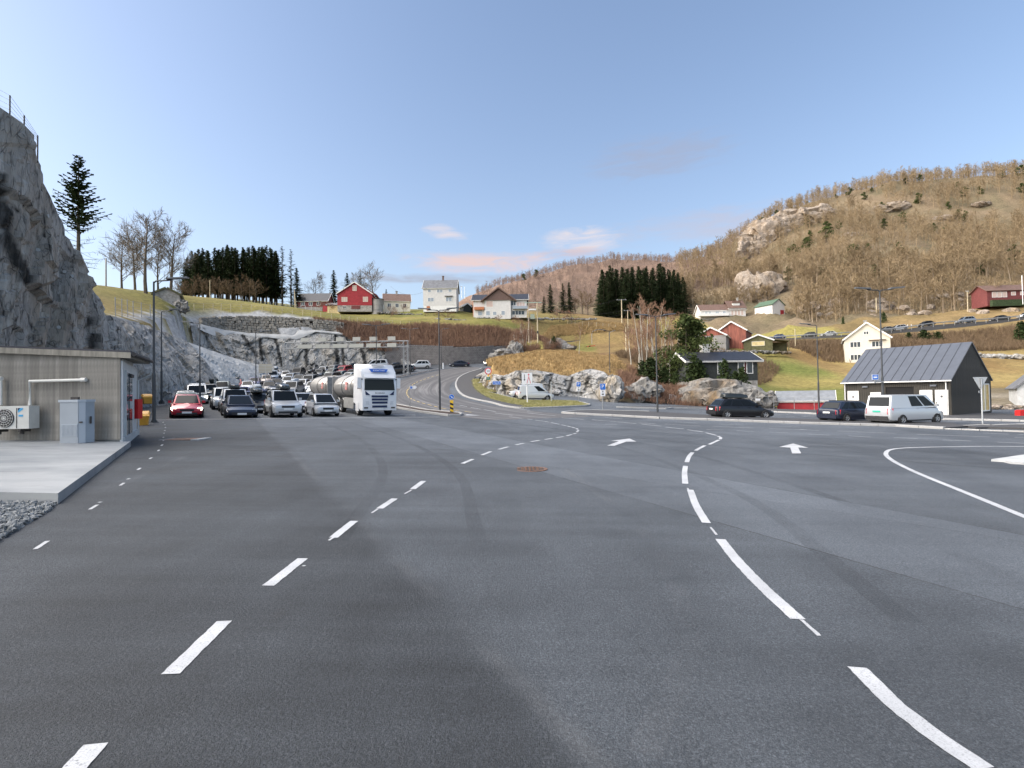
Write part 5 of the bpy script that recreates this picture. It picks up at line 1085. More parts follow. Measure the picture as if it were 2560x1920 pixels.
# roof slab with fascia and gutter
ov = [A+nr*.42-Vector((.0, .35, 0)), B+nr*.42+d*.3, C+Vector((0, .3, 0)), D+Vector((0, -.35, 0))]
vs = [Vector((p.x, p.y, zp+zt(p.x)+.0)) for p in ov]+[Vector((p.x, p.y, zp+zt(p.x)+.17)) for p in ov]
rf = MB().add(vs, [(0, 1, 2, 3), (7, 6, 5, 4)]+[(k, (k+1) % 4, 4+(k+1) % 4, 4+k) for k in range(4)]).build('roof', MATS['fascia_grey'], serv)
vs = [v+Vector((0, 0, .172)) for v in vs[:4]]+[v+Vector((0, 0, .225)) for v in vs[:4]]; MB().add(vs, [(0, 1, 2, 3), (7, 6, 5, 4)]+[(k, (k+1) % 4, 4+(k+1) % 4, 4+k) for k in range(4)]).build('felt', MATS['roof_felt'], rf)
g0 = ov[0]+nr*.07; g1 = ov[1]+nr*.07; MB().tube([Vector((g0.x, g0.y, zp+zt(g0.x)+.12)), Vector((g1.x, g1.y, zp+zt(g1.x)+.10))], .06, 8).build('gutter', MATS['dark_iron'], rf)
e = B+nr*.45+d*.15; f = B+nr*.06+d*.02
MB().tube([Vector((e.x, e.y, zp+2.35)), Vector((e.x, e.y, zp+2.22)), Vector((f.x, f.y, zp+1.98)), Vector((f.x, f.y, zp-.1))], .035, 8).build('downpipe', MATS['plaster_white'], serv)
for px_ in ([(-13, 1), ]): pass
# white conduits on the wall
mat('white_plastic', (.70, .69, .64), .45, var=.05, scale=3); mat('unit_white', (.62, .615, .57), .45, var=.06, scale=4)
def wall_pt(X, Y, off=.08):
    r = ray(X, Y); dd = (A.y-off)/r.y; return CAM+r*dd
cd_ = thing('cable_trunking', 'white cable trunking bent across the plank wall above the heat pump', 'trunking', (0, 0, 0))
for pl in ([(74.5, 1013), (74.5, 953), (207, 949.5)],): MB().tube([wall_pt(*p) for p in pl], .045, 8).build('trunk', MATS['white_plastic'], cd_)
MB().tube([wall_pt(202, 949.6), wall_pt(215, 949.2)], .062, 8).build('end_cap', MATS['white_plastic'], cd_)
cd_ = thing('cable_trunking', 'short white trunking at the very left edge of the wall', 'trunking', (0, 0, 0)); MB().tube([wall_pt(1.5, 1013), wall_pt(1.5, 948)], .042, 8).build('trunk', MATS['white_plastic'], cd_); MB().tube([wall_pt(-4, 947), wall_pt(4.5, 946.5)], .06, 8).build('end_cap', MATS['white_plastic'], cd_)
# heat pump
a = wall_pt(-22, 1016, .45); b_ = wall_pt(78, 1070, .05)
hp = thing('heat_pump', 'white outdoor heat pump unit hung on the plank wall', 'heat pump', (a.x, a.y, b_.z)); W_, H_ = 1.10, a.z-b_.z
MB().box(0, W_, 0, .34, 0, H_).build('casing', MATS['unit_white'], hp); MB().disc((.40, -.012, H_*.47), (0, 1, 0), .27, .03, 28).build('fan_opening', MATS['dark_iron'], hp)
for k in range(4):
    mb = MB(); n_ = 28; r0 = .06+.065*k; pts_ = [(.40+r0*math.cos(2*math.pi*q_/n_), -.034, H_*.47+r0*math.sin(2*math.pi*q_/n_)) for q_ in range(n_+1)]; mb.tube(pts_, .006, 4, cap=False); mb.build('grille_ring', MATS['white_plastic'], hp)
for k in range(8): an = math.pi*k/8; MB().bar((.40-.27*math.cos(an), -.036, H_*.47-.27*math.sin(an)), (.40+.27*math.cos(an), -.036, H_*.47+.27*math.sin(an)), .004, 4).build('grille_bar', MATS['white_plastic'], hp)
MB().box(.74, .755, -.012, 0, .02, H_-.06).build('panel_joint', MATS['dark_iron'], hp); bl = mat('logo_blue', (.06, .35, .62), .5)
MB().extr([(.79, -.008, H_-.06), (.93, -.008, H_-.06), (.93, -.008, H_-.10), (.79, -.008, H_-.2)], (0, .006, 0)).build('logo', bl, hp); MB().extr([(.785, -.012, H_-.06), (.86, -.012, H_-.06), (.785, -.012, H_-.14)], (0, .003, 0)).build('logo', mat('logo_navy', (.01, .02, .07), .5), hp)
MB().box(.80, .93, -.008, 0, H_-.31, H_-.255).build('name_strip', bl, hp)
for x in (.15, .82): MB().box(x-.03, x+.03, .0, .34, -.09, 0).box(x-.04, x+.04, .05, .12, -.16, -.09).build('bracket', MATS['dark_iron'], hp)
# utility cabinet
p = G(180, 1112); p = P(180, 1109.5, 14.9); mat('cabinet_grey', (.32, .355, .39), .45, var=.05, scale=2); mat('cabinet_side', (.40, .44, .48), .45)
cb = thing('utility_cabinet', 'pale grey roadside utility cabinet standing on the concrete slab', 'cabinet', (p.x, p.y, S(p.x, p.y)+.16)); ol = [(-.36, 0), (.17, 0), (.30, .12), (.38, .34), (-.36, .34)]
MB().prism([(x*.98, y) for x, y in ol], 0, 1.18).build('body', MATS['cabinet_grey'], cb); MB().prism([(x*1.06, y*1.06-.02) for x, y in ol], 1.18, 1.25).build('lid', MATS['cabinet_side'], cb)
MB().box(-.30, .16, -.012, 0, .20, .55).build('vent_panel', MATS['cabinet_side'], cb)
for k in range(12): MB().box(-.285+k*.037, -.28+k*.037+.01, -.018, -.012, .22, .53).build('vent_slot', MATS['cabinet_grey'], cb)
MB().extr([(.19, .01, .0), (.295, .11, .0), (.295, .11, 1.17), (.19, .01, 1.17)], (.006, -.006, 0)).build('corner_panel', MATS['cabinet_side'], cb)
MB().box(.20, .27, .0, .04, .58, .62).build('lock', MATS['dark_iron'], cb); MB().box(.345, .365, .2, .25, .55, .76).build('handle', MATS['dark_iron'], cb); MB().prism([(-.13, .1), (.09, .1), (.06, .2), (-.1, .2)], 1.25, 1.33).build('cowl', MATS['dark_iron'], cb)
# ================================================================== VEHICLES
mat('tyre', (.018, .018, .018), .85); mat('rim_silver', (.42, .43, .44), .35, metal=.6); mat('black_plastic', (.02, .02, .022), .55); mat('car_glass', (.010, .013, .016), .05, spec=.14)
mat('lamp_clear', (.62, .64, .66), .15, spec=.8); mat('lamp_lit', (1, .95, .85), .3, emis=(1, .90, .70), estr=7); mat('lamp_red', (.50, .02, .035), .25); mat('plate_white', (.72, .73, .72), .5); mat('plate_green', (.03, .42, .30), .5); mat('box_black', (.022, .026, .026), .22, coat=.3); mat('chrome', (.6, .6, .6), .2, metal=.9)
PAINT = {}
def paint(name, c, rough=.32, metal=.35):
    if name not in PAINT:
        m_ = mat('paint_'+name, c, rough, metal=metal, coat=.6); PAINT[name] = m_
    return PAINT[name]
COLS = dict(red=(.42, .012, .03), navy=(.018, .024, .045), silver=(.50, .52, .54), white=(.66, .67, .67), black=(.012, .012, .014), grey=(.21, .22, .23), bluegrey=(.24, .29, .35), purple=(.075, .075, .16), bronze=(.24, .20, .17), green=(.16, .20, .19), orange=(.62, .12, .03), darkgrey=(.055, .06, .065), blue=(.03, .06, .16), pale=(.62, .64, .64))
TYPES = {  # L, W, H, hood, screen, roof, rear, deck, belt, hoodfront, hoodback, clearance, wheel r, side panes
 'hatch': (4.32, 1.77, 1.46, 1.02, .85, 1.55, .55, .35, .93, .66, .90, .18, .32, 2), 'sedan': (4.7, 1.82, 1.46, 1.05, .95, 1.25, .85, .6, .93, .64, .90, .17, .32, 2), 'fastback': (4.69, 1.85, 1.44, .95, 1.15, .95, 1.25, .39, .93, .58, .86, .16, .34, 2),
 'wagon': (4.83, 1.86, 1.52, 1.10, .90, 2.10, .48, .25, .97, .66, .94, .17, .33, 3), 'suv': (4.72, 1.88, 1.80, 1.18, .70, 2.24, .38, .22, 1.14, .88, 1.08, .26, .38, 3), 'mpv': (4.1, 1.69, 1.56, .72, .95, 1.78, .40, .25, 1.0, .72, .96, .19, .31, 3),
 'caddy': (4.41, 1.79, 1.83, .80, .80, 2.50, .16, .15, 1.10, .78, 1.04, .20, .32, 1), 'bigvan': (5.14, 1.94, 1.98, .70, .95, 3.14, .18, .17, 1.20, .82, 1.12, .20, .34, 1), 'crewvan': (5.14, 1.94, 1.98, .70, .95, 3.14, .18, .17, 1.16, .82, 1.10, .20, .34, 2)}
PARTS = {}
def car_parts(ty):
    if ty in PARTS: return PARTS[ty]
    L_, W_, H_, hood, scr, roof, rear, deck, belt, hf_, hb, clr, wr, panes = TYPES[ty]
    w = W_/2; xf = L_/2; xc = xf-hood; xw = xc-scr; xt = xw-roof; xr = xt-rear; xe = -L_/2; fa = xf-.86 if L_ < 5 else xf-.92; ra = xe+.82 if L_ < 5 else xe+1.05
    zd = belt+.02 if deck < .4 else belt+.06
    st = [(xf, clr+.20, hf_-.16, .70), (xf-.05, clr+.06, hf_-.05, .84), (xf-.22, clr, hf_, .94), (fa, clr, hf_+(hb-hf_)*.55, 1.0), (xc, clr, hb, 1.0), ((xc+xt)/2, clr, belt, 1.0), (ra, clr, belt+.01, 1.0), (xr+.05, clr+.02, zd, .985), (xe+.10, clr+.06, zd-.02, .95), (xe+.03, clr+.12, zd-.06, .90), (xe, clr+.25, zd-.22, .84)]
    ring = [(0, 0.0), (.80, 0.0), (.965, .10), (1.0, .36), (.985, .72), (.93, .93), (.62, 1.0), (0, 1.03)]
    vs = []; m_ = 2*len(ring)-2
    for (x, zb, zt, ww) in st:
        half = [(r_[0]*w*ww, zb+(zt-zb)*r_[1]) for r_ in ring]
        vs += [(x, y, z) for y, z in half]+[(x, -y, z) for y, z in half[1:-1][::-1]]
    fs = [(i*m_+k, i*m_+(k+1) % m_, (i+1)*m_+(k+1) % m_, (i+1)*m_+k) for i in range(len(st)-1) for k in range(m_)]+[tuple(range(m_)), tuple(range((len(st)-1)*m_, len(st)*m_))[::-1]]
    mb = MB(); mb.add(vs, fs)
    bw, tw = (.90, .72) if H_ < 1.7 else ((.93, .80) if H_ < 1.81 else (.95, .86))
    bF, bR = xc+.06, xr-.02
    z0, z1 = belt-.06, H_-.05
    gb = [(bF, bw*w*.93, hb-.03), (xc-scr*.35, bw*w, z0), (xr+.1, bw*w, z0), (bR, bw*w*.93, z0)]
    gt = [(xw+.05, tw*w*.94, z1), (xw-.25, tw*w, z1+.02), (xt+.25, tw*w, z1+.02), (xt-.02, tw*w*.95, z1-.01)]
    gc = [(xw-.06, tw*w*.6, H_-.012), (xw-.3, tw*w*.66, H_), (xt+.3, tw*w*.66, H_), (xt+.04, tw*w*.6, H_-.015)]
    v = []
    for lev in (gb, gt, gc): v += [(x, y, z) for x, y, z in lev]+[(x, -y, z) for x, y, z in lev[::-1]]
    f = [(l*8+k, l*8+(k+1) % 8, (l+1)*8+(k+1) % 8, (l+1)*8+k) for l in (0, 1) for k in range(8)]+[tuple(range(16, 24))]
    mb.add(v, f); body = mb
    parts = {'body': ('body', mb, 'PAINT', 'auto')}
    def quad(name, a, b, c, d, mg, off, m2):
        a, b, c, d = map(Vector, (a, b, c, d)); n_ = (b-a).cross(d-a).normalized()
        ctr = (a+b+c+d)/4
        if n_.dot(ctr-Vector((0, 0, H_*.5))) < 0: n_ = -n_
        L2 = lambda p, q, t: p.lerp(q, t)
        u0, u1, v0, v1 = mg
        P4 = [L2(L2(a, b, u), L2(d, c, u), vv) for u, vv in ((u0, v0), (u1, v0), (u1, v1), (u0, v1))]
        m3 = MB(); m3.extr([p-n_*.01 for p in P4], n_*(off+.01)); return (name, m3, m2, False)
    # screens
    parts['ws'] = quad('windscreen', (gb[0][0], gb[0][1], gb[0][2]), (gb[0][0], -gb[0][1], gb[0][2]), (gt[0][0], -gt[0][1], gt[0][2]), (gt[0][0], gt[0][1], gt[0][2]), (.05, .95, .08, .97), .012, 'car_glass')
    if ty not in ('caddy',): parts['rw'] = quad('rear_window', (gb[3][0], gb[3][1], gb[3][2]), (gb[3][0], -gb[3][1], gb[3][2]), (gt[3][0], -gt[3][1], gt[3][2]), (gt[3][0], gt[3][1], gt[3][2]), (.08, .92, .16, .90), .012, 'car_glass')
    else:
        for s in (0, 1): parts['rw%d' % s] = quad('rear_window', (gb[3][0], gb[3][1], gb[3][2]), (gb[3][0], -gb[3][1], gb[3][2]), (gt[3][0], -gt[3][1], gt[3][2]), (gt[3][0], gt[3][1], gt[3][2]), (.10+.42*s, .48+.42*s, .25, .85), .012, 'car_glass')
    spl = {1: [(.0, .30)], 2: [(.0, .49), (.53, .98)], 3: [(.0, .40), (.43, .74), (.77, .99)]}[panes]
    if ty == 'crewvan': spl = [(.02, .27), (.31, .58)]
    if ty == 'bigvan': spl = [(.02, .28), (.32, .60), (.64, .95)]
    if ty == 'caddy': spl = [(.02, .32)]
    for s in (1, -1):
        a = (gb[1][0]+.18, s*gb[1][1]*1.0, z0+.06); b = (gb[2][0]+.02, s*gb[2][1], z0+.06); c = (gt[2][0]+.08, s*gt[2][1], z1-.0); d = (gt[1][0]-.10, s*gt[1][1], z1-.0)
        for i, (u0, u1) in enumerate(spl): parts['sw%d%d' % (i, s)] = quad('side_window', a, b, c, d, (u0, u1, .06, .93), .01, 'car_glass')
        # lamps
        zl = hf_-.02; tall = .16 if H_ < 1.7 else .2
        m3 = MB(); m3.extr([(xf-.07, s*w*.52, zl-.13), (xf-.02, s*w*.52, zl-tall-.02), (xf-.10, s*w*.88, zl-tall+.0), (xf-.30, s*w*.95, zl-.06), (xf-.30, s*w*.93, zl+.015), (xf-.10, s*w*.66, zl+.0)], (.02, s*.006, .012)); parts['hl%d' % s] = ('headlight', m3, 'HEAD', False)
        m3 = MB(); zt_ = belt; hgt = .18 if H_ < 1.7 else .55
        if ty in ('wagon', 'hatch', 'mpv'): hgt = .32
        m3.extr([(xe+.01, s*w*.60 if hgt < .3 else s*w*.72, zt_-.08), (xe+.30, s*w*.955, zt_-.06), (xe+.22, s*w*.955, zt_-.06-hgt*.9 if hgt < .5 else zt_-.42), (xe-.005, s*w*.62 if hgt < .3 else s*w*.74, zt_-.08-hgt if hgt < .5 else zt_-.45)], (-.03, s*.018, .0)); parts['tl%d' % s] = ('tail_light', m3, 'lamp_red', False)
        m3 = MB(); m3.box(xc-.38, xc-.20, s*w*.95 if s > 0 else -w*1.14, s*w*1.14 if s > 0 else -w*.95, belt+.0, belt+.15); parts['mi%d' % s] = ('mirror', m3, 'PAINT', False)
        for ax_, nm in ((fa, 'f'), (ra, 'r')):
            m3 = MB(); m3.disc((ax_, s*(w-.062), wr+.01), (0, 1, 0), wr+.075, .10, 22); parts['wa%s%d' % (nm, s)] = ('wheel_arch', m3, 'black_plastic', False)
        m3 = MB(); m3.box(xc-1.15, xc-.98, s*(w*.985)-.012, s*(w*.985)+.012, belt-.12, belt-.085).box(xc-2.05, xc-1.88, s*(w*.985)-.012, s*(w*.985)+.012, belt-.12, belt-.085); parts['hd%d' % s] = ('door_handle', m3, 'PAINT', False)
        m3 = MB(); m3.box(ra+wr+.1, fa-wr-.1, s*w*.99-.02, s*w*.99+.02, clr+.02, clr+.12); parts['sl%d' % s] = ('sill', m3, 'black_plastic' if H_ > 1.7 else 'PAINT', False)
    m3 = MB(); m3.box(xf-.09, xf+.012, -w*.42, w*.42, hf_-.22, hf_-.09); parts['gr'] = ('grille', m3, 'black_plastic', False)
    m3 = MB(); m3.box(xf-.12, xf+.008, -w*.62, w*.62, clr+.05, clr+.17); parts['in'] = ('lower_intake', m3, 'black_plastic', False)
    m3 = MB(); m3.box(xf-.05, xf+.028, -.26, .26, hf_-.36, hf_-.245); parts['np'] = ('number_plate', m3, 'plate_white', False)
    m3 = MB(); m3.box(xe-.03, xe+.05, -.26, .26, belt-.33, belt-.215); parts['nr'] = ('number_plate', m3, 'PLATE', False)
    m3 = MB(); m3.box(xe-.035, xe+.12, -w*.80, w*.80, clr+.12, clr+.38); parts['rb'] = ('rear_bumper', m3, 'PAINT' if H_ < 1.7 else 'black_plastic', False)
    out = {'_dims': (L_, W_, H_, fa, ra, wr, xw, xt)}
    for k, (nm, mm, mt, sm) in parts.items():
        o = mm.build(nm, MATS['black_plastic'] if mt in ('PAINT', 'HEAD', 'PLATE') else MATS[mt], None, smooth=sm); out[k] = (nm, o.data, mt); bpy.data.objects.remove(o)
    PARTS[ty] = out; return out
# wheel (tyre with rim child), shared
mb = MB(); n_ = 24
prof = [(.62, -.5), (.92, -.5), (1.0, -.36), (1.0, .36), (.92, .5), (.62, .5)]
vs = [(r_*math.cos(2*math.pi*k/n_), y*.22/.33, r_*math.sin(2*math.pi*k/n_)) for k in range(n_) for r_, y in prof]
np_ = len(prof); mb.add(vs, [(k*np_+j, k*np_+j+1, ((k+1) % n_)*np_+j+1, ((k+1) % n_)*np_+j) for k in range(n_) for j in range(np_-1)]); o = mb.build('wheel', MATS['tyre'], None, smooth='auto'); TYRE = o.data; bpy.data.objects.remove(o)
mb = MB(); mb.disc((0, .15, 0), (0, 1, 0), .63, .10, 24, 1)
for k in range(5):
    M_ = Matrix.Rotation(2*math.pi*k/5, 4, 'Y'); mb.box(-.10, .10, .17, .27, .05, .60, 0, M_)
mb.disc((0, .23, 0), (0, 1, 0), .14, .1, 12, 0); pts_ = [(.60*math.cos(2*math.pi*q_/24), .25, .60*math.sin(2*math.pi*q_/24)) for q_ in range(25)]; mb.tube(pts_, .045, 4, 0, cap=False)
o = mb.build('rim', [MATS['rim_silver'], MATS['black_plastic']]); RIM = o.data; bpy.data.objects.remove(o)
def roofbox_mesh():
    mb = MB(); st = [(1.05, .10, .06, .20), (.95, .30, .0, .26), (.5, .38, -.02, .34), (-.5, .40, -.02, .38), (-.95, .36, .0, .36), (-1.05, .28, .06, .28)]; vs = []
    for x, w, zb, zt in st: vs += [(x, -w, zb+.04), (x, -w*1.02, (zb+zt)/2), (x, -w*.7, zt), (x, 0, zt+.02), (x, w*.7, zt), (x, w*1.02, (zb+zt)/2), (x, w, zb+.04), (x, 0, zb)]
    mb.add(vs, [(i*8+k, i*8+(k+1) % 8, (i+1)*8+(k+1) % 8, (i+1)*8+k) for i in range(len(st)-1) for k in range(8)]+[tuple(range(8)), tuple(range(40, 48))]); o = mb.build('roof_box', MATS['box_black'], None, smooth='auto'); me = o.data; bpy.data.objects.remove(o); return me
RBOX = roofbox_mesh()
def align(o, x, y, fwd, hf=S):
    e = .6; f = Vector((fwd[0], fwd[1], 0)).normalized(); l = Vector((-f.y, f.x, 0))
    fz = (hf(x+f.x*e, y+f.y*e)-hf(x-f.x*e, y-f.y*e))/(2*e); lz = (hf(x+l.x*e, y+l.y*e)-hf(x-l.x*e, y-l.y*e))/(2*e)
    X_ = Vector((f.x, f.y, fz)).normalized(); Y_ = Vector((l.x, l.y, lz)).normalized(); Z_ = X_.cross(Y_).normalized(); Y_ = Z_.cross(X_)
    M_ = Matrix((X_, Y_, Z_)).transposed().to_4x4(); M_.translation = (x, y, hf(x, y)); o.matrix_world = M_
CARS_AT = []
def car(ty, colour, x, y, fwd, label, group=None, hf=S, lit=False, box=None, rails=False, plate='plate_white', name='car', skip=(), cat='car', boxy=0.0, z=None):
    pr = car_parts(ty); L_, W_, H_, fa, ra, wr, xw, xt = pr['_dims']
    root = thing(name, label, cat, group=group); pm = paint(colour, COLS[colour])
    for k, v in pr.items():
        if k[0] == '_' or v[0] in skip: continue
        o = obj(v[0], v[1], root); mt = v[2]
        m2 = {'PAINT': pm, 'HEAD': MATS['lamp_lit' if lit else 'lamp_clear'], 'PLATE': MATS[plate]}.get(mt)
        if m2: o.material_slots[0].link = 'OBJECT'; o.material_slots[0].material = m2
    for s in (1, -1):
        for ax_ in (fa, ra):
            o = obj('wheel', TYRE, root); o.scale = (wr,)*3; o.location = (ax_, s*(W_/2-.065), wr); o.rotation_euler = (0, 0, 0 if s > 0 else math.pi)
            obj('rim', RIM, o)
    if box:
        o = obj('roof_box', RBOX, root); o.location = ((xw+xt)/2+.15, boxy, H_+.05)
        if box != 'black': o.material_slots[0].link = 'OBJECT'; o.material_slots[0].material = MATS[box]
    if box or rails:
        for xx in (xw-.45, xt+.45): MB().box(xx-.03, xx+.03, -W_*.38, W_*.38, H_-.01, H_+.045).build('roof_rail', MATS['black_plastic'], root)
    if z is None: align(root, x, y, fwd, hf)
    else:
        f = Vector((fwd[0], fwd[1], fwd[2] if len(fwd) > 2 else 0)).normalized(); l = Vector((0, 0, 1)).cross(f).normalized(); M_ = Matrix((f, l, f.cross(l))).transposed().to_4x4(); M_.translation = (x, y, z); root.matrix_world = M_
    CARS_AT.append((x, y, label, L_)); return root
UL = Vector((-.533, .846)); FL = (-UL.x, -UL.y)
QG = 'cars queuing for the ferry'
def lane(px, seq, gap=1.25, shift=0):
    p = G(*px); s = .25
    for it in seq:
        ty, colour, label, kw = it; L_ = TYPES[ty][0]; off = kw.pop('side', 0); s += kw.pop('extra', 0)
        c = Vector((p.x, p.y))+UL*(s+L_/2)+Vector((UL.y, -UL.x))*off; car(ty, colour, c.x, c.y, FL, label, QG, **kw); s += L_+gap
lane((467, 1046), [('hatch', 'red', 'red hatchback with lit headlights at the stop line, leftmost lane', dict(lit=True)), ('wagon', 'green', 'dark green-grey car directly behind the red hatchback', {}), ('sedan', 'bluegrey', 'blue-grey saloon third in the leftmost lane', {}), ('wagon', 'silver', 'silver estate with roof rails fourth in the leftmost lane', dict(rails=True)),
                   ('bigvan', 'pale', 'tall white minibus with lit headlights fifth in the leftmost lane', dict(lit=True, side=1.0, skip=())), ('bigvan', 'silver', 'silver van roof just showing behind the white minibus', dict(side=1.2))])
lane((606, 1046), [('fastback', 'navy', 'dark navy electric saloon at the stop line', dict(skip=('grille',))), ('suv', 'silver', 'silver crossover with black roof box behind the navy saloon', dict(box='black', side=.15)), ('suv', 'pale', 'pale silver crossover third in the second lane', dict(side=-.2)), ('suv', 'grey', 'grey crossover fourth in the second lane', dict(side=.3)), ('hatch', 'silver', 'silver hatchback fifth in the second lane', dict(side=.9))])
lane((722, 1045), [('suv', 'silver', 'silver off-roader with barred grille and black roof box at the stop line', dict(box='black', boxy=.1)), ('hatch', 'darkgrey', 'dark grey hatchback with black roof box behind the silver off-roader', dict(box='black', side=-1.0)), ('wagon', 'purple', 'purple-grey estate third in the middle lane', dict(side=-1.0)), ('suv', 'purple', 'blue-purple crossover with lit headlights fourth in the middle lane', dict(lit=True, side=-1.2)), ('sedan', 'silver', 'silver saloon fifth in the middle lane', dict(side=-1.3))])
lane((823, 1042.5), [('mpv', 'silver', 'small silver-blue people carrier at the stop line beside the tanker', {}), ('wagon', 'silver', 'silver estate behind the small people carrier', dict(side=-.4)), ('suv', 'white', 'white crossover third in the lane beside the tanker', dict(side=-1.2)), ('sedan', 'purple', 'purple-blue saloon roof fourth beside the tanker lane', dict(side=-1.4)), ('hatch', 'silver', 'silver hatchback with grey roof box fifth beside the tanker lane', dict(box='cabinet_grey', side=-1.6))])
def GR(X, Y, h, d0=20.0):
    r = ray(X, Y); d = d0
    while d < 190:
        if CAM.z+d*r.z-S(d*r.x, d*r.y)-h < 0: break
        d += .1
    return CAM+r*d
def hdg(X):
    if X > 975: return (-.93, -.36)
    if X > 900: return (-.75, -.66)
    if X > 820: return (-.25, -.97)
    if X > 720: return (.10, -.99)
    return (.40, -.92)
REAR = [(568, 945, 'hatch', 'silver', 'silver hatchback roof left of the red car under the roof box', {}), (593, 948, 'hatch', 'red', 'red car carrying a tall black roof box in mid queue', dict(box='black')), (624, 939, 'sedan', 'darkgrey', 'dark car with black roof box right of the red boxed car', dict(box='black')),
 (620, 951, 'sedan', 'silver', 'silver saloon behind the pale crossover in mid queue', {}), (637, 941, 'hatch', 'purple', 'purple-blue hatchback in the middle of the queue', {}), (651, 927, 'wagon', 'silver', 'silver estate at the left rear near the sign panel', {}), (667, 937, 'hatch', 'bronze', 'bronze-grey hatchback behind the purple one', {}),
 (691, 922, 'wagon', 'silver', 'silver estate carrying a pale roof box at the left rear', dict(box='cabinet_grey')), (715, 924, 'hatch', 'white', 'white hatchback at the left rear of the queue', {}), (692, 946, 'wagon', 'darkgrey', 'dark estate with bicycles on its roof in mid queue', dict(rails=True)), (719, 943, 'wagon', 'silver', 'silver estate right of the bicycle carrier', {}), (727, 933, 'hatch', 'bluegrey', 'blue-grey hatchback behind the bicycle carrier', {}),
 (746, 919, 'suv', 'black', 'large black off-roader towering at the left rear', {}), (768, 921, 'hatch', 'black', 'black car hidden right of the large black off-roader', {}), (776, 930, 'wagon', 'darkgrey', 'dark estate with long black roof box at the rear centre', dict(box='black')), (781, 913, 'wagon', 'grey', 'grey estate with black roof box on the rear row', dict(box='black')), (800, 919, 'sedan', 'darkgrey', 'dark grey saloon on the rear row', {}), (808, 913, 'hatch', 'silver', 'silver hatchback on the last row', {}),
 (834, 913, 'wagon', 'grey', 'grey estate left of the red crossover at the rear', {}), (859, 911, 'suv', 'red', 'red crossover standing out on the last row', {}), (880, 913, 'hatch', 'black', 'black hatchback right of the red crossover', dict(box='black')), (831, 921, 'hatch', 'green', 'grey-green hatchback in front of the red crossover', {}), (828, 931, 'suv', 'darkgrey', 'dark crossover behind the person in red', {}), (852, 927, 'sedan', 'green', 'greenish saloon above the tank', {}),
 (874, 931, 'hatch', 'pale', 'pale hatchback right above the tank', {}), (851, 937, 'wagon', 'silver', 'silver estate low above the tank', {}), (798, 927, 'suv', 'darkgrey', 'dark off-roader in the rear centre', {}), (757, 948, 'hatch', 'white', 'white hatchback with clear lane beside it', {}), (774, 937, 'suv', 'grey', 'grey crossover behind the white hatchback', {}), (750, 935, 'wagon', 'darkgrey', 'dark estate with a yellow light on its roof', {}), (735, 955, 'hatch', 'darkgrey', 'dark hatchback with grey roof box left of the white hatchback', dict(box='cabinet_grey')),
 (810, 937, 'sedan', 'darkgrey', 'dark saloon beside the person in red', {}), (792, 958, 'hatch', 'pale', 'pale hatchback squeezed beside the rear tank', {}),
 (605, 937, 'wagon', 'grey', 'grey estate by the sprayed slope, left rear', {}), (672, 929, 'suv', 'bluegrey', 'blue-grey crossover beside the sign panel', {}), (700, 931, 'hatch', 'darkgrey', 'dark hatchback in front of the pale roof box', {})]
nsk = 0
for (X, Y, ty, colour, label, kw) in REAR:
    p = GR(X, Y, TYPES[ty][2])
    for t_ in range(14):
        hit = [c for c in CARS_AT if (abs((c[0]-p.x)*UL.y-(c[1]-p.y)*UL.x) < 2.15 and abs((c[0]-p.x)*UL.x+(c[1]-p.y)*UL.y) < (c[3]+TYPES[ty][0])/2+.2)]
        if not hit: break
        c = hit[0]; r = ray(X, Y); dv = Vector((p.x-c[0], p.y-c[1])); sgn = 1 if dv.dot(Vector((r.x, r.y))) > 0 else -1
        p = p+Vector((r.x, r.y, 0))*sgn*1.0 if t_ < 6 else p+Vector((1, .2, 0))*(1 if dv.x > 0 else -1)*.8
    else: nsk += 1; print('skip', label); continue
    car(ty, colour, p.x, p.y, hdg(X), label, QG, **kw)
xr_ = random.Random(12); CC = ['silver', 'grey', 'darkgrey', 'white', 'bluegrey', 'black', 'silver', 'pale', 'green']; nx_ = 0
for Yr in (953, 947, 941, 935, 929, 923, 917, 912):
    for Xr in range(560, 905, 13):
        if Xr < 560+(953-Yr)*2.2 or (Yr > 930 and Xr > 790): continue
        ty = xr_.choice(['hatch', 'wagon', 'sedan', 'suv', 'hatch']); p = GR(Xr+xr_.uniform(-4, 4), Yr, TYPES[ty][2])
        if any((abs((c[0]-p.x)*UL.y-(c[1]-p.y)*UL.x) < 2.3 and abs((c[0]-p.x)*UL.x+(c[1]-p.y)*UL.y) < (c[3]+TYPES[ty][0])/2+.3) for c in CARS_AT): continue
        if inside(p.x, p.y, PV) and p.y < 119 and p.x < -13: car(ty, xr_.choice(CC), p.x, p.y, hdg(Xr), 'car roof barely visible in the packed rear of the queue', QG, box='black' if xr_.random() < .3 else None); nx_ += 1
print('extra cars', nx_)
def car_px(ty, colour, px, fwd, label, **kw):
    p = G(*px); return car(ty, colour, p.x, p.y, fwd, label, **kw)
car_px('bigvan', 'white', (941, 921), (-.92, -.38), 'white delivery van side-on above the tanker cab', name='van', cat='van', group=QG)
car_px('suv', 'darkgrey', (985, 934), (-.6, -.8), 'dark crossover with roof box by the gantry leg', box='black', group=QG)
car_px('hatch', 'darkgrey', (1012, 929), (-.8, -.6), 'dark hatchback half hidden by the gantry leg', group=QG)
car_px('suv', 'white', (1050, 921), (-.97, -.25), 'white crossover side-on against the block wall', group=QG)
car_px('fastback', 'navy', (1148, 916), (-.99, -.12), 'dark blue electric hatchback driving past the block wall', group=QG)
car_px('caddy', 'grey', (1232, 913.5), (-.96, -.28), 'grey van with lit headlights coming round the knoll', lit=True, name='van', cat='van')
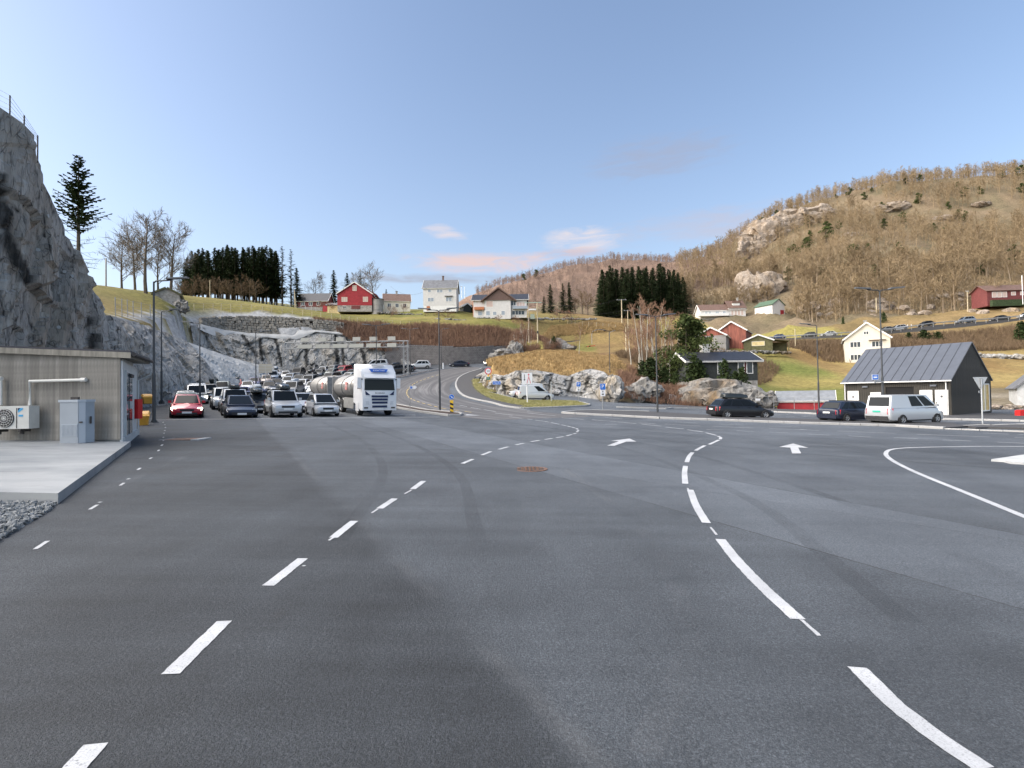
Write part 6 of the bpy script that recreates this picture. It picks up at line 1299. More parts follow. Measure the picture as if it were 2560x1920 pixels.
# parked vehicles in front and right
car_px('caddy', 'white', (1337, 1000.5), (.985, .17), 'white panel van parked facing right on the verge side', name='van', cat='van')
car_px('caddy', 'white', (1316, 993.5), (-.985, -.17), 'white van parked facing left behind the other white van', name='van', cat='van', skip=())
car_px('wagon', 'black', (1850, 1045), (.985, .12), 'black estate with long black roof box parked by the median', box='black')
car_px('wagon', 'navy', (2125, 1054), (.93, .36), 'dark blue estate parked left of the silver van, seen from behind', rails=True)
car_px('crewvan', 'silver', (2262, 1058.5), (.95, .30), 'silver crew van with green rear plate behind the lamp post', plate='plate_green', name='van', cat='van')

# ---- tanker truck
def tanker(px, fwd, label):
    root = thing('tanker_truck', label, 'truck'); wp_ = mat('truck_white', (.72, .73, .74), .3, coat=.4); st_ = mat('tank_steel', (.40, .385, .36), .35, metal=.55, var=.06, scale=2); gm_ = mat('truck_grey', (.26, .26, .25), .6, var=.15, scale=3)
    # cab profile (x forward), front at 0
    cab = thing('cab', None, None); cab.parent = root
    prof = [(-.02, .42), (0.0, .95), (-.02, 1.75), (-.20, 2.62), (-.30, 2.95), (-.42, 3.2), (-.95, 3.72), (-2.2, 3.78), (-2.25, .95), (-1.9, .9), (-.35, .42)]
    bpy.data.objects.remove(cab)
    mb = MB(); vs = []
    lv = [(-1.27, 1), (-1.2, 1), (1.2, 1), (1.27, 1)]
    for y, k in ((-1.27, .90), (-1.21, 1.0), (1.21, 1.0), (1.27, .90)):
        for x, z in prof: vs.append((x if k == 1 else min(x, -.10) if x > -2 else x, y, z if k == 1 else (z if z < 3.3 else z-.12)))
    n_ = len(prof); fs = [(i*n_+k, i*n_+(k+1) % n_, (i+1)*n_+(k+1) % n_, (i+1)*n_+k) for i in range(3) for k in range(n_)]+[tuple(range(n_)), tuple(range(3*n_, 4*n_))]
    cab = mb.add(vs, fs).build('cab', wp_, root, smooth='auto')
    MB().extr([(-.035, -1.10, 1.86), (-.035, 1.10, 1.86), (-.21, 1.06, 2.64), (-.21, -1.06, 2.64)], (.03, 0, .01)).build('windscreen', mat('truck_screen', (.025, .028, .025), .06, spec=.18), cab)
    MB().extr([(-.10, -1.12, 2.72), (-.10, 1.12, 2.72), (-.30, 1.12, 2.98), (-.30, -1.12, 2.98)], (.06, 0, .02)).build('sun_visor', wp_, cab)
    nb = MATS['logo_navy']; blu = mat('truck_blue', (.02, .10, .42), .4)
    MB().extr([(-.30, -.55, 3.16), (-.30, .55, 3.16), (-.42, .68, 3.36), (-.42, -.68, 3.36)], (.06, 0, .03)).build('name_board', blu, cab)
    text_mesh('Kallesk Tr\u00e5ns'.replace('\u00e5', 'a') if False else 'Kallak Trans', .17, MATS['plate_white'], 'lettering', cab, Matrix.Translation((-.285, 0, 3.285)) @ Matrix.Rotation(math.pi/2, 4, 'Z') @ Matrix.Rotation(math.radians(59), 4, 'X'))
    MB().extr([(-.62, -.45, 3.60), (-.62, .45, 3.60), (-.80, .4, 3.74), (-.80, -.4, 3.74)], (.05, 0, .03)).build('roof_vent', mat('vent_grey', (.35, .36, .37), .5), cab)
    for k, z in enumerate((1.42, 1.20, .98, .70)): MB().box(-.04, .022, -.60+.02*k, .60-.02*k, z-.075, z+.075).build('grille_slot', nb, cab)
    text_mesh('SCANIA', .16, MATS['dark_iron'], 'lettering', cab, Matrix.Translation((.008, 0, 1.66)) @ Matrix.Rotation(math.pi/2, 4, 'Z') @ Matrix.Rotation(math.pi/2, 4, 'X'), sx=1.3)
    for s in (1, -1):
        MB().extr([(-.015, s*.70, 1.52), (-.015, s*1.02, 1.52), (-.015, s*1.06, 1.82), (-.015, s*.80, 1.60)], (.03, 0, 0)).build('side_intake', nb, cab)
        MB().extr([(-.03, s*.76, .82), (-.06, s*1.2, .86), (-.06, s*1.2, 1.06), (-.03, s*.80, 1.10)], (.045, 0, 0)).build('headlight', MATS['lamp_clear'], cab)
        MB().box(-.05, .01, s*.98-.14, s*.98+.14, .56, .66).build('fog_lamp', MATS['dark_iron'], cab)
        MB().box(-.32, -.16, s*1.44-.13, s*1.44+.13, 2.0, 2.75).build('mirror', wp_, cab); MB().box(-.25, -.18, s*1.2 if s > 0 else -1.4, s*1.4 if s > 0 else -1.2, 2.6, 2.68).build('mirror_arm', MATS['dark_iron'], cab)
        MB().extr([(-.45, s*1.272, 1.95), (-1.25, s*1.272, 1.95), (-1.25, s*1.272, 2.65), (-.55, s*1.272, 2.65)], (0, s*.012, 0)).build('side_window', MATS['car_glass'], cab)
        MB().box(-1.55, -.75, s*1.27-.03, s*1.27+.02, .35, .95).build('step_panel', wp_, cab)
    MB().box(.0, .03, -.28, .28, .45, .56).build('number_plate', MATS['plate_white'], cab)
    # chassis, tanks
    MB().box(-9.2, -2.1, -.45, .45, .75, 1.0).build('chassis', MATS['dark_iron'], root)
    MB().box(-5.2, -2.4, -1.22, -1.16, .45, 1.25).box(-5.2, -2.4, 1.16, 1.22, .45, 1.25).build('side_skirt', gm_, root)
    def tank(x0, x1, name, base=0):
        n_ = 28; vs = []
        st = [(x0, .55), (x0-.18, .85), (x0-.4, 1.0), (x1+.4, 1.0), (x1+.18, .85), (x1, .55)]
        for x, k in st: vs += [(x, 1.25*k*math.cos(2*math.pi*q_/n_), 2.05+.98*k*math.sin(2*math.pi*q_/n_)) for q_ in range(n_)]
        t_ = MB().add(vs, [(i*n_+q_, i*n_+(q_+1) % n_, (i+1)*n_+(q_+1) % n_, (i+1)*n_+q_) for i in range(len(st)-1) for q_ in range(n_)]+[tuple(range(n_)), tuple(range((len(st)-1)*n_, len(st)*n_))]).build(name, st_, root, smooth='auto')
        for x in (x0-.5, (x0+x1)/2, x1+.5):
            pts_ = [(x, 1.27*math.cos(2*math.pi*q_/n_), 2.05+1.0*math.sin(2*math.pi*q_/n_)) for q_ in range(n_+1)]; MB().tube(pts_, .03, 4, cap=False).build('tank_band', gm_, t_)
        for s in (1, -1):
            xm = x0-1.4; MB().extr([(xm, s*1.258, 1.85), (xm-.55, s*1.258, 1.85), (xm-.55, s*1.235, 2.45), (xm, s*1.235, 2.45)], (0, s*.02, 0)).build('logo_panel', mat('logo_pink', (.60, .24, .22), .5), t_)
            text_mesh('TINE', .24, MATS['plate_white'], 'lettering', t_, Matrix.Translation((xm-.275, s*1.285, 2.12)) @ Matrix.Rotation(0 if s < 0 else math.pi, 4, 'Z') @ Matrix.Rotation(math.pi/2, 4, 'X'))
        MB().box(x1+.8, x0-.8, -.22, .22, 3.02, 3.08).build('catwalk', gm_, t_); return t_
    tank(-2.7, -8.9, 'tank'); tank(-11.0, -18.6, 'trailer_tank')
    MB().box(-18.6, -10.6, -.45, .45, .75, 1.0).bar((-10.7, 0, .8), (-9.1, 0, .8), .08).build('trailer_chassis', MATS['dark_iron'], root)
    for x in (-8.95, -10.95): MB().box(x-.06, x+.06, -1.2, 1.2, .5, 2.9).build('mud_panel', gm_, root)
    for x in (-1.35, -6.0, -7.35, -11.9, -15.6, -16.95):
        for s in (1, -1):
            o = obj('wheel', TYRE, root); o.scale = (.52, .52, .52); o.location = (x, s*1.06, .52); o.rotation_euler = (0, 0, 0 if s > 0 else math.pi); obj('rim', RIM, o)
            if x < -2: MB().tube([(x-.62, s*1.08, .62), (x-.5, s*1.08, 1.0), (x, s*1.08, 1.16), (x+.5, s*1.08, 1.0), (x+.62, s*1.08, .62)], .05, 4).build('mudguard', gm_, root)
    p = G(*px); align(root, p.x, p.y, fwd); return root
tanker((949, 1040.5), FL, 'white tanker lorry with steel milk tanks at the stop line')
# ---- yellow boat on a trailer between the first two lanes
p = GR(520, 943, 2.5, 46.0); bt = thing('trailer_boat', 'yellow boat with black canopy on a trailer behind the white minibus', 'boat'); yb = mat('boat_yellow', (.68, .42, .02), .4)
vs = []
for x, w, zk, zg in ((2.3, .12, 1.2, 1.75), (1.6, .7, .85, 1.65), (.4, .95, .75, 1.55), (-2.0, .9, .75, 1.5)): vs += [(x, -w, zg), (x, -w*.8, (zk+zg)/2), (x, 0, zk), (x, w*.8, (zk+zg)/2), (x, w, zg)]
MB().add(vs, [(i*5+k, i*5+k+1, i*5+k+6, i*5+k+5) for i in range(3) for k in range(4)]+[(i*5, i*5+5, i*5+9, i*5+4) for i in range(3)]+[(15, 16, 17, 18, 19), (4, 3, 2, 1, 0)]).build('hull', yb, bt)
MB().prism([(1.0, -.7), (1.0, .7), (-1.8, .8), (-1.8, -.8)], 1.5, 2.25).build('canopy', MATS['box_black'], bt); MB().box(1.0, 1.03, -.6, .6, 1.7, 2.1).build('windscreen', MATS['car_glass'], bt)
MB().box(-2, 2.6, -.06, .06, .5, .7).box(-.6, .6, -.95, .95, .5, .62).build('trailer_frame', MATS['dark_iron'], bt)
for s in (1, -1): o = obj('wheel', TYRE, bt); o.scale = (.3,)*3; o.location = (0, s*.95, .3)
align(bt, p.x, p.y, FL); bt.scale = (1.15,)*3 if False else bt.scale
c = Vector((p.x, p.y))-UL*5.6; car('suv', 'black', c.x, c.y, FL, 'black off-roader towing the yellow boat', QG)

# ---- hillside road with its queue
def TZ(x, y): return T(x, y)
ROAD2 = smooth_line([P(1232, 914, 126), P(1300, 905, 134), P(1400, 893, 146), P(1500, 880, 153), P(1580, 872, 157), P(1680, 866, 160), P(1780, 860, 161), P(1860, 854.5, 159), P(1924, 850, 157), P(2069, 842, 151), P(2150, 836, 150), P(2239, 827.5, 150), P(2309, 817, 149), P(2407, 809.5, 148), P(2492, 803, 147), P(2560, 795, 146), P(2700, 782, 144)], 6)
vs = []
for i, p in enumerate(ROAD2):
    t_ = ROAD2[min(i+1, len(ROAD2)-1)]-ROAD2[max(i-1, 0)]; t_.z = 0; t_.normalize(); nn = Vector((-t_.y, t_.x, 0))
    vs += [p-nn*3.2+Vector((0, 0, -1.6)), p-nn*2.9+Vector((0, 0, .0)), p+nn*3.4+Vector((0, 0, .05)), p+nn*4.2+Vector((0, 0, -1.5))]
hr = MB().add(vs, [(i*4+k, (i+1)*4+k, (i+1)*4+k+1, i*4+k+1) for i in range(len(ROAD2)-1) for k in range(3)]).build('hillside_road', MATS['footway_asphalt'], None); tag(hr, 'narrow grey road climbing across the hillside on the right', 'road', kind='structure')
def on_road2(X):
    best = min(range(len(ROAD2)-1), key=lambda i: abs(1280+F*(ROAD2[i]-CAM).dot(RT)/(ROAD2[i]-CAM).dot(FW)-X)); p = ROAD2[best]; t_ = (ROAD2[best+1]-ROAD2[max(0, best-1)]).normalized(); return p, t_
for X, ty, colour, label in [(1502, 'wagon', 'black', 'black estate on the far bend below the block wall'), (1545, 'hatch', 'black', 'black hatchback entering the trees on the far bend'), (1943, 'hatch', 'blue', 'dark blue hatchback first on the hillside road'), (2010, 'mpv', 'darkgrey', 'dark people carrier second on the hillside road'), (2069, 'hatch', 'white', 'white hatchback above the lower lamp post on the hillside road'), (2155, 'hatch', 'bluegrey', 'blue-grey hatchback above the white farmhouse gable'), (2203, 'sedan', 'grey', 'grey saloon above the farmhouse chimney'), (2242, 'wagon', 'silver', 'silver estate right of the lamp head on the hillside road'), (2310, 'hatch', 'black', 'black hatchback beside the white fence pickets'), (2407, 'suv', 'bluegrey', 'blue-grey crossover on the open hillside road'), (2493, 'sedan', 'darkgrey', 'dark saloon below the red cabin'), (2556, 'hatch', 'white', 'white car cut off by the right edge on the hillside road')]:
    p, t_ = on_road2(X); n2 = Vector((t_.y, -t_.x, 0)); q_ = p+n2*1.0; car(ty, colour, q_.x, q_.y, (-t_.x, -t_.y, -t_.z), label, 'cars on the hillside road', z=q_.z+.03)
p, t_ = on_road2(1468); car('caddy', 'orange', p.x, p.y-3.5, (-t_.x, -t_.y, -t_.z), 'orange van behind the grassy knoll', name='van', cat='van', z=p.z+.1)
# ================================================================== STREET FURNITURE
mat('lamp_grey', (.075, .08, .085), .5, metal=.5); mat('lamp_head', (.16, .17, .18), .4, metal=.4); mat('galvanised', (.30, .31, .315), .5, metal=.5, var=.1, scale=4); mat('old_wood', (.30, .26, .20), .9, var=.25, scale=3, stretch=(1, 1, .2)); mat('pale_wood', (.47, .40, .27), .85, var=.2, scale=3)
mat('sign_white', (.74, .75, .76), .4); mat('sign_blue', (.015, .14, .55), .4); mat('sign_red', (.55, .02, .05), .4); mat('sign_yellow', (.80, .50, .03), .4); mat('sign_black', (.012, .012, .014), .5); mat('sign_green', (.01, .14, .09), .4); mat('sign_back', (.42, .44, .45), .5); mat('board_cream', (.40, .395, .35), .7)
def lamp_post(base, h, arms, label, face=0, r=.085, group='lamp posts', arm=1.5):
    t_ = thing('lamp_post', label, 'lamp post', base, face, group)
    MB().box(-.16, .16, -.16, .16, -.2, .03).tube([(0, 0, 0), (0, 0, .12)], .14, 10).build('base_plate', MATS['lamp_grey'], t_)
    MB().tube([(0, 0, .0), (0, 0, h*.33)], r, 10).tube([(0, 0, h*.33), (0, 0, h*.35)], [r, r*.7], 10).build('lower_tube', MATS['lamp_grey'], t_)
    MB().tube([(0, 0, h*.33), (0, 0, h-.1)], [r*.72, r*.52], 10).build('upper_tube', MATS['lamp_grey'], t_)
    for s in arms:
        a = MB().tube([(0, 0, h-.16), (s*.12, 0, h-.06), (s*arm*.45, 0, h-.03), (s*arm*.6, 0, h+.0)], .04, 6).build('arm', MATS['lamp_grey'], t_)
        MB().extr([(s*arm*.45, -.13, h+.0), (s*arm*.5, -.17, h+.03), (s*(arm+.25), -.12, h+.10), (s*(arm+.25), .12, h+.10), (s*arm*.5, .17, h+.03), (s*arm*.45, .13, h+.0)], (0, 0, .07)).build('lamp_head', MATS['lamp_head'], a)
    return t_
def hpx(base, Ytop):                # height so that the top meets a pixel row
    d = (base-CAM).dot(FW); X, Yb = 1280+F*(base-CAM).dot(RT)/d, 960-F*(base-CAM).dot(UP)/d; return (Yb-Ytop)*d/F
b = G(385, 1056); lamp_post(b, hpx(b, 698), (1,), 'tall dark lamp post by the stop line beside the yellow bin', .1)
b = P(404, 1004, 45); lamp_post(b, hpx(b, 775), (1,), 'lamp post at the foot of the rock spur, second from the left', .1)
b = P(500, 1003, 50); b.z = S(b.x, b.y); lamp_post(b, hpx(b, 806), (-1,), 'lamp post with its arm to the left beside the first queue lane')
b = P(640, 980, 62); b.z = S(b.x, b.y); lamp_post(b, hpx(b, 828), (1,), 'slim lamp post in front of the sprayed slope', .5)
b = P(942, 985, 64); b.z = S(b.x, b.y); lamp_post(b, hpx(b, 812), (-1, 1), 'twin-arm lamp post rising behind the tanker cab')
b = G(1026, 937.5); lamp_post(b, hpx(b, 822), (-1, 1), 'far twin-arm lamp post right of the gantry leg')
b = G(1100, 1029.5); lamp_post(b, hpx(b, 773), (-1, 1), 'twin-arm lamp post on the planted median')
b = G(1104, 922); lamp_post(b, hpx(b, 822), (1,), 'thin far lamp post by the white marker post')
b = G(1644, 1034); lamp_post(b, hpx(b, 788), (-1, 1), 'twin-arm lamp post on the long median in front of the birches')
b = G(1526, 994); lamp_post(b, hpx(b, 826), (-1,), 'lamp post at the mouth of the gravel track', .3)
b = G(2047.7, 1031); lamp_post(b, hpx(b, 811), (-1,), 'lamp post behind the parking bays near the red boathouse')
bus = G(2209, 1056); lamp_post(bus, hpx(bus, 722), (-1, 1), 'tall twin-arm lamp post carrying the bus-stop sign')
for X, Yb, Yt, d, lab in ((1663, 866, 815, 158, 'old curved street lamp left of the pine'), (1753, 842, 804, 165, 'old curved street lamp above the barns'), (1480, 868, 826, 150, 'small street lamp at the far bend left'), (1524, 862, 828, 153, 'small street lamp at the far bend right')):
    p = P(X, Yb, d); h = (Yb-Yt)*d/F; t_ = thing('street_lamp', lab, 'street lamp', p, 0, 'old street lamps'); MB().tube([(0, 0, -1), (0, 0, h*.8), (.3, 0, h*.95), (1.2, 0, h), (3.2 if X > 1600 else 1.5, 0, h+.2)], .07, 6).build('post', MATS['galvanised'], t_); MB().box(2.4 if X > 1600 else 1, 3.4 if X > 1600 else 1.8, -.12, .12, h+.12, h+.25).build('lamp_head', MATS['lamp_head'], t_)
# ---- utility poles
def upole(X, Yb, Yt, d, label, cross=0, r=.13, lean=0, m_='old_wood', name='utility_pole'):
    p = P(X, Yb, d); h = (Yb-Yt)*d/F; t_ = thing(name, label, 'utility pole', p, 0, 'timber utility poles'); MB().tube([(0, 0, -1), (lean, 0, h)], [r, r*.75], 8).build('pole', MATS[m_], t_)
    if cross:
        c = MB().box(lean-cross/2, lean+cross/2, -.07, .07, h-.12, h+.02).build('crossarm', MATS['galvanised'], t_)
        for k in (-.45, 0, .45): MB().tube([(lean+k*cross, 0, h), (lean+k*cross, 0, h+.18)], .05, 6).build('insulator', MATS['sign_white'], c)
    return p+Vector((lean, 0, h))
w1 = upole(265, 738, 645, 92, 'bare utility pole on the skyline beside the lone spruce'); upole(525, 758, 700, 150, 'pale utility pole in front of the dark spruces', m_='pale_wood')
upole(738, 777, 724, 158, 'leaning utility pole at the right end of the spruces', lean=-.2, m_='pale_wood'); upole(742, 777, 732, 158, 'strut pole propping the leaning utility pole', lean=-.6, m_='pale_wood')
w3 = upole(1555, 812, 749, 170, 'T-shaped power pole at the edge of the spruce wood', 3.2, .2, m_='pale_wood'); w4 = upole(1570, 822, 776, 166, 'shorter T-shaped power pole beside the spruce wood', 2.4, .16, m_='pale_wood'); upole(1566, 905, 817, 110, 'stubby grey pole at the left of the birches', r=.16, m_='pale_wood')
upole(2068, 780, 735, 190, 'pale power pole among trees left on the hill', r=.2, m_='pale_wood'); w5 = upole(2192, 806, 744, 172, 'tall pale power pole beside the farmhouse lamp', r=.2, m_='pale_wood'); upole(2147, 808, 759, 178, 'grey power pole left of the tall pale one', r=.17); w6 = upole(1989, 882, 822, 130, 'pale pole below the hillside road', r=.12, m_='pale_wood'); w7 = upole(2420, 786, 728, 162, 'pale power pole left of the red cabin', .8, r=.15, m_='pale_wood')
p = P(2557, 752, 150); t_ = thing('flagpole', 'white flagpole in front of the red cabin', 'flagpole', p); MB().tube([(0, 0, -1), (0, 0, 7.4)], .09, 8).build('pole', MATS['sign_white'], t_)
# H-frame transformer pole
p = P(1333, 842, 128); h = 86*128/F; t_ = thing('transformer_pole', 'twin-pole transformer frame below the chalet', 'utility pole', p)
for x, l in ((-1.05, .1), (1.1, 0)): MB().tube([(x, 0, -1.5), (x, 0, h)], [.17, .13], 8).build('pole', MATS['pale_wood' if x > 0 else 'old_wood'], t_)
c = MB().box(-2.2, 2.2, -.08, .08, h-.1, h+.06).build('crossarm', mat('verdigris', (.30, .42, .36), .7), t_); MB().box(-1.0, .8, -.3, .3, h-1.9, h-1.6).build('platform', MATS['sign_white'], t_); MB().box(-.6, .4, -.35, .35, h-4.1, h-2.9).build('transformer', mat('transformer_green', (.28, .32, .25), .6), t_); MB().box(.9, 1.3, -.3, 0, .8, 1.4).build('switch_box', MATS['dark_iron'], t_)
w2 = p+Vector((0, 0, h+.1))
# white twin poles behind the houses
for k, X in enumerate((1154, 1162)): upole(X, 742, 716, 230, ('left' if k == 0 else 'right')+' slim white pole of the pair behind the white house', 1.2 if k == 0 else 0, .12, m_='sign_white')
mat('cable', (.03, .03, .03), .6)
def wire(a, b, sag, label, r=.03):
    pts_ = [a.lerp(b, k/14)-Vector((0, 0, sag*4*(k/14)*(1-k/14))) for k in range(15)]; o = MB().tube(pts_, r, 4).build('power_line', MATS['cable'], None); tag(o, label, 'power line')
wire(w2+Vector((1.8, 0, 0)), w3+Vector((-1.4, 0, .2)), 1.6, 'power line from the transformer frame to the spruce-edge pole, upper'); wire(w2+Vector((.2, 0, -.8)), w4+Vector((-1, 0, .2)), 1.8, 'power line from the transformer frame to the short T pole'); wire(w2+Vector((-.4, 0, -1.2)), w4+Vector((0, 0, -.6)), 2.4, 'lowest slack power line beside the spruce wood')
wire(w1, P(470, 680, 150), 1.0, 'power line leaving the skyline pole to the right', .02); wire(w1, P(190, 622, 60), .6, 'power line leaving the skyline pole to the left', .02); wire(P(1063, 728, 158), P(975, 715, 190), 2.0, 'sagging power line left of the white three-storey house', .025)
# ---- toll-style lane gantry
gx_ = G(1015, 939); tl = P(722, 862, 104); bz = P(1015, 867, 102.4).z; tz = P(1015, 852, 102.4).z
gan = thing('lane_gantry', 'grey lattice gantry with lane boards across the queue', 'gantry', (0, 0, 0)); xa, xb = tl.x, gx_.x; yy = gx_.y
mb = MB()
for dy in (-.4, .4):
    for z in (bz, tz): mb.bar((xa, yy+dy, z), (xb+.6, yy+dy, z), .07, 5)
mb.build('chord', MATS['galvanised'], gan)
mb = MB(); n_ = 22
for k in range(n_):
    x0 = xa+(xb-xa)*k/n_; x1 = xa+(xb-xa)*(k+1)/n_; z0, z1 = (bz, tz) if k % 2 else (tz, bz); mb.bar((x0, yy-.4, z0), (x1, yy-.4, z1), .035, 4); mb.bar((x0, yy-.4, bz), (x0, yy-.4, tz), .03, 4)
mb.build('lattice', MATS['galvanised'], gan)
def lattice_leg(x, z0, z1, nm='leg'):
    mb = MB()
    for sx_ in (-.42, .42):
        for sy_ in (-.42, .42): mb.bar((x+sx_, yy+sy_, z0), (x+sx_, yy+sy_, z1), .07, 5)
    k = z0; i = 0
    while k < z1-.9: mb.bar((x-.42, yy-.42, k), (x+.42, yy-.42, k+.9), .04, 4); mb.bar((x+.42, yy-.42, k), (x-.42, yy-.42, k+.9), .04, 4); mb.bar((x+.42, yy-.42, k), (x+.42, yy+.42, k+.9), .04, 4); k += .9
    mb.build(nm, MATS['galvanised'], gan)
lattice_leg(xb, gx_.z-.2, tz); lattice_leg(xa, S(xa, yy)-1, tz)
for k, X in enumerate((767, 811, 854, 895, 937, 982)):
    q_ = P(X, 857, 103); MB().box(q_.x-.75, q_.x+.75, yy-.62, yy-.56, tz+.1, tz+.85).build('lane_board', MATS['board_cream'], gan)
    wd = 1.4 if k < 5 else .9; MB().box(q_.x-wd, q_.x+wd, yy-.62, yy-.56, bz-.05, bz+.72).build('lane_board', MATS['board_cream'], gan)
# ---- fences
def fence(label, line, n_, h, post_m='pale_wood', r=.06, wires=(.35, .7, 1.0), wire_m='galvanised', name='fence', ph=None, wr=.012, heights=None):
    t_ = thing(name, label, 'fence', (0, 0, 0)); pts_ = [lerp_line(line, k/(n_-1)) for k in range(n_)]
    me = None
    for p in pts_:
        if me is None: o = MB().tube([(0, 0, -.5), (0, 0, h)], r, 6).build('post', MATS[post_m], t_); me = o.data
        else: o = obj('post', me, t_)
        o.location = p+Vector((random.uniform(-.15, .15), 0, random.uniform(-.08, .08))); o.rotation_euler = (random.uniform(-.04, .04), random.uniform(-.05, .05), 0)
    for f in wires: MB().tube([p+Vector((0, 0, h*f*.97)) for p in pts_], wr, 4).build('wire', MATS[wire_m], t_)
    return t_
fence('pale-post wire fence along the lower edge of the pasture', [P(300, 770, 96), P(400, 782, 103), P(485, 779, 110), P(570, 777.5, 117.5), P(638, 782, 120), P(700, 788, 121.5), P(770, 796, 123.5), P(850, 804, 126), P(930, 815, 131), P(1050, 822, 133), P(1180, 828, 134.5), P(1330, 840, 139)], 46, 1.75)
fence('short-post fence in front of the spruce stand', [P(430, 756, 150), P(560, 755.5, 160), P(640, 762, 162), P(720, 770, 160), P(790, 779, 158)], 26, 1.4, 'sign_back', .07)
fence('dark mesh fence on the grey bench above the spur', [P(382, 806, 78), P(420, 812, 86), P(455, 820, 92), P(485, 830, 97)], 9, 2.2, 'galvanised', .035, (.1, .3, .5, .7, .9, 1.0))
fence('wire fence with grey posts above the rock spur', [P(286, 784, 62), P(315, 786, 67), P(345, 790, 72), P(375, 795, 76)], 6, 2.0, 'galvanised', .045, (.3, .6, .95))
fence('wire fence down the far pasture slope', [P(1420, 812, 162), P(1480, 815, 161), P(1540, 822, 162)], 8, 1.3)
fence('guard rail along the hillside road', [p+Vector((0, -3.1, .0)) for p in ROAD2[36:90:3]], 30, .75, 'galvanised', .06, (.8, .95), wr=.09)
fence('white pickets between hillside cars', [p+Vector((-1, 3.4, .0)) for p in ROAD2[66:73:1]], 9, 1.2, 'sign_white', .12, (.9,))
# white rail fence by the footway
t_ = thing('rail_fence', 'white tubular rail fence right of the black estate', 'fence', (0, 0, 0)); pts_ = [G(1890, 1023.5), G(1935, 1024.5), G(1986, 1026), G(2036, 1027.5), G(2090, 1029)]
for p in pts_: MB().tube([p+Vector((0, 0, -.1)), p+Vector((0, 0, 1.5))], .028, 6).build('post', MATS['galvanised'], t_)
MB().tube([p+Vector((0, 0, 1.5)) for p in pts_], .02, 6).build('rail', MATS['galvanised'], t_); p = pts_[0]; MB().box(p.x, p.x+.5, p.y-.06, p.y-.02, p.z+1.0, p.z+1.25).build('tag', MATS['sign_white'], t_)
# rockfall net posts on top of the cliff
t_ = thing('rockfall_fence', 'steel posts and netting on top of the cliff', 'fence', (0, 0, 0)); tp = [P(-60, 250, 27), P(20, 285, 27.4), P(56, 318, 28), P(90, 350, 28.4)]; th_ = (1.2, 1.05, .7, .3)
for p, h in zip(tp, th_): MB().tube([p+Vector((0, .1, -1.2)), p+Vector((0, .1, h))], .035, 6).build('post', MATS['dark_iron'], t_)
for f in (0, .25, .5, .75, 1): MB().tube([p+Vector((0, .1, h*f)) for p, h in zip(tp, th_)], .008, 4).build('wire', MATS['galvanised'], t_)
# ---- signs
def flatM(p, face=0): return Matrix.Translation(p) @ Matrix.Rotation(face, 4, 'Z') @ Matrix.Rotation(math.pi/2, 4, 'X')
def sign(name, label, px, d=None, cat='road sign'):
    p = G(*px) if d is None else P(px[0], px[1], d); return thing(name, label, cat, p), p
def Zpx(p, Y): return (960+F*0-Y) and hpx(p, Y)
def pole(t_, h, r=.035, m_='galvanised', z0=-.2): return MB().tube([(0, 0, z0), (0, 0, h)], r, 8).build('pole', MATS[m_], t_)
# speed limit / priority / route number
t_, p = sign('speed_limit_sign', 'round 50 speed-limit sign with yellow diamond and green 13 plate', (1221, 958), 76); s1 = p
h50, hy, h13 = hpx(p, 928), hpx(p, 939), hpx(p, 946); pole(t_, h50+.3)
a = MB().disc((0, -.05, h50), (0, 1, 0), .50, .03, 28).build('ring', MATS['sign_red'], t_); f = MB().disc((0, -.07, h50), (0, 1, 0), .37, .02, 28).build('face', MATS['sign_white'], a); text_mesh('50', .46, MATS['sign_black'], 'numerals', a, flatM((0, -.085, h50)))
a = MB().extr([(-.3, -.05, hy), (0, -.05, hy+.3), (.3, -.05, hy), (0, -.05, hy-.3)], (0, .02, 0)).build('diamond', MATS['sign_white'], t_); MB().extr([(-.19, -.055, hy), (0, -.055, hy+.19), (.19, -.055, hy), (0, -.055, hy-.19)], (0, -.01, 0)).build('diamond_face', MATS['sign_yellow'], a)
a = MB().box(-.29, .29, -.06, -.03, h13-.2, h13+.2).build('route_plate', MATS['sign_green'], t_); text_mesh('13', .3, MATS['sign_white'], 'numerals', a, flatM((0, -.066, h13)))
t_, p = sign('place_sign', 'small blue place-name sign on the verge left of the vans', (1242, 987.5)); h = hpx(p, 956); pole(t_, h)
a = MB().box(-.56, .56, -.06, -.03, h-.30, h+.16).build('panel', MATS['sign_white'], t_); MB().box(-.53, .53, -.068, -.06, h-.27, h+.13).build('face', MATS['sign_blue'], a); text_mesh('Nesvik', .30, MATS['sign_white'], 'lettering', a, flatM((0, -.075, h-.07)))
t_, p = sign('lane_merge_sign', 'square white sign with black and red arrows on the verge', (1318.5, 1009)); h1, h0 = hpx(p, 931.5), hpx(p, 961.5); pole(t_, h1, .07, 'sign_white'); hw = (h1-h0)*.45; MB().box(-.18, .18, -.18, .18, -.1, .06).build('foot', MATS['sign_white'], t_)
a = MB().box(-hw, hw, -.10, -.07, h0, h1).build('panel', MATS['sign_back'], t_); MB().box(-hw+.03, hw-.03, -.108, -.1, h0+.03, h1-.03).build('face', MATS['sign_white'], a); hh = h1-h0
def poly_sign(pl, m_, y0): return MB().extr([(x*hw, y0, h0+hh*z) for x, z in pl], (0, -.006, 0)).build('arrow', MATS[m_], a)
poly_sign([(-.53, .85), (-.43, .85), (-.43, .45), (-.30, .45), (-.48, .30), (-.66, .45), (-.53, .45)], 'sign_black', -.11); poly_sign([(.27, .62), (.35, .62), (.35, .80), (.52, .80), (.31, .93), (.10, .80), (.27, .80)], 'sign_red', -.11)
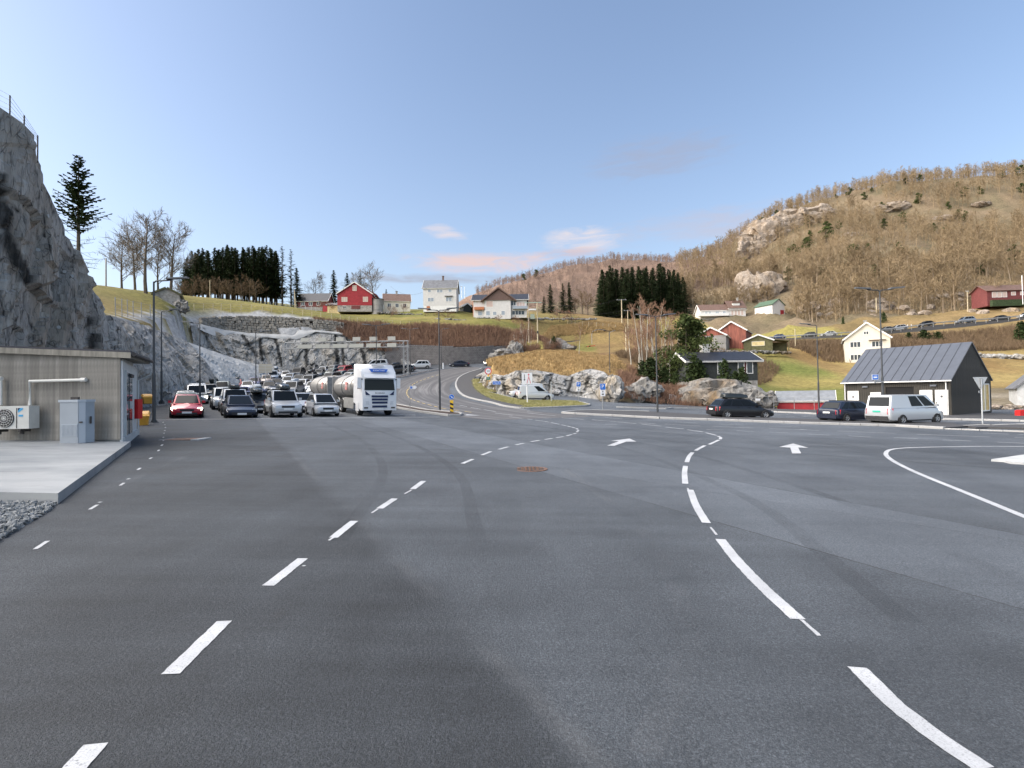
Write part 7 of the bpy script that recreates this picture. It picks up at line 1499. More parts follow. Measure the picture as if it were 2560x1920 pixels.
poly_sign([(.27, .64), (.31, .70), (.35, .64), (.55, .36), (.68, .12), (.60, .10), (.48, .32), (.31, .56), (.14, .32), (.02, .10), (-.06, .12), (.07, .36)], 'sign_red', -.116)
for px_, ptop, lab in (((1447, 1006), 955, 'blue parking sign at the corner of the verge, the farther one'), ((1507.6, 1028), 959, 'blue parking sign on the median tip, the nearer one')):
    t_, p = sign('parking_sign', lab, px_); h = hpx(p, ptop); k = h/2.75; pole(t_, h-.1, .045)
    a = MB().box(-.28*k, .28*k, -.08, -.05, h-.62*k, h).build('panel', MATS['sign_white'], t_); MB().box(-.26*k, .26*k, -.086, -.08, h-.60*k, h-.02*k).build('face', MATS['sign_blue'], a); text_mesh('P', .52*k, MATS['sign_white'], 'letter', a, flatM((0, -.092, h-.31*k)))
    b_ = MB().box(-.25*k, .25*k, -.08, -.05, h-1.25*k, h-.66*k).build('sub_plate', MATS['sign_white'], t_); MB().extr([(-.07*k, -.084, h-.80*k), (0, -.084, h-.70*k), (.07*k, -.084, h-.80*k)], (0, -.004, 0)).box(-.03*k, .03*k, -.088, -.08, h-.88*k, h-.80*k).box(-.10*k, .10*k, -.088, -.08, h-1.12*k, h-1.0*k).build('symbol', MATS['sign_black'], b_)
# keep-right marker
t_, p = sign('keep_right_marker', 'blue arrow disc on a yellow and black marker post at the median tip', (1129.5, 1034)); hs, hp_ = hpx(p, 992), hpx(p, 1001); rr0 = (hpx(p, 986)-hpx(p, 998.5))/2
for k in range(6): z0 = .05+k*(hp_-.05)/6; MB().extr([(-.13, -.03, z0), (.13, -.03, z0+(-.1 if k else .0)), (.13, -.03, z0+hp_/6+(-.1 if k < 5 else 0)), (-.13, -.03, z0+hp_/6)], (0, .06, 0)).build('stripe', MATS['sign_yellow' if k % 2 else 'sign_black'], t_)
a = MB().disc((0, -.05, hs), (0, 1, 0), rr0, .03, 28).build('disc', MATS['sign_white'], t_); MB().disc((0, -.068, hs), (0, 1, 0), rr0*.92, .012, 28).build('face', MATS['sign_blue'], a)
M_ = Matrix.Translation((0, -.08, hs)) @ Matrix.Rotation(R(45), 4, 'Y'); vs = [M_ @ Vector((x*rr0, 0, z*rr0)) for x, z in ((-.6, -.09), (.15, -.09), (.15, -.32), (.7, 0), (.15, .32), (.15, .09), (-.6, .09))]; MB().extr(vs, (0, -.006, 0)).build('arrow', MATS['sign_white'], a)
# white direction sign on the median
t_, p = sign('direction_sign', 'white arrow-shaped direction sign with blue P on the median', (1025, 1021.5)); h = hpx(p, 968.5); pole(t_, h+.1, .03)
a = MB().extr([(-.0, -.05, h-.15), (.52, -.05, h-.15), (.68, -.05, h), (.52, -.05, h+.15), (0, -.05, h+.15)], (0, .02, 0)).build('panel', MATS['sign_white'], t_); MB().box(.04, .24, -.06, -.05, h-.1, h+.1).build('blue_square', MATS['sign_blue'], a); text_mesh('P', .16, MATS['sign_white'], 'letter', a, flatM((.14, -.066, h)))
# give-way sign seen from behind
t_, p = sign('give_way_sign', 'triangular give-way sign seen from its grey back', (2456.7, 1064)); h1, h0 = hpx(p, 942.5), hpx(p, 972); pole(t_, h1-.1, .038, 'sign_back'); hw = (h1-h0)*.62
MB().extr([(-hw, .05, h1), (hw, .05, h1), (.05, .05, h0), (-.05, .05, h0)], (0, .025, 0)).build('panel', MATS['sign_back'], t_); MB().box(-.06, .06, -.02, .05, h0+.05, h1-.08).build('bracket', MATS['galvanised'], t_); MB().box(-.2, .2, -.2, .2, -.1, .05).build('foot', MATS['pale_concrete'], t_)
# bus-stop sign on the lamp post
h1 = hpx(bus, 936); h0 = hpx(bus, 949); d_ = .9; t_ = thing('bus_stop_sign', 'blue bus-stop sign clamped to the tall lamp post', 'road sign', (bus.x-.62, bus.y-.15, bus.z))
a = MB().box(-.22, .22, -.03, 0, h0, h1).build('panel', MATS['sign_white'], t_); MB().box(-.2, .2, -.038, -.03, h0+.02, h1-.02).build('face', MATS['sign_blue'], a); zc = (h0+h1)/2
MB().box(-.13, .13, -.044, -.038, zc-.07, zc+.02).box(-.13, .13, -.044, -.038, zc+.06, zc+.09).build('symbol', MATS['sign_white'], a); MB().box(0, .6, .0, .06, h0-.2, h0-.1).box(-.05, .05, -.02, .04, h0-.25, h0).build('bracket', MATS['galvanised'], t_)
# lane panel in the queue, white marker, grass-verge delineator
t_ = thing('lane_sign', 'pale back of a lane panel on a post in the rear left queue', 'road sign', P(664, 952, 85)); p = t_.location; h1 = hpx(p, 910); pole(t_, h1-.2, .06, 'sign_back'); a = MB().box(-1.1, 1.1, -.05, 0, h1-1.45, h1).build('panel', mat('panel_buff', (.36, .34, .28), .6), t_)
for k in range(3): MB().box(-1.1, 1.1, -.07, -.05, h1-1.3+k*.5, h1-1.25+k*.5).build('stiffener', MATS['sign_back'], a)
t_ = thing('marker_post', 'stout white marker post on the upper end of the planted median', 'bollard', G(1108, 922)); MB().tube([(0, 0, 0), (0, 0, 1.3)], .16, 10).build('post', MATS['sign_white'], t_); MB().tube([(0, 0, 1.3), (0, 0, 1.36)], .17, 10).build('cap', MATS['sign_back'], t_)
t_, p = sign('verge_post', 'thin grey post standing on the grass verge', (1378.5, 1006)); pole(t_, hpx(p, 954), .05, 'sign_back')
# red barrier box at the right edge, bins, red wall box
p = P(2556, 1048, 41); t_ = thing('red_barrier', 'red plastic barrier block cut off by the right edge', 'barrier', (p.x, p.y, S(p.x, p.y)+.1)); MB().prism([(-.35, -.2), (1.2, -.2), (1.2, .25), (-.35, .25)], 0, .42).build('block', mat('barrier_red', (.55, .02, .02), .5), t_); MB().box(-.30, 1.1, -.14, .19, .42, .47).build('ridge', MATS['barrier_red'], t_)
by = mat('bin_yellow', (.66, .33, .04), .5, var=.12, scale=5)
def bin_(px, d, s, label, rot):
    p = P(*px, d) if d else G(*px); t_ = thing('grit_bin', label, 'bin', p, rot, scale=s)
    MB().add([(-.42, -.35, 0), (.42, -.35, 0), (.42, .35, 0), (-.42, .35, 0), (-.55, -.46, .72), (.55, -.46, .72), (.5, .42, .95), (-.5, .42, .95)], [(0, 3, 2, 1), (4, 5, 6, 7), (0, 1, 5, 4), (1, 2, 6, 5), (2, 3, 7, 6), (3, 0, 4, 7)]).build('tub', by, t_)
    MB().add([(-.58, -.5, .72), (.58, -.5, .72), (.53, .46, .97), (-.53, .46, .97), (-.45, -.3, .9), (.45, -.3, .9), (.45, .35, 1.12), (-.45, .35, 1.12)], [(0, 1, 5, 4), (1, 2, 6, 5), (2, 3, 7, 6), (3, 0, 4, 7), (4, 5, 6, 7)]).build('lid', by, t_); MB().box(-.45, .45, -.4, .4, -.06, .0).build('skid', MATS['black_plastic'], t_)
bin_((354, 1063), 25.5, .62, 'yellow grit bin behind the red wall box', .5); bin_((369, 1009), 37, .62, 'farther yellow bin tilted at the foot of the cliff', .9)
t_ = thing('wall_box', 'bright red box fixed at the corner of the service building', 'box', (-13.9, 19.1, zp+.55)); MB().box(-.16, .24, -.12, .12, 0, .72).build('case', mat('box_red', (.62, .01, .015), .45), t_); MB().box(-.17, .25, -.135, -.12, .02, .70).build('door', MATS['box_red'], t_)
# ---- person in a red jacket in the queue
def person(p, label, jacket, face=0):
    t_ = thing('person', label, 'person', p, face); me = bpy.data.meshes.new('body')
    V = [(0, 0, .95), (0, 0, 1.2), (0, 0, 1.42), (0, 0, 1.52), (0, .0, 1.68), (-.19, 0, 1.40), (-.25, .02, 1.12), (-.24, -.08, .88), (.19, 0, 1.40), (.25, .02, 1.12), (.24, -.08, .88), (-.1, 0, .88), (-.11, 0, .48), (-.11, .03, .08), (-.11, -.12, .04), (.1, 0, .88), (.11, 0, .48), (.11, .03, .08), (.11, -.12, .04)]
    Ed = [(0, 1), (1, 2), (2, 3), (3, 4), (2, 5), (5, 6), (6, 7), (2, 8), (8, 9), (9, 10), (0, 11), (11, 12), (12, 13), (13, 14), (0, 15), (15, 16), (16, 17), (17, 18)]
    Rd = [.16, .17, .17, .065, .11, .075, .055, .045, .075, .055, .045, .10, .07, .05, .05, .10, .07, .05, .05]
    me.from_pydata(V, Ed, []); o = bpy.data.objects.new('body', me); COL.objects.link(o); md = o.modifiers.new('s', 'SKIN'); o.modifiers.new('u', 'SUBSURF').levels = 1
    for i, r_ in enumerate(Rd): me.skin_vertices[0].data[i].radius = (r_, r_*.8)
    me.skin_vertices[0].data[0].use_root = True
    dg_ = bpy.context.evaluated_depsgraph_get(); m2 = bpy.data.meshes.new_from_object(o.evaluated_get(dg_)); bpy.data.objects.remove(o)
    for mm in (jacket, mat('trousers', (.02, .022, .03), .9), mat('skin', (.45, .27, .2), .6)): m2.materials.append(mm)
    for f in m2.polygons: f.material_index = 1 if f.center.z < .92 and abs(f.center.x) < .2 else (2 if f.center.z > 1.53 or (f.center.z < .92 and abs(f.center.x) > .2) else 0); f.use_smooth = True
    obj('body', m2, t_); MB().tube([(0, .02, 1.70), (0, .02, 1.78), (0, .02, 1.82)], [.115, .10, .03], 10).build('hair', mat('hair', (.03, .02, .015), .8), t_)
p = GR(808, 940, 1.78, 40.0); person(Vector((p.x, p.y, S(p.x, p.y))), 'person in a red jacket standing among the queued cars', mat('red_jacket', (.62, .012, .02), .8), .3)
# ================================================================== VEGETATION
def veg_mat(name, a, b, rough=.9, sc=.35, sc2=3.0, trans=0):
    t = NT(name); rnd = t.rand(); g = t.noise(sc, det=3); g2 = t.noise(sc2, det=3)
    f = t.math('ADD', t.math('MULTIPLY', rnd, .4), t.rng(g, .3, .7, 0, .6)); c = t.mix(f, a, b); c = t.mix(t.rng(g2, .35, .65, 0, .35), c, tuple(x*.5 for x in a)); t.col(c); t.rough(rough); t.b.inputs['Specular IOR Level'].default_value = .2; return t.m
BARK = veg_mat('bark', (.075, .058, .042), (.17, .14, .105)); BARK_PALE = veg_mat('birch_bark', (.36, .33, .27), (.58, .55, .48)); TWIG = veg_mat('twigs', (.13, .088, .055), (.23, .165, .10)); TWIG_GREY = veg_mat('grey_twigs', (.15, .125, .10), (.26, .225, .185)); TWIG_RED = veg_mat('red_twigs', (.20, .115, .08), (.33, .21, .14))
NEEDLE = veg_mat('spruce_needles', (.020, .036, .017), (.060, .084, .034)); PINE = veg_mat('pine_needles', (.038, .060, .018), (.095, .12, .038)); LEAF = veg_mat('evergreen_leaves', (.018, .032, .010), (.05, .072, .022)); MOSS = veg_mat('olive_needles', (.045, .055, .018), (.10, .10, .035))
HILLTWIG = veg_mat('hill_twigs', (.18, .13, .078), (.36, .275, .165), sc=.12); FARTWIG = veg_mat('far_hill_twigs', (.20, .145, .12), (.32, .245, .20), sc=.1); DRY = veg_mat('dry_grass', (.30, .20, .09), (.56, .41, .20), sc=.9)
def perp(d): a = d.cross(Vector((0, 0, 1)) if abs(d.z) < .9 else Vector((1, 0, 0))).normalized(); return a, d.cross(a)
def rdir(rv): return Vector((rv.gauss(0, 1), rv.gauss(0, 1), rv.gauss(0, 1))).normalized()
def ribb(mb, p, q, w, rv):
    d = (q-p); s = d.cross(rdir(rv)); s = s.normalized()*w/2 if s.length > 1e-6 else Vector((w/2, 0, 0)); m_ = p.lerp(q, .55)+rdir(rv)*d.length*.06
    mb.add([p-s, p+s, m_+s*.7, m_-s*.7, q], [(0, 1, 2, 3), (3, 2, 4)])
def bare_tree(seed, h=10, spread=.42, nb=9, n1=5, n2=4, tw=.05, fork=False, up=.55, first=.3, tr=.022, twl=1.0):
    rv = random.Random(seed); T_ = MB(); C_ = MB()
    def limb(p, d, L_, r, lev, mb):
        pts_ = [p]; q = p; dd = d.copy()
        for k in range(3 if lev else 5):
            dd = (dd+rdir(rv)*(.13 if lev else .06)+Vector((0, 0, .09 if lev else .02))).normalized(); q = q+dd*L_/(3 if lev else 5); pts_.append(q)
        n_ = len(pts_); mb.tube(pts_, [r*(1-.85*k/(n_-1)) for k in range(n_)], 6 if lev == 0 else (4 if lev == 1 else 3), cap=False); return pts_, dd
    def at(pts_, f): i = min(len(pts_)-2, int(f*(len(pts_)-1))); return pts_[i].lerp(pts_[i+1], f*(len(pts_)-1)-i), (pts_[i+1]-pts_[i]).normalized()
    stems = [(Vector((0, 0, -.3)), Vector((rv.uniform(-.06, .06), rv.uniform(-.06, .06), 1)).normalized(), h*.92, h*tr)]
    if fork: stems = [(Vector((0, 0, -.3)), Vector((math.cos(a)*.17, math.sin(a)*.17, 1)).normalized(), h*rv.uniform(.8, .95), h*tr*.75) for a in (rv.uniform(0, 6) for _ in range(3))]
    for (p, d, L_, r) in stems:
        pts_, _ = limb(p, d, L_, r, 0, T_)
        for k in range(nb if not fork else max(4, nb//2)):
            f = first+(1-first)*(k+rv.random())/nb if not fork else first+(1-first)*rv.random(); f = min(.98, f); o, dd = at(pts_, f); a, b = perp(dd); an = rv.uniform(0, 6.28)+k*2.4
            bd = (dd*up+(a*math.cos(an)+b*math.sin(an))*.85).normalized(); bl = h*spread*(1.15-f*.75)*rv.uniform(.75, 1.15)
            bp, _ = limb(o, bd, bl, r*.30*(1.1-f*.6), 1, C_)
            for k1 in range(n1):
                f1 = .25+.75*(k1+rv.random())/n1; o1, d1 = at(bp, min(.98, f1)); a1, b1 = perp(d1); an1 = rv.uniform(0, 6.28); sd = (d1*.75+(a1*math.cos(an1)+b1*math.sin(an1))*.7+Vector((0, 0, .2))).normalized(); sl = bl*.45*rv.uniform(.7, 1.2)
                sp_ = [o1, o1+sd*sl*.5, o1+(sd+Vector((0, 0, .12))).normalized()*sl]; ribb(C_, sp_[0], sp_[2], tw*1.5, rv)
                for k2 in range(n2):
                    f2 = rv.uniform(.2, 1); o2 = sp_[0].lerp(sp_[2], f2); td = (sd*.7+rdir(rv)*.7+Vector((0, 0, .15))).normalized(); ribb(C_, o2, o2+td*sl*rv.uniform(.4, .75)*twl, tw, rv)
    return T_, C_
def spruce(seed, h=18, r=2.8, bare=.12, dens=1.0, droop=.35, card=.5, ragged=.25, ups=False):
    rv = random.Random(seed); T_ = MB(); C_ = MB(); T_.tube([(0, 0, -.5), (0, 0, h*.5), (0, 0, h*.98)], [h*.016, h*.010, .02], 6, cap=False)
    z = h*bare; step = .52/dens
    while z < h*.985:
        f = (z-h*bare)/(h*(1-bare)); rad = r*((1-f)**.72)*(min(1, .45+f*4)); n_ = max(4, int(7*dens*(1-.4*f)))
        for k in range(n_):
            an = rv.uniform(0, 6.28); L_ = rad*rv.uniform(1-ragged*1.6, 1+ragged); hd = Vector((math.cos(an), math.sin(an), 0)); p = Vector((0, 0, z+rv.uniform(-.2, .2)))
            nseg = max(2, int(L_/card*1.5)); pv = p; sl = -droop if not ups else .35
            for s_ in range(nseg):
                t0 = (s_+1)/nseg; q = p+hd*L_*t0+Vector((0, 0, (sl*L_*t0+ (.28*L_*t0*t0 if not ups else .1*L_*t0)))); side = Vector((-hd.y, hd.x, 0)); w_ = card*(1.15-.75*t0)*rv.uniform(.7, 1.3)
                dn = Vector((0, 0, -card*rv.uniform(.15, .6))); sd = side*w_*rv.uniform(.6, 1)+dn*.4; s2 = side*-w_*rv.uniform(.6, 1)+dn*.4
                C_.add([pv, q+sd, q+hd*.12, q+s2], [(0, 1, 2), (0, 2, 3)]); pv = q
                if rv.random() < .5: C_.add([pv+side*w_*.3, pv-side*w_*.3, pv+dn*1.2+hd*.1], [(0, 1, 2)])
        z += step*(1-.35*f)
    return T_, C_
def clump(C_, c, rx, ry, rz, n_, card, rv, flat=0):
    for _ in range(n_):
        d = rdir(rv); k = rv.random()**.33; p = c+Vector((d.x*rx*k, d.y*ry*k, d.z*rz*k)); a = rdir(rv); a.z *= (1-flat); a.normalize(); b = a.cross(rdir(rv)).normalized(); s = card*rv.uniform(.5, 1.2)
        C_.add([p-a*s*.5, p+b*s*.35, p+a*s*.6, p-b*s*.35], [(0, 1, 2, 3)])
def pine(seed, h=9, r=2.4, first=.35, card=.45, n_=14, dens=60):
    rv = random.Random(seed); T_ = MB(); C_ = MB(); pts_ = [Vector((0, 0, -.4))]; q = Vector((0, 0, 0))
    for k in range(5): q = Vector((q.x+rv.uniform(-.1, .1), q.y+rv.uniform(-.1, .1), h*.95*(k+1)/5)); pts_.append(q)
    T_.tube(pts_, [h*.02*(1-.8*k/5) for k in range(6)], 6, cap=False)
    for k in range(n_):
        f = first+(1-first)*(k+.5)/n_; z = h*f; an = rv.uniform(0, 6.28); L_ = r*(math.sin(math.pi*min(1, .25+.72*(f-first)/(1-first)))**.7)*rv.uniform(.7, 1.1); e = Vector((math.cos(an)*L_*.75, math.sin(an)*L_*.75, z+L_*.15)); T_.tube([Vector((0, 0, z-.3)), e], [.05, .02], 4, cap=False)
        clump(C_, e, L_*.55, L_*.55, L_*.28, dens, card, rv, .3); clump(C_, e*.55+Vector((0, 0, z*.45)), L_*.5, L_*.5, L_*.3, dens//2, card, rv, .3)
    clump(C_, Vector((0, 0, h*.96)), r*.3, r*.3, h*.06, dens, card, rv); return T_, C_
def evergreen(seed, h=3, r=1.2, card=.28, n_=900, cone=.5):
    rv = random.Random(seed); T_ = MB(); C_ = MB(); T_.tube([(0, 0, -.3), (0, 0, h*.7)], [.07, .03], 5, cap=False)
    for k in range(16):
        f = k/15; rr0 = r*(1-cone*f)*rv.uniform(.75, 1.05)*(.6 if f > .9 else 1); an = k*2.4; clump(C_, Vector((math.cos(an)*rr0*.4, math.sin(an)*rr0*.4, h*(.08+.86*f))), rr0*.75, rr0*.75, h*.12, n_//16, card, rv)
    return T_, C_
def shrub(seed, h=2, r=1.4, n_=60, tw=.03):
    rv = random.Random(seed); T_ = MB(); C_ = MB()
    for k in range(n_):
        an = rv.uniform(0, 6.28); d = Vector((math.cos(an)*rv.uniform(.1, .8)*r/h*1.1, math.sin(an)*rv.uniform(.1, .8)*r/h*1.1, 1)).normalized(); L_ = h*rv.uniform(.6, 1.1); b = Vector((rv.gauss(0, r*.22), rv.gauss(0, r*.22), -.15)); q = b+d*L_
        (T_ if k < 8 else C_).tube([b, b.lerp(q, .5)+rdir(rv)*.08, q], [tw*.8, tw*.5, .004], 3, cap=False)
        for _ in range(5): o = b.lerp(q, rv.uniform(.35, 1)); ribb(C_, o, o+(d*.6+rdir(rv)*.8).normalized()*L_*rv.uniform(.2, .45), tw*.8, rv)
    return T_, C_
VAR = {}
def variants_of(key, fn, n_, tm, cm):
    if key not in VAR:
        VAR[key] = []
        for k in range(n_):
            a, b = fn(k); o1 = a.build('trunk', tm, None, fix=False); o2 = b.build('crown', cm, None, fix=False); VAR[key].append((o1.data, o2.data)); bpy.data.objects.remove(o1); bpy.data.objects.remove(o2)
    return VAR[key]
PRV = random.Random(77)
def plant(name, label, cat, group, p, var, sc=1.0, szy=1.0, rot=None):
    t_ = thing(name, label, cat, p, PRV.uniform(0, 6.28) if rot is None else rot, group); t_.scale = (sc, sc, sc*szy); obj('trunk', var[0], t_); obj('crown', var[1], t_); return t_
def GT(X, Y, lo=40, hi=640):       # pixel -> first hit with the terrain surface
    r = ray(X, Y); ds = np.arange(lo, hi, 1.0); q = np.outer(ds, np.array(r)); z = tps(q[:, :2]); dz = CAM.z+q[:, 2]-z; i = np.argmax(dz < 0)
    return CAM+r*float(ds[i]) if dz[i] < 0 else None
def scz(p, Yt, h): return hpx(p, Yt)/h
ORD = ['first', 'second', 'third', 'fourth', 'fifth', 'sixth', 'seventh', 'eighth', 'ninth', 'tenth', 'eleventh', 'twelfth', 'thirteenth', 'fourteenth', 'fifteenth', 'sixteenth', 'seventeenth', 'eighteenth', 'nineteenth', 'twentieth']+['twenty-'+q for q in ('first', 'second', 'third', 'fourth', 'fifth', 'sixth', 'seventh', 'eighth', 'ninth')]
# --- variants
V_SP = variants_of('sp', lambda k: spruce(100+k, 18, 3.5, .04, 1.25, .38, .85, .3), 4, BARK, NEEDLE); V_SPH = variants_of('sph', lambda k: spruce(120+k, 18, 3.3, .20, 1.25, .30, .85, .35), 4, BARK, NEEDLE); V_SPS = variants_of('sps', lambda k: spruce(140+k, 18, 2.9, .12, .75, .2, .55, .4), 2, BARK, NEEDLE)
V_BIG = variants_of('big', lambda k: bare_tree(200+k, 14, .47, 18, 10, 9, .05, up=.75, first=.25, twl=.95), 3, BARK, TWIG_GREY); V_MID = variants_of('mid', lambda k: bare_tree(220+k, 9, .42, 12, 8, 7, .055), 4, BARK, TWIG); V_BIRCH = variants_of('birch', lambda k: bare_tree(240+k, 11, .30, 12, 8, 8, .032, fork=(k % 2 == 0), up=1.0, first=.35, tr=.013), 4, BARK_PALE, TWIG_RED)
V_HILL = variants_of('hill', lambda k: bare_tree(260+k, 11, .38, 11, 6, 6, .085, up=.9, first=.35, tr=.017), 7, veg_mat('hill_bark', (.22, .165, .11), (.40, .32, .23)), HILLTWIG)
V_PINE = variants_of('pine', lambda k: pine(280+k, 9, 2.6, .2, .5, 16, 70), 4, BARK, PINE); V_EV = variants_of('ev', lambda k: evergreen(300+k), 4, BARK, LEAF); V_SH = variants_of('sh', lambda k: shrub(320+k), 4, TWIG, TWIG_RED); V_FRUIT = variants_of('fruit', lambda k: bare_tree(340+k, 4, .62, 11, 8, 7, .035, up=.35, first=.28, tr=.03), 3, BARK, TWIG_RED)
# --- left: lone spruce and bare trees on the skyline
lone = bpy.data
p = P(196, 700, 52); a, b = spruce(7, 13.0, 2.5, .40, 1.3, -.05, .55, .35)
rv = random.Random(5)
for k in range(38):                 # bare dead lower boughs
    z = 13*rv.uniform(.03, .5); an = rv.uniform(0, 6.28); L_ = rv.uniform(1.2, 2.9); e = Vector((math.cos(an)*L_, math.sin(an)*L_, z+L_*rv.uniform(-.1, .35))); ribb(b, Vector((0, 0, z)), e, .05, rv)
    for _ in range(8): o = Vector((0, 0, z)).lerp(e, rv.uniform(.3, 1)); ribb(b, o, o+(rdir(rv)*.5+Vector((0, 0, .1)))*.8, .03, rv)
t_ = thing('spruce_tree', 'lone ragged spruce standing behind the cliff edge', 'tree', p); k = hpx(p, 384)/13; t_.scale = (k, k, k); a.build('trunk', BARK, t_, fix=False); b.build('crown', NEEDLE, t_, fix=False)
for X, Yb, Yt, d, v, lab in ((365, 738, 536, 106, V_BIG[0], 'tallest leafless tree on the left skyline'), (427, 742, 574, 112, V_BIG[1], 'leafless tree right of the tallest one on the skyline'), (305, 738, 600, 110, V_BIG[2], 'slender leafless tree at the left of the skyline group'), (338, 738, 590, 120, V_BIG[1], 'leafless tree behind the tallest one'), (395, 742, 610, 124, V_BIG[2], 'smaller leafless tree between the two skyline trees')):
    p = P(X, Yb, d); k = hpx(p, Yt)/13.2; plant('bare_tree', lab, 'tree', 'leafless trees on the left skyline', p, v, k)
tops = [(462, 655), (472, 640), (482, 626), (491, 630), (500, 621), (511, 619), (521, 626), (535, 618), (548, 622), (557, 617), (565, 611), (575, 619), (580, 616), (592, 618), (605, 617), (612, 622), (620, 616), (632, 613), (640, 620), (647, 617), (656, 615), (668, 612), (678, 622), (688, 626)]
for i, (X, Yt) in enumerate(tops):
    for row in (0, 1):
        d = (168 if row == 0 else 178)+PRV.uniform(-4, 4); p = P(X+PRV.uniform(-4, 4)+row*5, 757+max(0, (X-560))*.10, d); p.z -= .5; plant('spruce_tree', ('front' if row == 0 else 'back')+'-row dark spruce, '+ORD[i]+' from the left in the farm stand', 'tree', 'spruces in the dense stand left of the farm', p, V_SPH[(i+row) % 4], hpx(p, Yt+row*6)/17.8, 1.0)
for X, Yt, lab in ((706, 614, 'thin see-through spruce at the right of the stand'), (728, 622, 'outermost thin spruce at the right of the stand'), (742, 668, 'short bushy spruce at the right foot of the stand')):
    p = P(X, 773, 168); plant('spruce_tree', lab, 'tree', 'thin spruces at the stand edge', p, V_SPS[0] if Yt < 650 else V_SP[0], hpx(p, Yt)/17.8)
for i in range(16):
    X = 440+i*13+PRV.uniform(-5, 5); p = P(X, 757+max(0, X-560)*.1, 160); plant('bare_tree', 'brown leafless tree, '+ORD[i]+' from the left under the spruce stand', 'tree', 'brown leafless trees under the spruces', p, V_MID[i % 4], PRV.uniform(.7, 1.05))
for X, Yb, Yt, d, v, h0, lab in ((786, 768, 690, 180, V_BIG[0], 13.2, 'round leafless tree left of the barn spruces'), (835, 775, 674, 195, V_SP[0], 17.8, 'tallest green spruce behind the red barn'), (868, 775, 681, 195, V_SP[1], 17.8, 'middle spruce behind the red barn'), (902, 775, 677, 198, V_SPS[1], 17.8, 'brownish thin spruce behind the red barn roof'), (934, 778, 674, 190, V_BIG[1], 13.2, 'wide leafless tree right behind the barn'), (966, 776, 722, 192, V_SP[2], 17.8, 'small dark spruce right of the silo'), (895, 775, 690, 205, V_BIG[2], 13.2, 'leafless tree hidden behind the barn ridge')):
    p = P(X, Yb, d); plant('spruce_tree' if h0 > 15 else 'bare_tree', lab, 'tree', 'trees behind the red barn', p, v, hpx(p, Yt)/h0)
for X, Yb, Yt, d, lab in ((978, 801, 766, 150, 'small fruit tree alone on the pasture slope'), (1008, 784, 760, 158, 'fruit tree in front of the cream cottage'), (1068, 800, 781, 150, 'low fruit tree below the white three-storey house'), (862, 781, 758, 158, 'spreading shrub tree in front of the red barn'), (825, 780, 755, 160, 'reddish shrub tree left of the barn'), (806, 780, 752, 162, 'leftmost reddish shrub tree by the outbuilding'), (1118, 806, 771, 148, 'spreading apple tree left of the stone heap'), (1092, 802, 778, 150, 'small apple tree beside the twin-arm lamp'), (1250, 812, 788, 148, 'low apple tree below the chalet'), (1290, 815, 790, 146, 'fruit tree by the transformer frame'), (1400, 812, 770, 165, 'bushy leafless tree left of the spruce wood'), (1430, 815, 775, 163, 'grey leafless bush by the field wall')):
    p = P(X, Yb, d); plant('fruit_tree', lab, 'tree', 'fruit trees around the farm', p, V_FRUIT[PRV.randrange(3)], hpx(p, Yt)/3.9)
# --- centre: spruces and deciduous below the hill
for X, Yt, lab in ((1377, 709, 'dark spruce nearest the chalet'), (1408, 707, 'middle of the three spruces right of the chalet'), (1424, 704, 'right of the three spruces by the chalet'), (1360, 740, 'short spruce at the chalet gable')):
    p = P(X, 794, 205); plant('spruce_tree', lab, 'tree', 'spruces right of the chalet', p, V_SP[PRV.randrange(4)], hpx(p, Yt)/17.8)
for X, Yt in ((1457, 725), (1440, 745), (1470, 735)): p = P(X, 795, 208); plant('bare_tree', 'rust-brown leafless tree between the chalet spruces and the wood', 'tree', 'rust-brown trees by the wood', p, V_MID[PRV.randrange(4)], hpx(p, Yt)/8.6)
wood = [(1502, 700), (1508, 668), (1518, 672), (1530, 661), (1545, 665), (1560, 663), (1570, 668), (1580, 664), (1600, 661), (1608, 666), (1617, 660), (1635, 663), (1650, 655), (1662, 662), (1675, 668), (1688, 670), (1700, 676), (1712, 690)]
for i, (X, Yt) in enumerate(wood):
    for row in (0, 1, 2):
        d = 214+row*9+PRV.uniform(-3, 3); p = P(X+PRV.uniform(-4, 4), 802-row*4, d); p.z -= 1; plant('spruce_tree', ('front', 'middle', 'back')[row]+'-row dark spruce, '+ORD[i]+' from the left below the brown hill', 'tree', 'spruces in the wood below the brown hill', p, V_SP[(i+row) % 4], hpx(p, Yt+(9 if row == 0 else 0)+PRV.uniform(0, 8))/17.8)
for i in range(26):
    X = 1700+i*9+PRV.uniform(-4, 4); p = P(X, 795-max(0, X-1860)*.25, 215+PRV.uniform(-6, 14)); plant('bare_tree', 'leafless tree above the long farmhouse, '+ORD[i]+' from the spruce wood', 'tree', 'leafless trees above the farmhouse', p, V_HILL[i % 7], PRV.uniform(.8, 1.25))
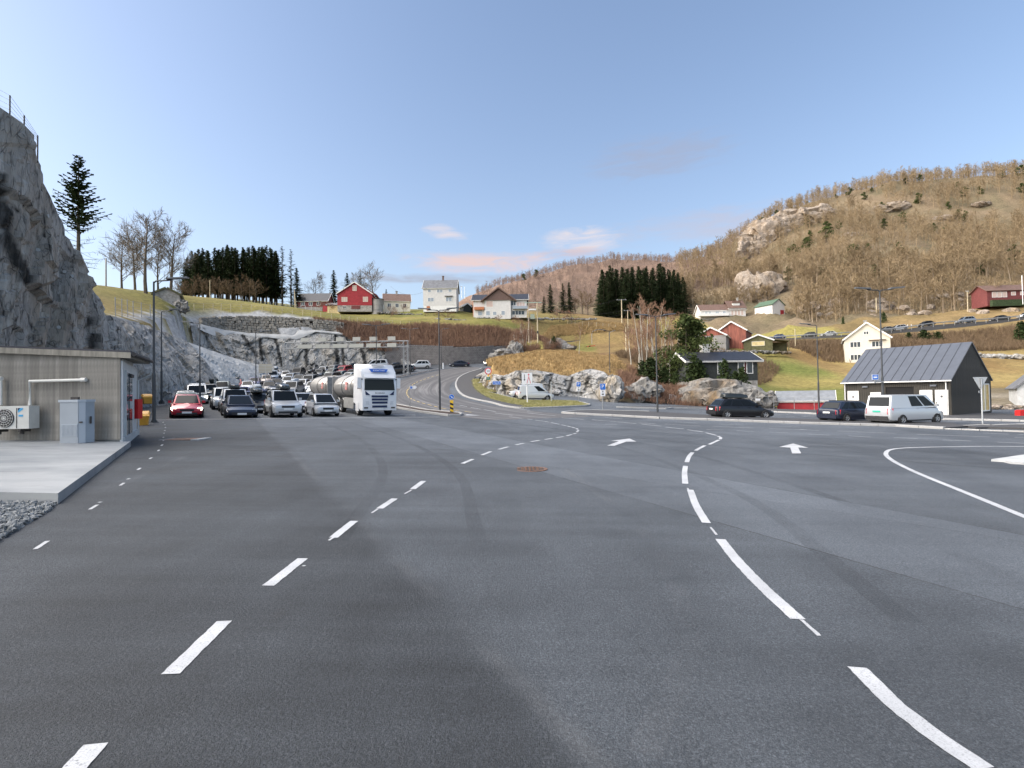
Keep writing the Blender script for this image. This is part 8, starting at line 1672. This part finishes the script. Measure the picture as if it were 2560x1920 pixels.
# --- right foreground: birches, pine, evergreens, shrubs round the bungalow
for X, Yb, Yt, d, v, lab in ((1612, 955, 738, 84, 0, 'tallest white birch left of the pine'), (1596, 950, 775, 88, 1, 'birch at the left of the tallest one'), (1648, 950, 785, 86, 2, 'forked white birch behind the median lamp'), (1674, 958, 825, 82, 3, 'slim dark birch in front of the pine'), (1765, 950, 868, 80, 1, 'small leaning birch in front of the bungalow'), (1758, 935, 860, 84, 3, 'thin birch against the bungalow roof'), (1580, 950, 800, 92, 3, 'thin birch near the stubby pole'), (1632, 930, 760, 104, 1, 'red-twigged birch behind the tallest ones'), (1660, 925, 765, 108, 0, 'red-twigged birch left behind the pine'), (1690, 900, 770, 118, 2, 'distant birch left above the pine'), (1628, 945, 742, 112, 2, 'second tall red-twigged birch')):
    p = P(X, Yb, d); plant('birch_tree', lab, 'tree', 'birches by the bungalow', p, V_BIRCH[v], hpx(p, Yt)/10.6)
a, b = pine(9, 10, 3.7, .02, .36, 40, 190); p = P(1720, 962, 82); t_ = thing('pine_tree', 'bushy green pine in front of the old barns', 'tree', p); k = hpx(p, 790)/10; t_.scale = (k*1.05, k*1.05, k); a.build('trunk', BARK, t_, fix=False); b.build('crown', PINE, t_, fix=False)
for X, Yb, Yt, d, w_, lab in ((1630, 962, 898, 78, 1.5, 'broad dark evergreen bush left of the median lamp'), (1660, 962, 920, 77, 1.4, 'dark evergreen bush right of the median lamp'), (1608, 955, 905, 82, 1.3, 'dark evergreen bush under the tallest birch'), (1735, 958, 893, 76, 1.2, 'tall evergreen bush below the pine'), (1750, 960, 905, 76, 1.1, 'evergreen bush right of the pine foot'), (1812, 966, 902, 73, .95, 'clipped evergreen in front of the bungalow windows'), (1855, 968, 921, 72, 1.2, 'round evergreen at the bungalow corner'), (1690, 960, 930, 76, 1.2, 'low evergreen bush left of the pine'), (1838, 968, 930, 72, 1.0, 'evergreen between the two bungalow bushes'), (1590, 985, 950, 74, .8, 'small juniper on the bank'), (1385, 872, 842, 108, 1.0, 'dark round bush on the knoll crest'), (2310, 852, 826, 134, 2.0, 'broad evergreen bush above the hall roof'), (2345, 850, 830, 134, 2.0, 'evergreen bush right behind the hall roof'), (2272, 850, 832, 136, 1.6, 'evergreen bush left behind the hall roof'), (2210, 806, 782, 160, 1.0, 'dark clipped hedge bush by the power pole'), (2108, 815, 792, 162, .6, 'small pointed conifer by the hillside road'), (2558, 870, 808, 128, 1.2, 'dark evergreen cut off by the right edge'), (1178, 800, 765, 170, 1.3, 'rounded green bush between the two houses')):
    p = P(X, Yb, d); h = hpx(p, Yt); t_ = plant('evergreen_bush', lab, 'bush', 'evergreen bushes', p, V_EV[PRV.randrange(4)], 1.0); t_.scale = (h/3*w_, h/3*w_, h/2.9)
for i in range(60):
    X = PRV.uniform(1560, 1900); Yb = 985+PRV.uniform(-22, 18); d = PRV.uniform(66, 80); q = P(X, Yb, d); p = Vector((q.x, q.y, T(q.x, q.y)-.1)); plant('bare_shrub', 'leafless reddish shrub on the rocky bank below the bungalow', 'shrub', 'leafless shrubs on the rocky bank', p, V_SH[i % 4], PRV.uniform(.35, .75))
for X, Yb, Yt, d, lab in ((1300, 884, 800, 106, 'leafless birch clump on the knoll, left stem'), (1312, 884, 795, 107, 'leafless birch clump on the knoll, tallest stem'), (1326, 882, 808, 108, 'leafless birch clump on the knoll, right stem'), (1288, 884, 822, 105, 'low leafless birch at the left of the knoll clump'), (1447, 892, 815, 104, 'single leaning white birch on the knoll')):
    p = P(X, Yb, d); plant('birch_tree', lab, 'tree', 'birches on the knoll', p, V_BIRCH[PRV.randrange(4)], hpx(p, Yt)/10.6)
for i in range(14): p = P(PRV.uniform(1290, 1400), PRV.uniform(868, 884), PRV.uniform(104, 110)); plant('bare_shrub', 'reddish leafless shrub around the knoll birches', 'shrub', 'shrubs round the knoll birches', p, V_SH[i % 4], PRV.uniform(.7, 1.3))
# --- right hillside: individual trees (nearest) then the rest as one wood
mrng = random.Random(21); near = []; far = []; cen = []
cand = [(mrng.uniform(55, 420), mrng.uniform(150, 440)) for _ in range(11000)]
zc = tps(np.array(cand))
def projp(p): v = p-CAM; d = v.dot(FW); return 1280+F*v.dot(RT)/d, 960-F*v.dot(UP)/d, d
for (x, y), z in zip(cand, zc):
    p = Vector((x, y, z)); X, Y, d = projp(p)
    if not (1690 < X < 2640): continue
    lim = 775 if X < 1960 else (805 if X < 2100 else 800-(X-2100)*.075)
    if Y > lim-2: continue
    if 1730 < X < 1990 and Y > 735: continue           # crag, farm and its pasture
    if 2425 < X < 2640 and 700 < Y < 765: continue
    if noise.noise(Vector((x*.018, y*.018, 2))) < -.32: continue
    (near if d < 262 else far).append((d, p))
near.sort(key=lambda a: a[0]); step = max(1, len(near)//270); nn_ = near[::step][:285]
for d, p in nn_: plant('bare_tree', 'leafless tan tree in the wood on the right hillside', 'tree', 'leafless trees on the right hillside', p+Vector((0, 0, -.6+rough_at(p.x, p.y)*fbm(p.x, p.y, .045))), V_HILL[mrng.randrange(7)], mrng.uniform(.7, 1.45))
print('hill', len(near), len(nn_), len(far))
def low_tree(seed, h=9, n1=26, tw=.13):
    rv = random.Random(seed); mb = MB(); mb.tube([(0, 0, -.5), (rv.uniform(-.3, .3), rv.uniform(-.3, .3), h*.6), (rv.uniform(-.4, .4), 0, h)], [.13, .09, .03], 3, cap=False)
    for k in range(n1):
        f = rv.uniform(.3, .98); an = rv.uniform(0, 6.28); L_ = h*.34*(1.15-f*.8); o = Vector((0, 0, h*f)); e = o+Vector((math.cos(an)*L_*.75, math.sin(an)*L_*.75, L_*.6)); ribb(mb, o, e, tw, rv)
        for _ in range(3): q = o.lerp(e, rv.uniform(.3, 1)); ribb(mb, q, q+(Vector((math.cos(an), math.sin(an), .7))*.5+rdir(rv)*.7)*L_*.5, tw*.75, rv)
    return np.array([tuple(v) for v in mb.v]), mb.f
LT = [low_tree(400+k) for k in range(8)]
def wood_mass(name, label, places, material, smin=.6, smax=1.1, lt=LT, seed=3):
    rv = random.Random(seed); V = []; Fq = []; off = 0
    for p in places:
        v, f = lt[rv.randrange(len(lt))]; a = rv.uniform(0, 6.28); s = rv.uniform(smin, smax); c_, s_ = math.cos(a)*s, math.sin(a)*s; w_ = np.empty_like(v); w_[:, 0] = v[:, 0]*c_-v[:, 1]*s_+p.x; w_[:, 1] = v[:, 0]*s_+v[:, 1]*c_+p.y; w_[:, 2] = v[:, 2]*s+p.z
        V.append(w_); Fq += [tuple(i+off for i in q) for q in f]; off += len(v)
    me = bpy.data.meshes.new(name); me.from_pydata(np.vstack(V).tolist(), [], Fq); me.materials.append(material); o = obj(name, me); tag(o, label, 'wood', kind='stuff'); return o
def lift(p): return p+Vector((0, 0, -.5+rough_at(p.x, p.y)*fbm(p.x, p.y, .045)))
wood_mass('far_woodland', 'leafless woodland covering the upper right hillside', [lift(p) for d, p in far[:2500]]+[lift(p) for d, p in near[1::2]][:520], HILLTWIG, .8, 1.3)
cand = [(mrng.uniform(-40, 330), mrng.uniform(235, 540)) for _ in range(6500)]; zc = tps(np.array(cand)); pl = []
for (x, y), z in zip(cand, zc):
    p = Vector((x, y, z)); X, Y, d = projp(p)
    if 1190 < X < 1880 and Y < 790: pl.append(p)
wood_mass('far_woodland', 'pinkish leafless woodland covering the middle hill', [lift(p) for p in pl[:2600]], FARTWIG, .55, .95, seed=5)
# ridge and hillside pines
for X, Yb, Yt, lab in ((1906, 570, 541, 'lone pine on the left shoulder of the right-hand ridge'), (1941, 545, 523, 'pine at the top of the ridge crag'), (1980, 530, 516, 'small pine on the ridge left of the dip'), (2089, 500, 484, 'ridge pine left of the pair'), (2124, 490, 466, 'taller ridge pine of the pair'), (2205, 470, 460, 'low ridge pine in the middle'), (2235, 462, 452, 'ridge pine beside the bare trees'), (2264, 462, 438, 'bushy ridge pine above the rock slab'), (2299, 458, 434, 'bushy ridge pine right of the rock slab'), (2505, 448, 425, 'broad ridge pine near the right edge'), (2553, 445, 410, 'tallest ridge pine at the right edge'), (2065, 606, 552, 'bright green pine on the mid hillside'), (2019, 632, 590, 'green pine left of the bright one'), (1984, 655, 608, 'leftmost green pine of the hillside row'), (2133, 665, 607, 'green pine lower right of the row'), (1863, 672, 640, 'small pine at the foot of the crag'), (2110, 690, 655, 'dark pine below the row'), (2070, 700, 660, 'dark pine left below the row'), (2160, 500, 478, 'bushy pine on the upper slope'), (2020, 515, 500, 'low pine clump on the ridge left'), (2180, 480, 466, 'low pine clump on the ridge middle'), (2330, 690, 662, 'dark evergreen among the lower trunks'), (1310, 705, 682, 'dark conifer on the left end of the middle hill'), (1340, 695, 672, 'conifer standing up on the middle hill skyline'), (2395, 470, 452, 'ridge pine right of centre'), (2450, 480, 462, 'dark pine clump under the ridge')):
    p = GT(X, Yb, 60)
    if p is None: p = P(X, Yb, 395 if X > 1800 else 500)
    t_ = plant('pine_tree', lab, 'tree', 'pines on the hillsides', p+Vector((0, 0, -.5)), V_PINE[PRV.randrange(4)], hpx(p, Yt)/9.2); t_.scale = (t_.scale[0]*1.15,)*2+(t_.scale[2],)
hp_ = random.Random(8)
for i in range(44):
    X = hp_.uniform(1930, 2560); Y = hp_.uniform(470, 720); p = GT(X, Y, 60)
    if p is None or Y < 470+(2560-X)*.16: continue
    plant('pine_tree', 'scattered dark green pine among the bare hillside trees', 'tree', 'scattered pines on the right hillside', p+Vector((0, 0, -.5)), V_PINE[i % 4], hp_.uniform(.55, 1.0))
# hillside crags and boulders
ROCK_H = rock_mat('hill_rock', (.27, .22, .17), (.42, .36, .30), (.07, .05, .04), (.30, .22, .14), .4, 1, .2)
for X, Y, sx_, sy_, sz_, seed, lab in ((1905, 735, 13, 10, 11, 31, 'big slanting crag between the farmhouse and the white barn'), (1880, 700, 8, 7, 8, 32, 'upper block of the crag beside the farmhouse'), (1925, 590, 22, 14, 16, 33, 'steep rocky end of the right-hand ridge'), (1985, 560, 22, 12, 12, 34, 'rock wall under the ridge shoulder'), (2045, 545, 18, 10, 9, 35, 'rock band right of the ridge wall'), (1890, 630, 16, 10, 12, 36, 'lower rock buttress of the ridge'), (2235, 520, 12, 6, 4.5, 37, 'smooth pale rock slab below the ridge pines'), (2360, 548, 8, 4, 2.6, 38, 'rock patch on the upper right slope'), (2455, 513, 7, 4, 2.4, 39, 'rock patch below the right ridge'), (2130, 592, 7, 4, 3, 40, 'rock outcrop among the mid-slope trees'), (2200, 770, 6, 4, 3.5, 41, 'boulder heap by the tall power pole'), (2100, 765, 6, 4, 3.5, 42, 'boulder heap left of the power poles'), (2020, 775, 5, 4, 3, 43, 'rocks at the top of the small pasture'), (2380, 745, 5, 3, 2.4, 44, 'boulders left of the red cabin')):
    p = GT(X, Y, 60) or P(X, Y, 380); boulder('crag', lab, p, sx_*.8, sy_*.8, sz_*.8, ROCK_H, seed, rot=PRV.uniform(-.4, .4), sub=5, amp=.3, cat='rock')
for i in range(46):
    X = PRV.uniform(2000, 2560); Y = PRV.uniform(735, 800)-(X-2000)*.03; p = GT(X, Y, 100)
    if p is None: continue
    s = PRV.uniform(.6, 1.8); boulder('boulder', 'grey boulder scattered below the trees on the right slope', p, s*1.3, s, s*.8, ROCK_H, i, PRV.uniform(0, 3), sub=2, cat='boulder', group='boulders on the right slope')
# stone heaps: pasture wall and pile right of the hall
def stone_row(name, label, line, n_, s0, s1, rows=2, material=None):
    t_ = thing(name, label, 'stone wall', (0, 0, 0)); rv = random.Random(n_); ms = []
    for k in range(5):
        o = boulder('stone', 'x', (0, 0, 0), 1, .85, .7, material or ROCK_D, 60+k, sub=2, amp=.35); ms.append(o.data); bpy.data.objects.remove(o)
    for i in range(n_):
        p = lerp_line(line, (i+rv.random())/n_); s = rv.uniform(s0, s1); o = obj('stone', rv.choice(ms), t_); o.location = p+Vector((rv.uniform(-.3, .3), rv.uniform(-.6, .6), rv.uniform(0, rows*s0*.9))); o.scale = (s, s, s*.8); o.rotation_euler = (rv.uniform(-.4, .4), rv.uniform(-.4, .4), rv.uniform(0, 6))
    return t_
stone_row('stone_heap', 'long dark heap of field stones on the pasture', [P(1066, 808, 140), P(1110, 806, 140), P(1150, 808, 141), P(1190, 812, 142), P(1234, 817, 143)], 110, .35, .95, 2.2); stone_row('stone_wall', 'low dark stone wall in front of the cream cottage', [P(945, 783, 157), P(990, 787, 156), P(1055, 789, 155)], 70, .3, .6, 1.5)
stone_row('stone_wall', 'broken dry-stone wall along the lane right of the chalet', [P(1190, 797, 153), P(1300, 799, 158), P(1400, 799, 164), P(1490, 800, 168)], 110, .3, .65, 1.4, ROCK_K); stone_row('stone_heap', 'pale boulder pile right of the ferry hall', [P(2440, 896, 111), P(2490, 896, 110), P(2560, 900, 109), P(2640, 902, 108)], 90, .4, .9, 2.2, ROCK_K); stone_row('stone_wall', 'rough stone bank at the shore right of the ferry hall', [P(2486, 1028, 56), P(2560, 1029, 56), P(2660, 1030, 55)], 60, .25, .5, 2.4, ROCK_H); stone_row('stone_wall', 'dry-stone wall below the barns', [P(1770, 880, 118), P(1870, 882, 118), P(1970, 884, 120)], 80, .3, .6, 1.4, ROCK_D)
# --- dry grass and brush (uncountable)
def blades(name, label, poly, n_, h0, h1, material, zf, w_=.05, per=5, cat='grass', seed=1, lean=.5):
    rv = random.Random(seed); V = []; Fq = []; xs = [p[0] for p in poly]; ys = [p[1] for p in poly]; c = 0; pts_ = []
    while len(pts_) < n_ and c < n_*40:
        c += 1; x = rv.uniform(min(xs), max(xs)); y = rv.uniform(min(ys), max(ys))
        if inside(x, y, poly): pts_.append((x, y))
    zz = [zf(*p) for p in pts_] if zf else tps(np.array(pts_)).tolist()
    for (x, y), z in zip(pts_, zz):
        z += 0 if zf else rough_at(x, y)*fbm(x, y, .045 if y > 200 or x > 100 else .12)
        for _ in range(per):
            h = rv.uniform(h0, h1); a = rv.uniform(0, 6.28); l = rv.uniform(.1, lean)*h; bx, by = x+rv.gauss(0, .18), y+rv.gauss(0, .18); t2 = rv.uniform(0, 6.28); cx, cy = math.cos(t2)*w_/2, math.sin(t2)*w_/2; k = len(V)
            V += [(bx-cx, by-cy, z-.1), (bx+cx, by+cy, z-.1), (bx+math.cos(a)*l*.4+cx*.8, by+math.sin(a)*l*.4+cy*.8, z+h*.6), (bx+math.cos(a)*l*.4-cx*.8, by+math.sin(a)*l*.4-cy*.8, z+h*.6), (bx+math.cos(a)*l, by+math.sin(a)*l, z+h)]; Fq += [(k, k+1, k+2, k+3), (k+3, k+2, k+4)]
    me = bpy.data.meshes.new(name); me.from_pydata(V, [], Fq); me.materials.append(material); o = obj(name, me); tag(o, label, cat, kind='stuff')
KN = _xy(TOP_KNOLL)+[(15.5, 74), (19, 84), (20, 100), (18, 118), (4, 122), (-3.6, 112)]
blades('dry_grass', 'tawny dry grass covering the knoll', KN, 9000, .2, .5, DRY, None, .07, 5, seed=2, lean=.9)
blades('brown_brush', 'red-brown brush on the bank above the block wall', BUSH_ZONE, 6500, .5, 1.6, TWIG_RED, None, .07, 6, 'brush', 3, .6)
blades('dry_grass', 'dry grass on the slope right of the transformer frame', wp([(1340, 850, 142), (1400, 842, 155), (1560, 834, 161), (1560, 815, 170), (1480, 806, 166), (1380, 815, 160), (1335, 832, 140)]), 5000, .4, 1.0, DRY, None, .1, 4, seed=4, lean=.8)
blades('brown_brush', 'brown brush on the bank between bungalow and barns', [(26, 84), (44, 92), (56, 108), (50, 122), (34, 124), (24, 116), (20, 100)], 4000, .5, 1.5, TWIG, None, .07, 6, 'brush', 6, .6)
blades('brown_brush', 'brown brush on the bank below the hillside road', wp([(1880, 862, 145), (2060, 856, 140), (2280, 835, 142), (2600, 805, 138), (2600, 870, 122), (2420, 872, 120), (2260, 880, 118), (2060, 885, 120)]), 8000, .5, 1.6, TWIG, None, .09, 5, 'brush', 7, .7)
blades('brown_brush', 'dry undergrowth beneath the hillside trees', wp([(1950, 770, 190), (2100, 790, 172), (2300, 775, 170), (2600, 740, 165), (2600, 660, 230), (2300, 680, 230), (2050, 700, 240)]), 7000, .5, 1.4, HILLTWIG, None, .16, 4, 'brush', 8, .9)
blades('brown_brush', 'leafless brush on the rocky bank behind the gravel', [(14, 67), (27, 66), (32, 72), (29, 82), (20, 88), (16, 80)], 2600, .3, 1.1, TWIG_RED, None, .04, 6, 'brush', 9, .7)
pv = [(v.x, v.y) for v in [Vector(p+(0,)) if len(p) == 2 else Vector(p) for p in ol]] if False else None
vg = [(p.x, p.y) for p in vo[:-4]]+[(G(*p).x, G(*p).y) for p in vpx]
blades('verge_blades', 'short grass blades on the mown verge', vg, 7000, .04, .10, veg_mat('verge_blade', (.20, .205, .075), (.36, .33, .15), sc=1.5), lambda x, y: S(x, y)+.13, .03, 4, 'grass', 11, .8)
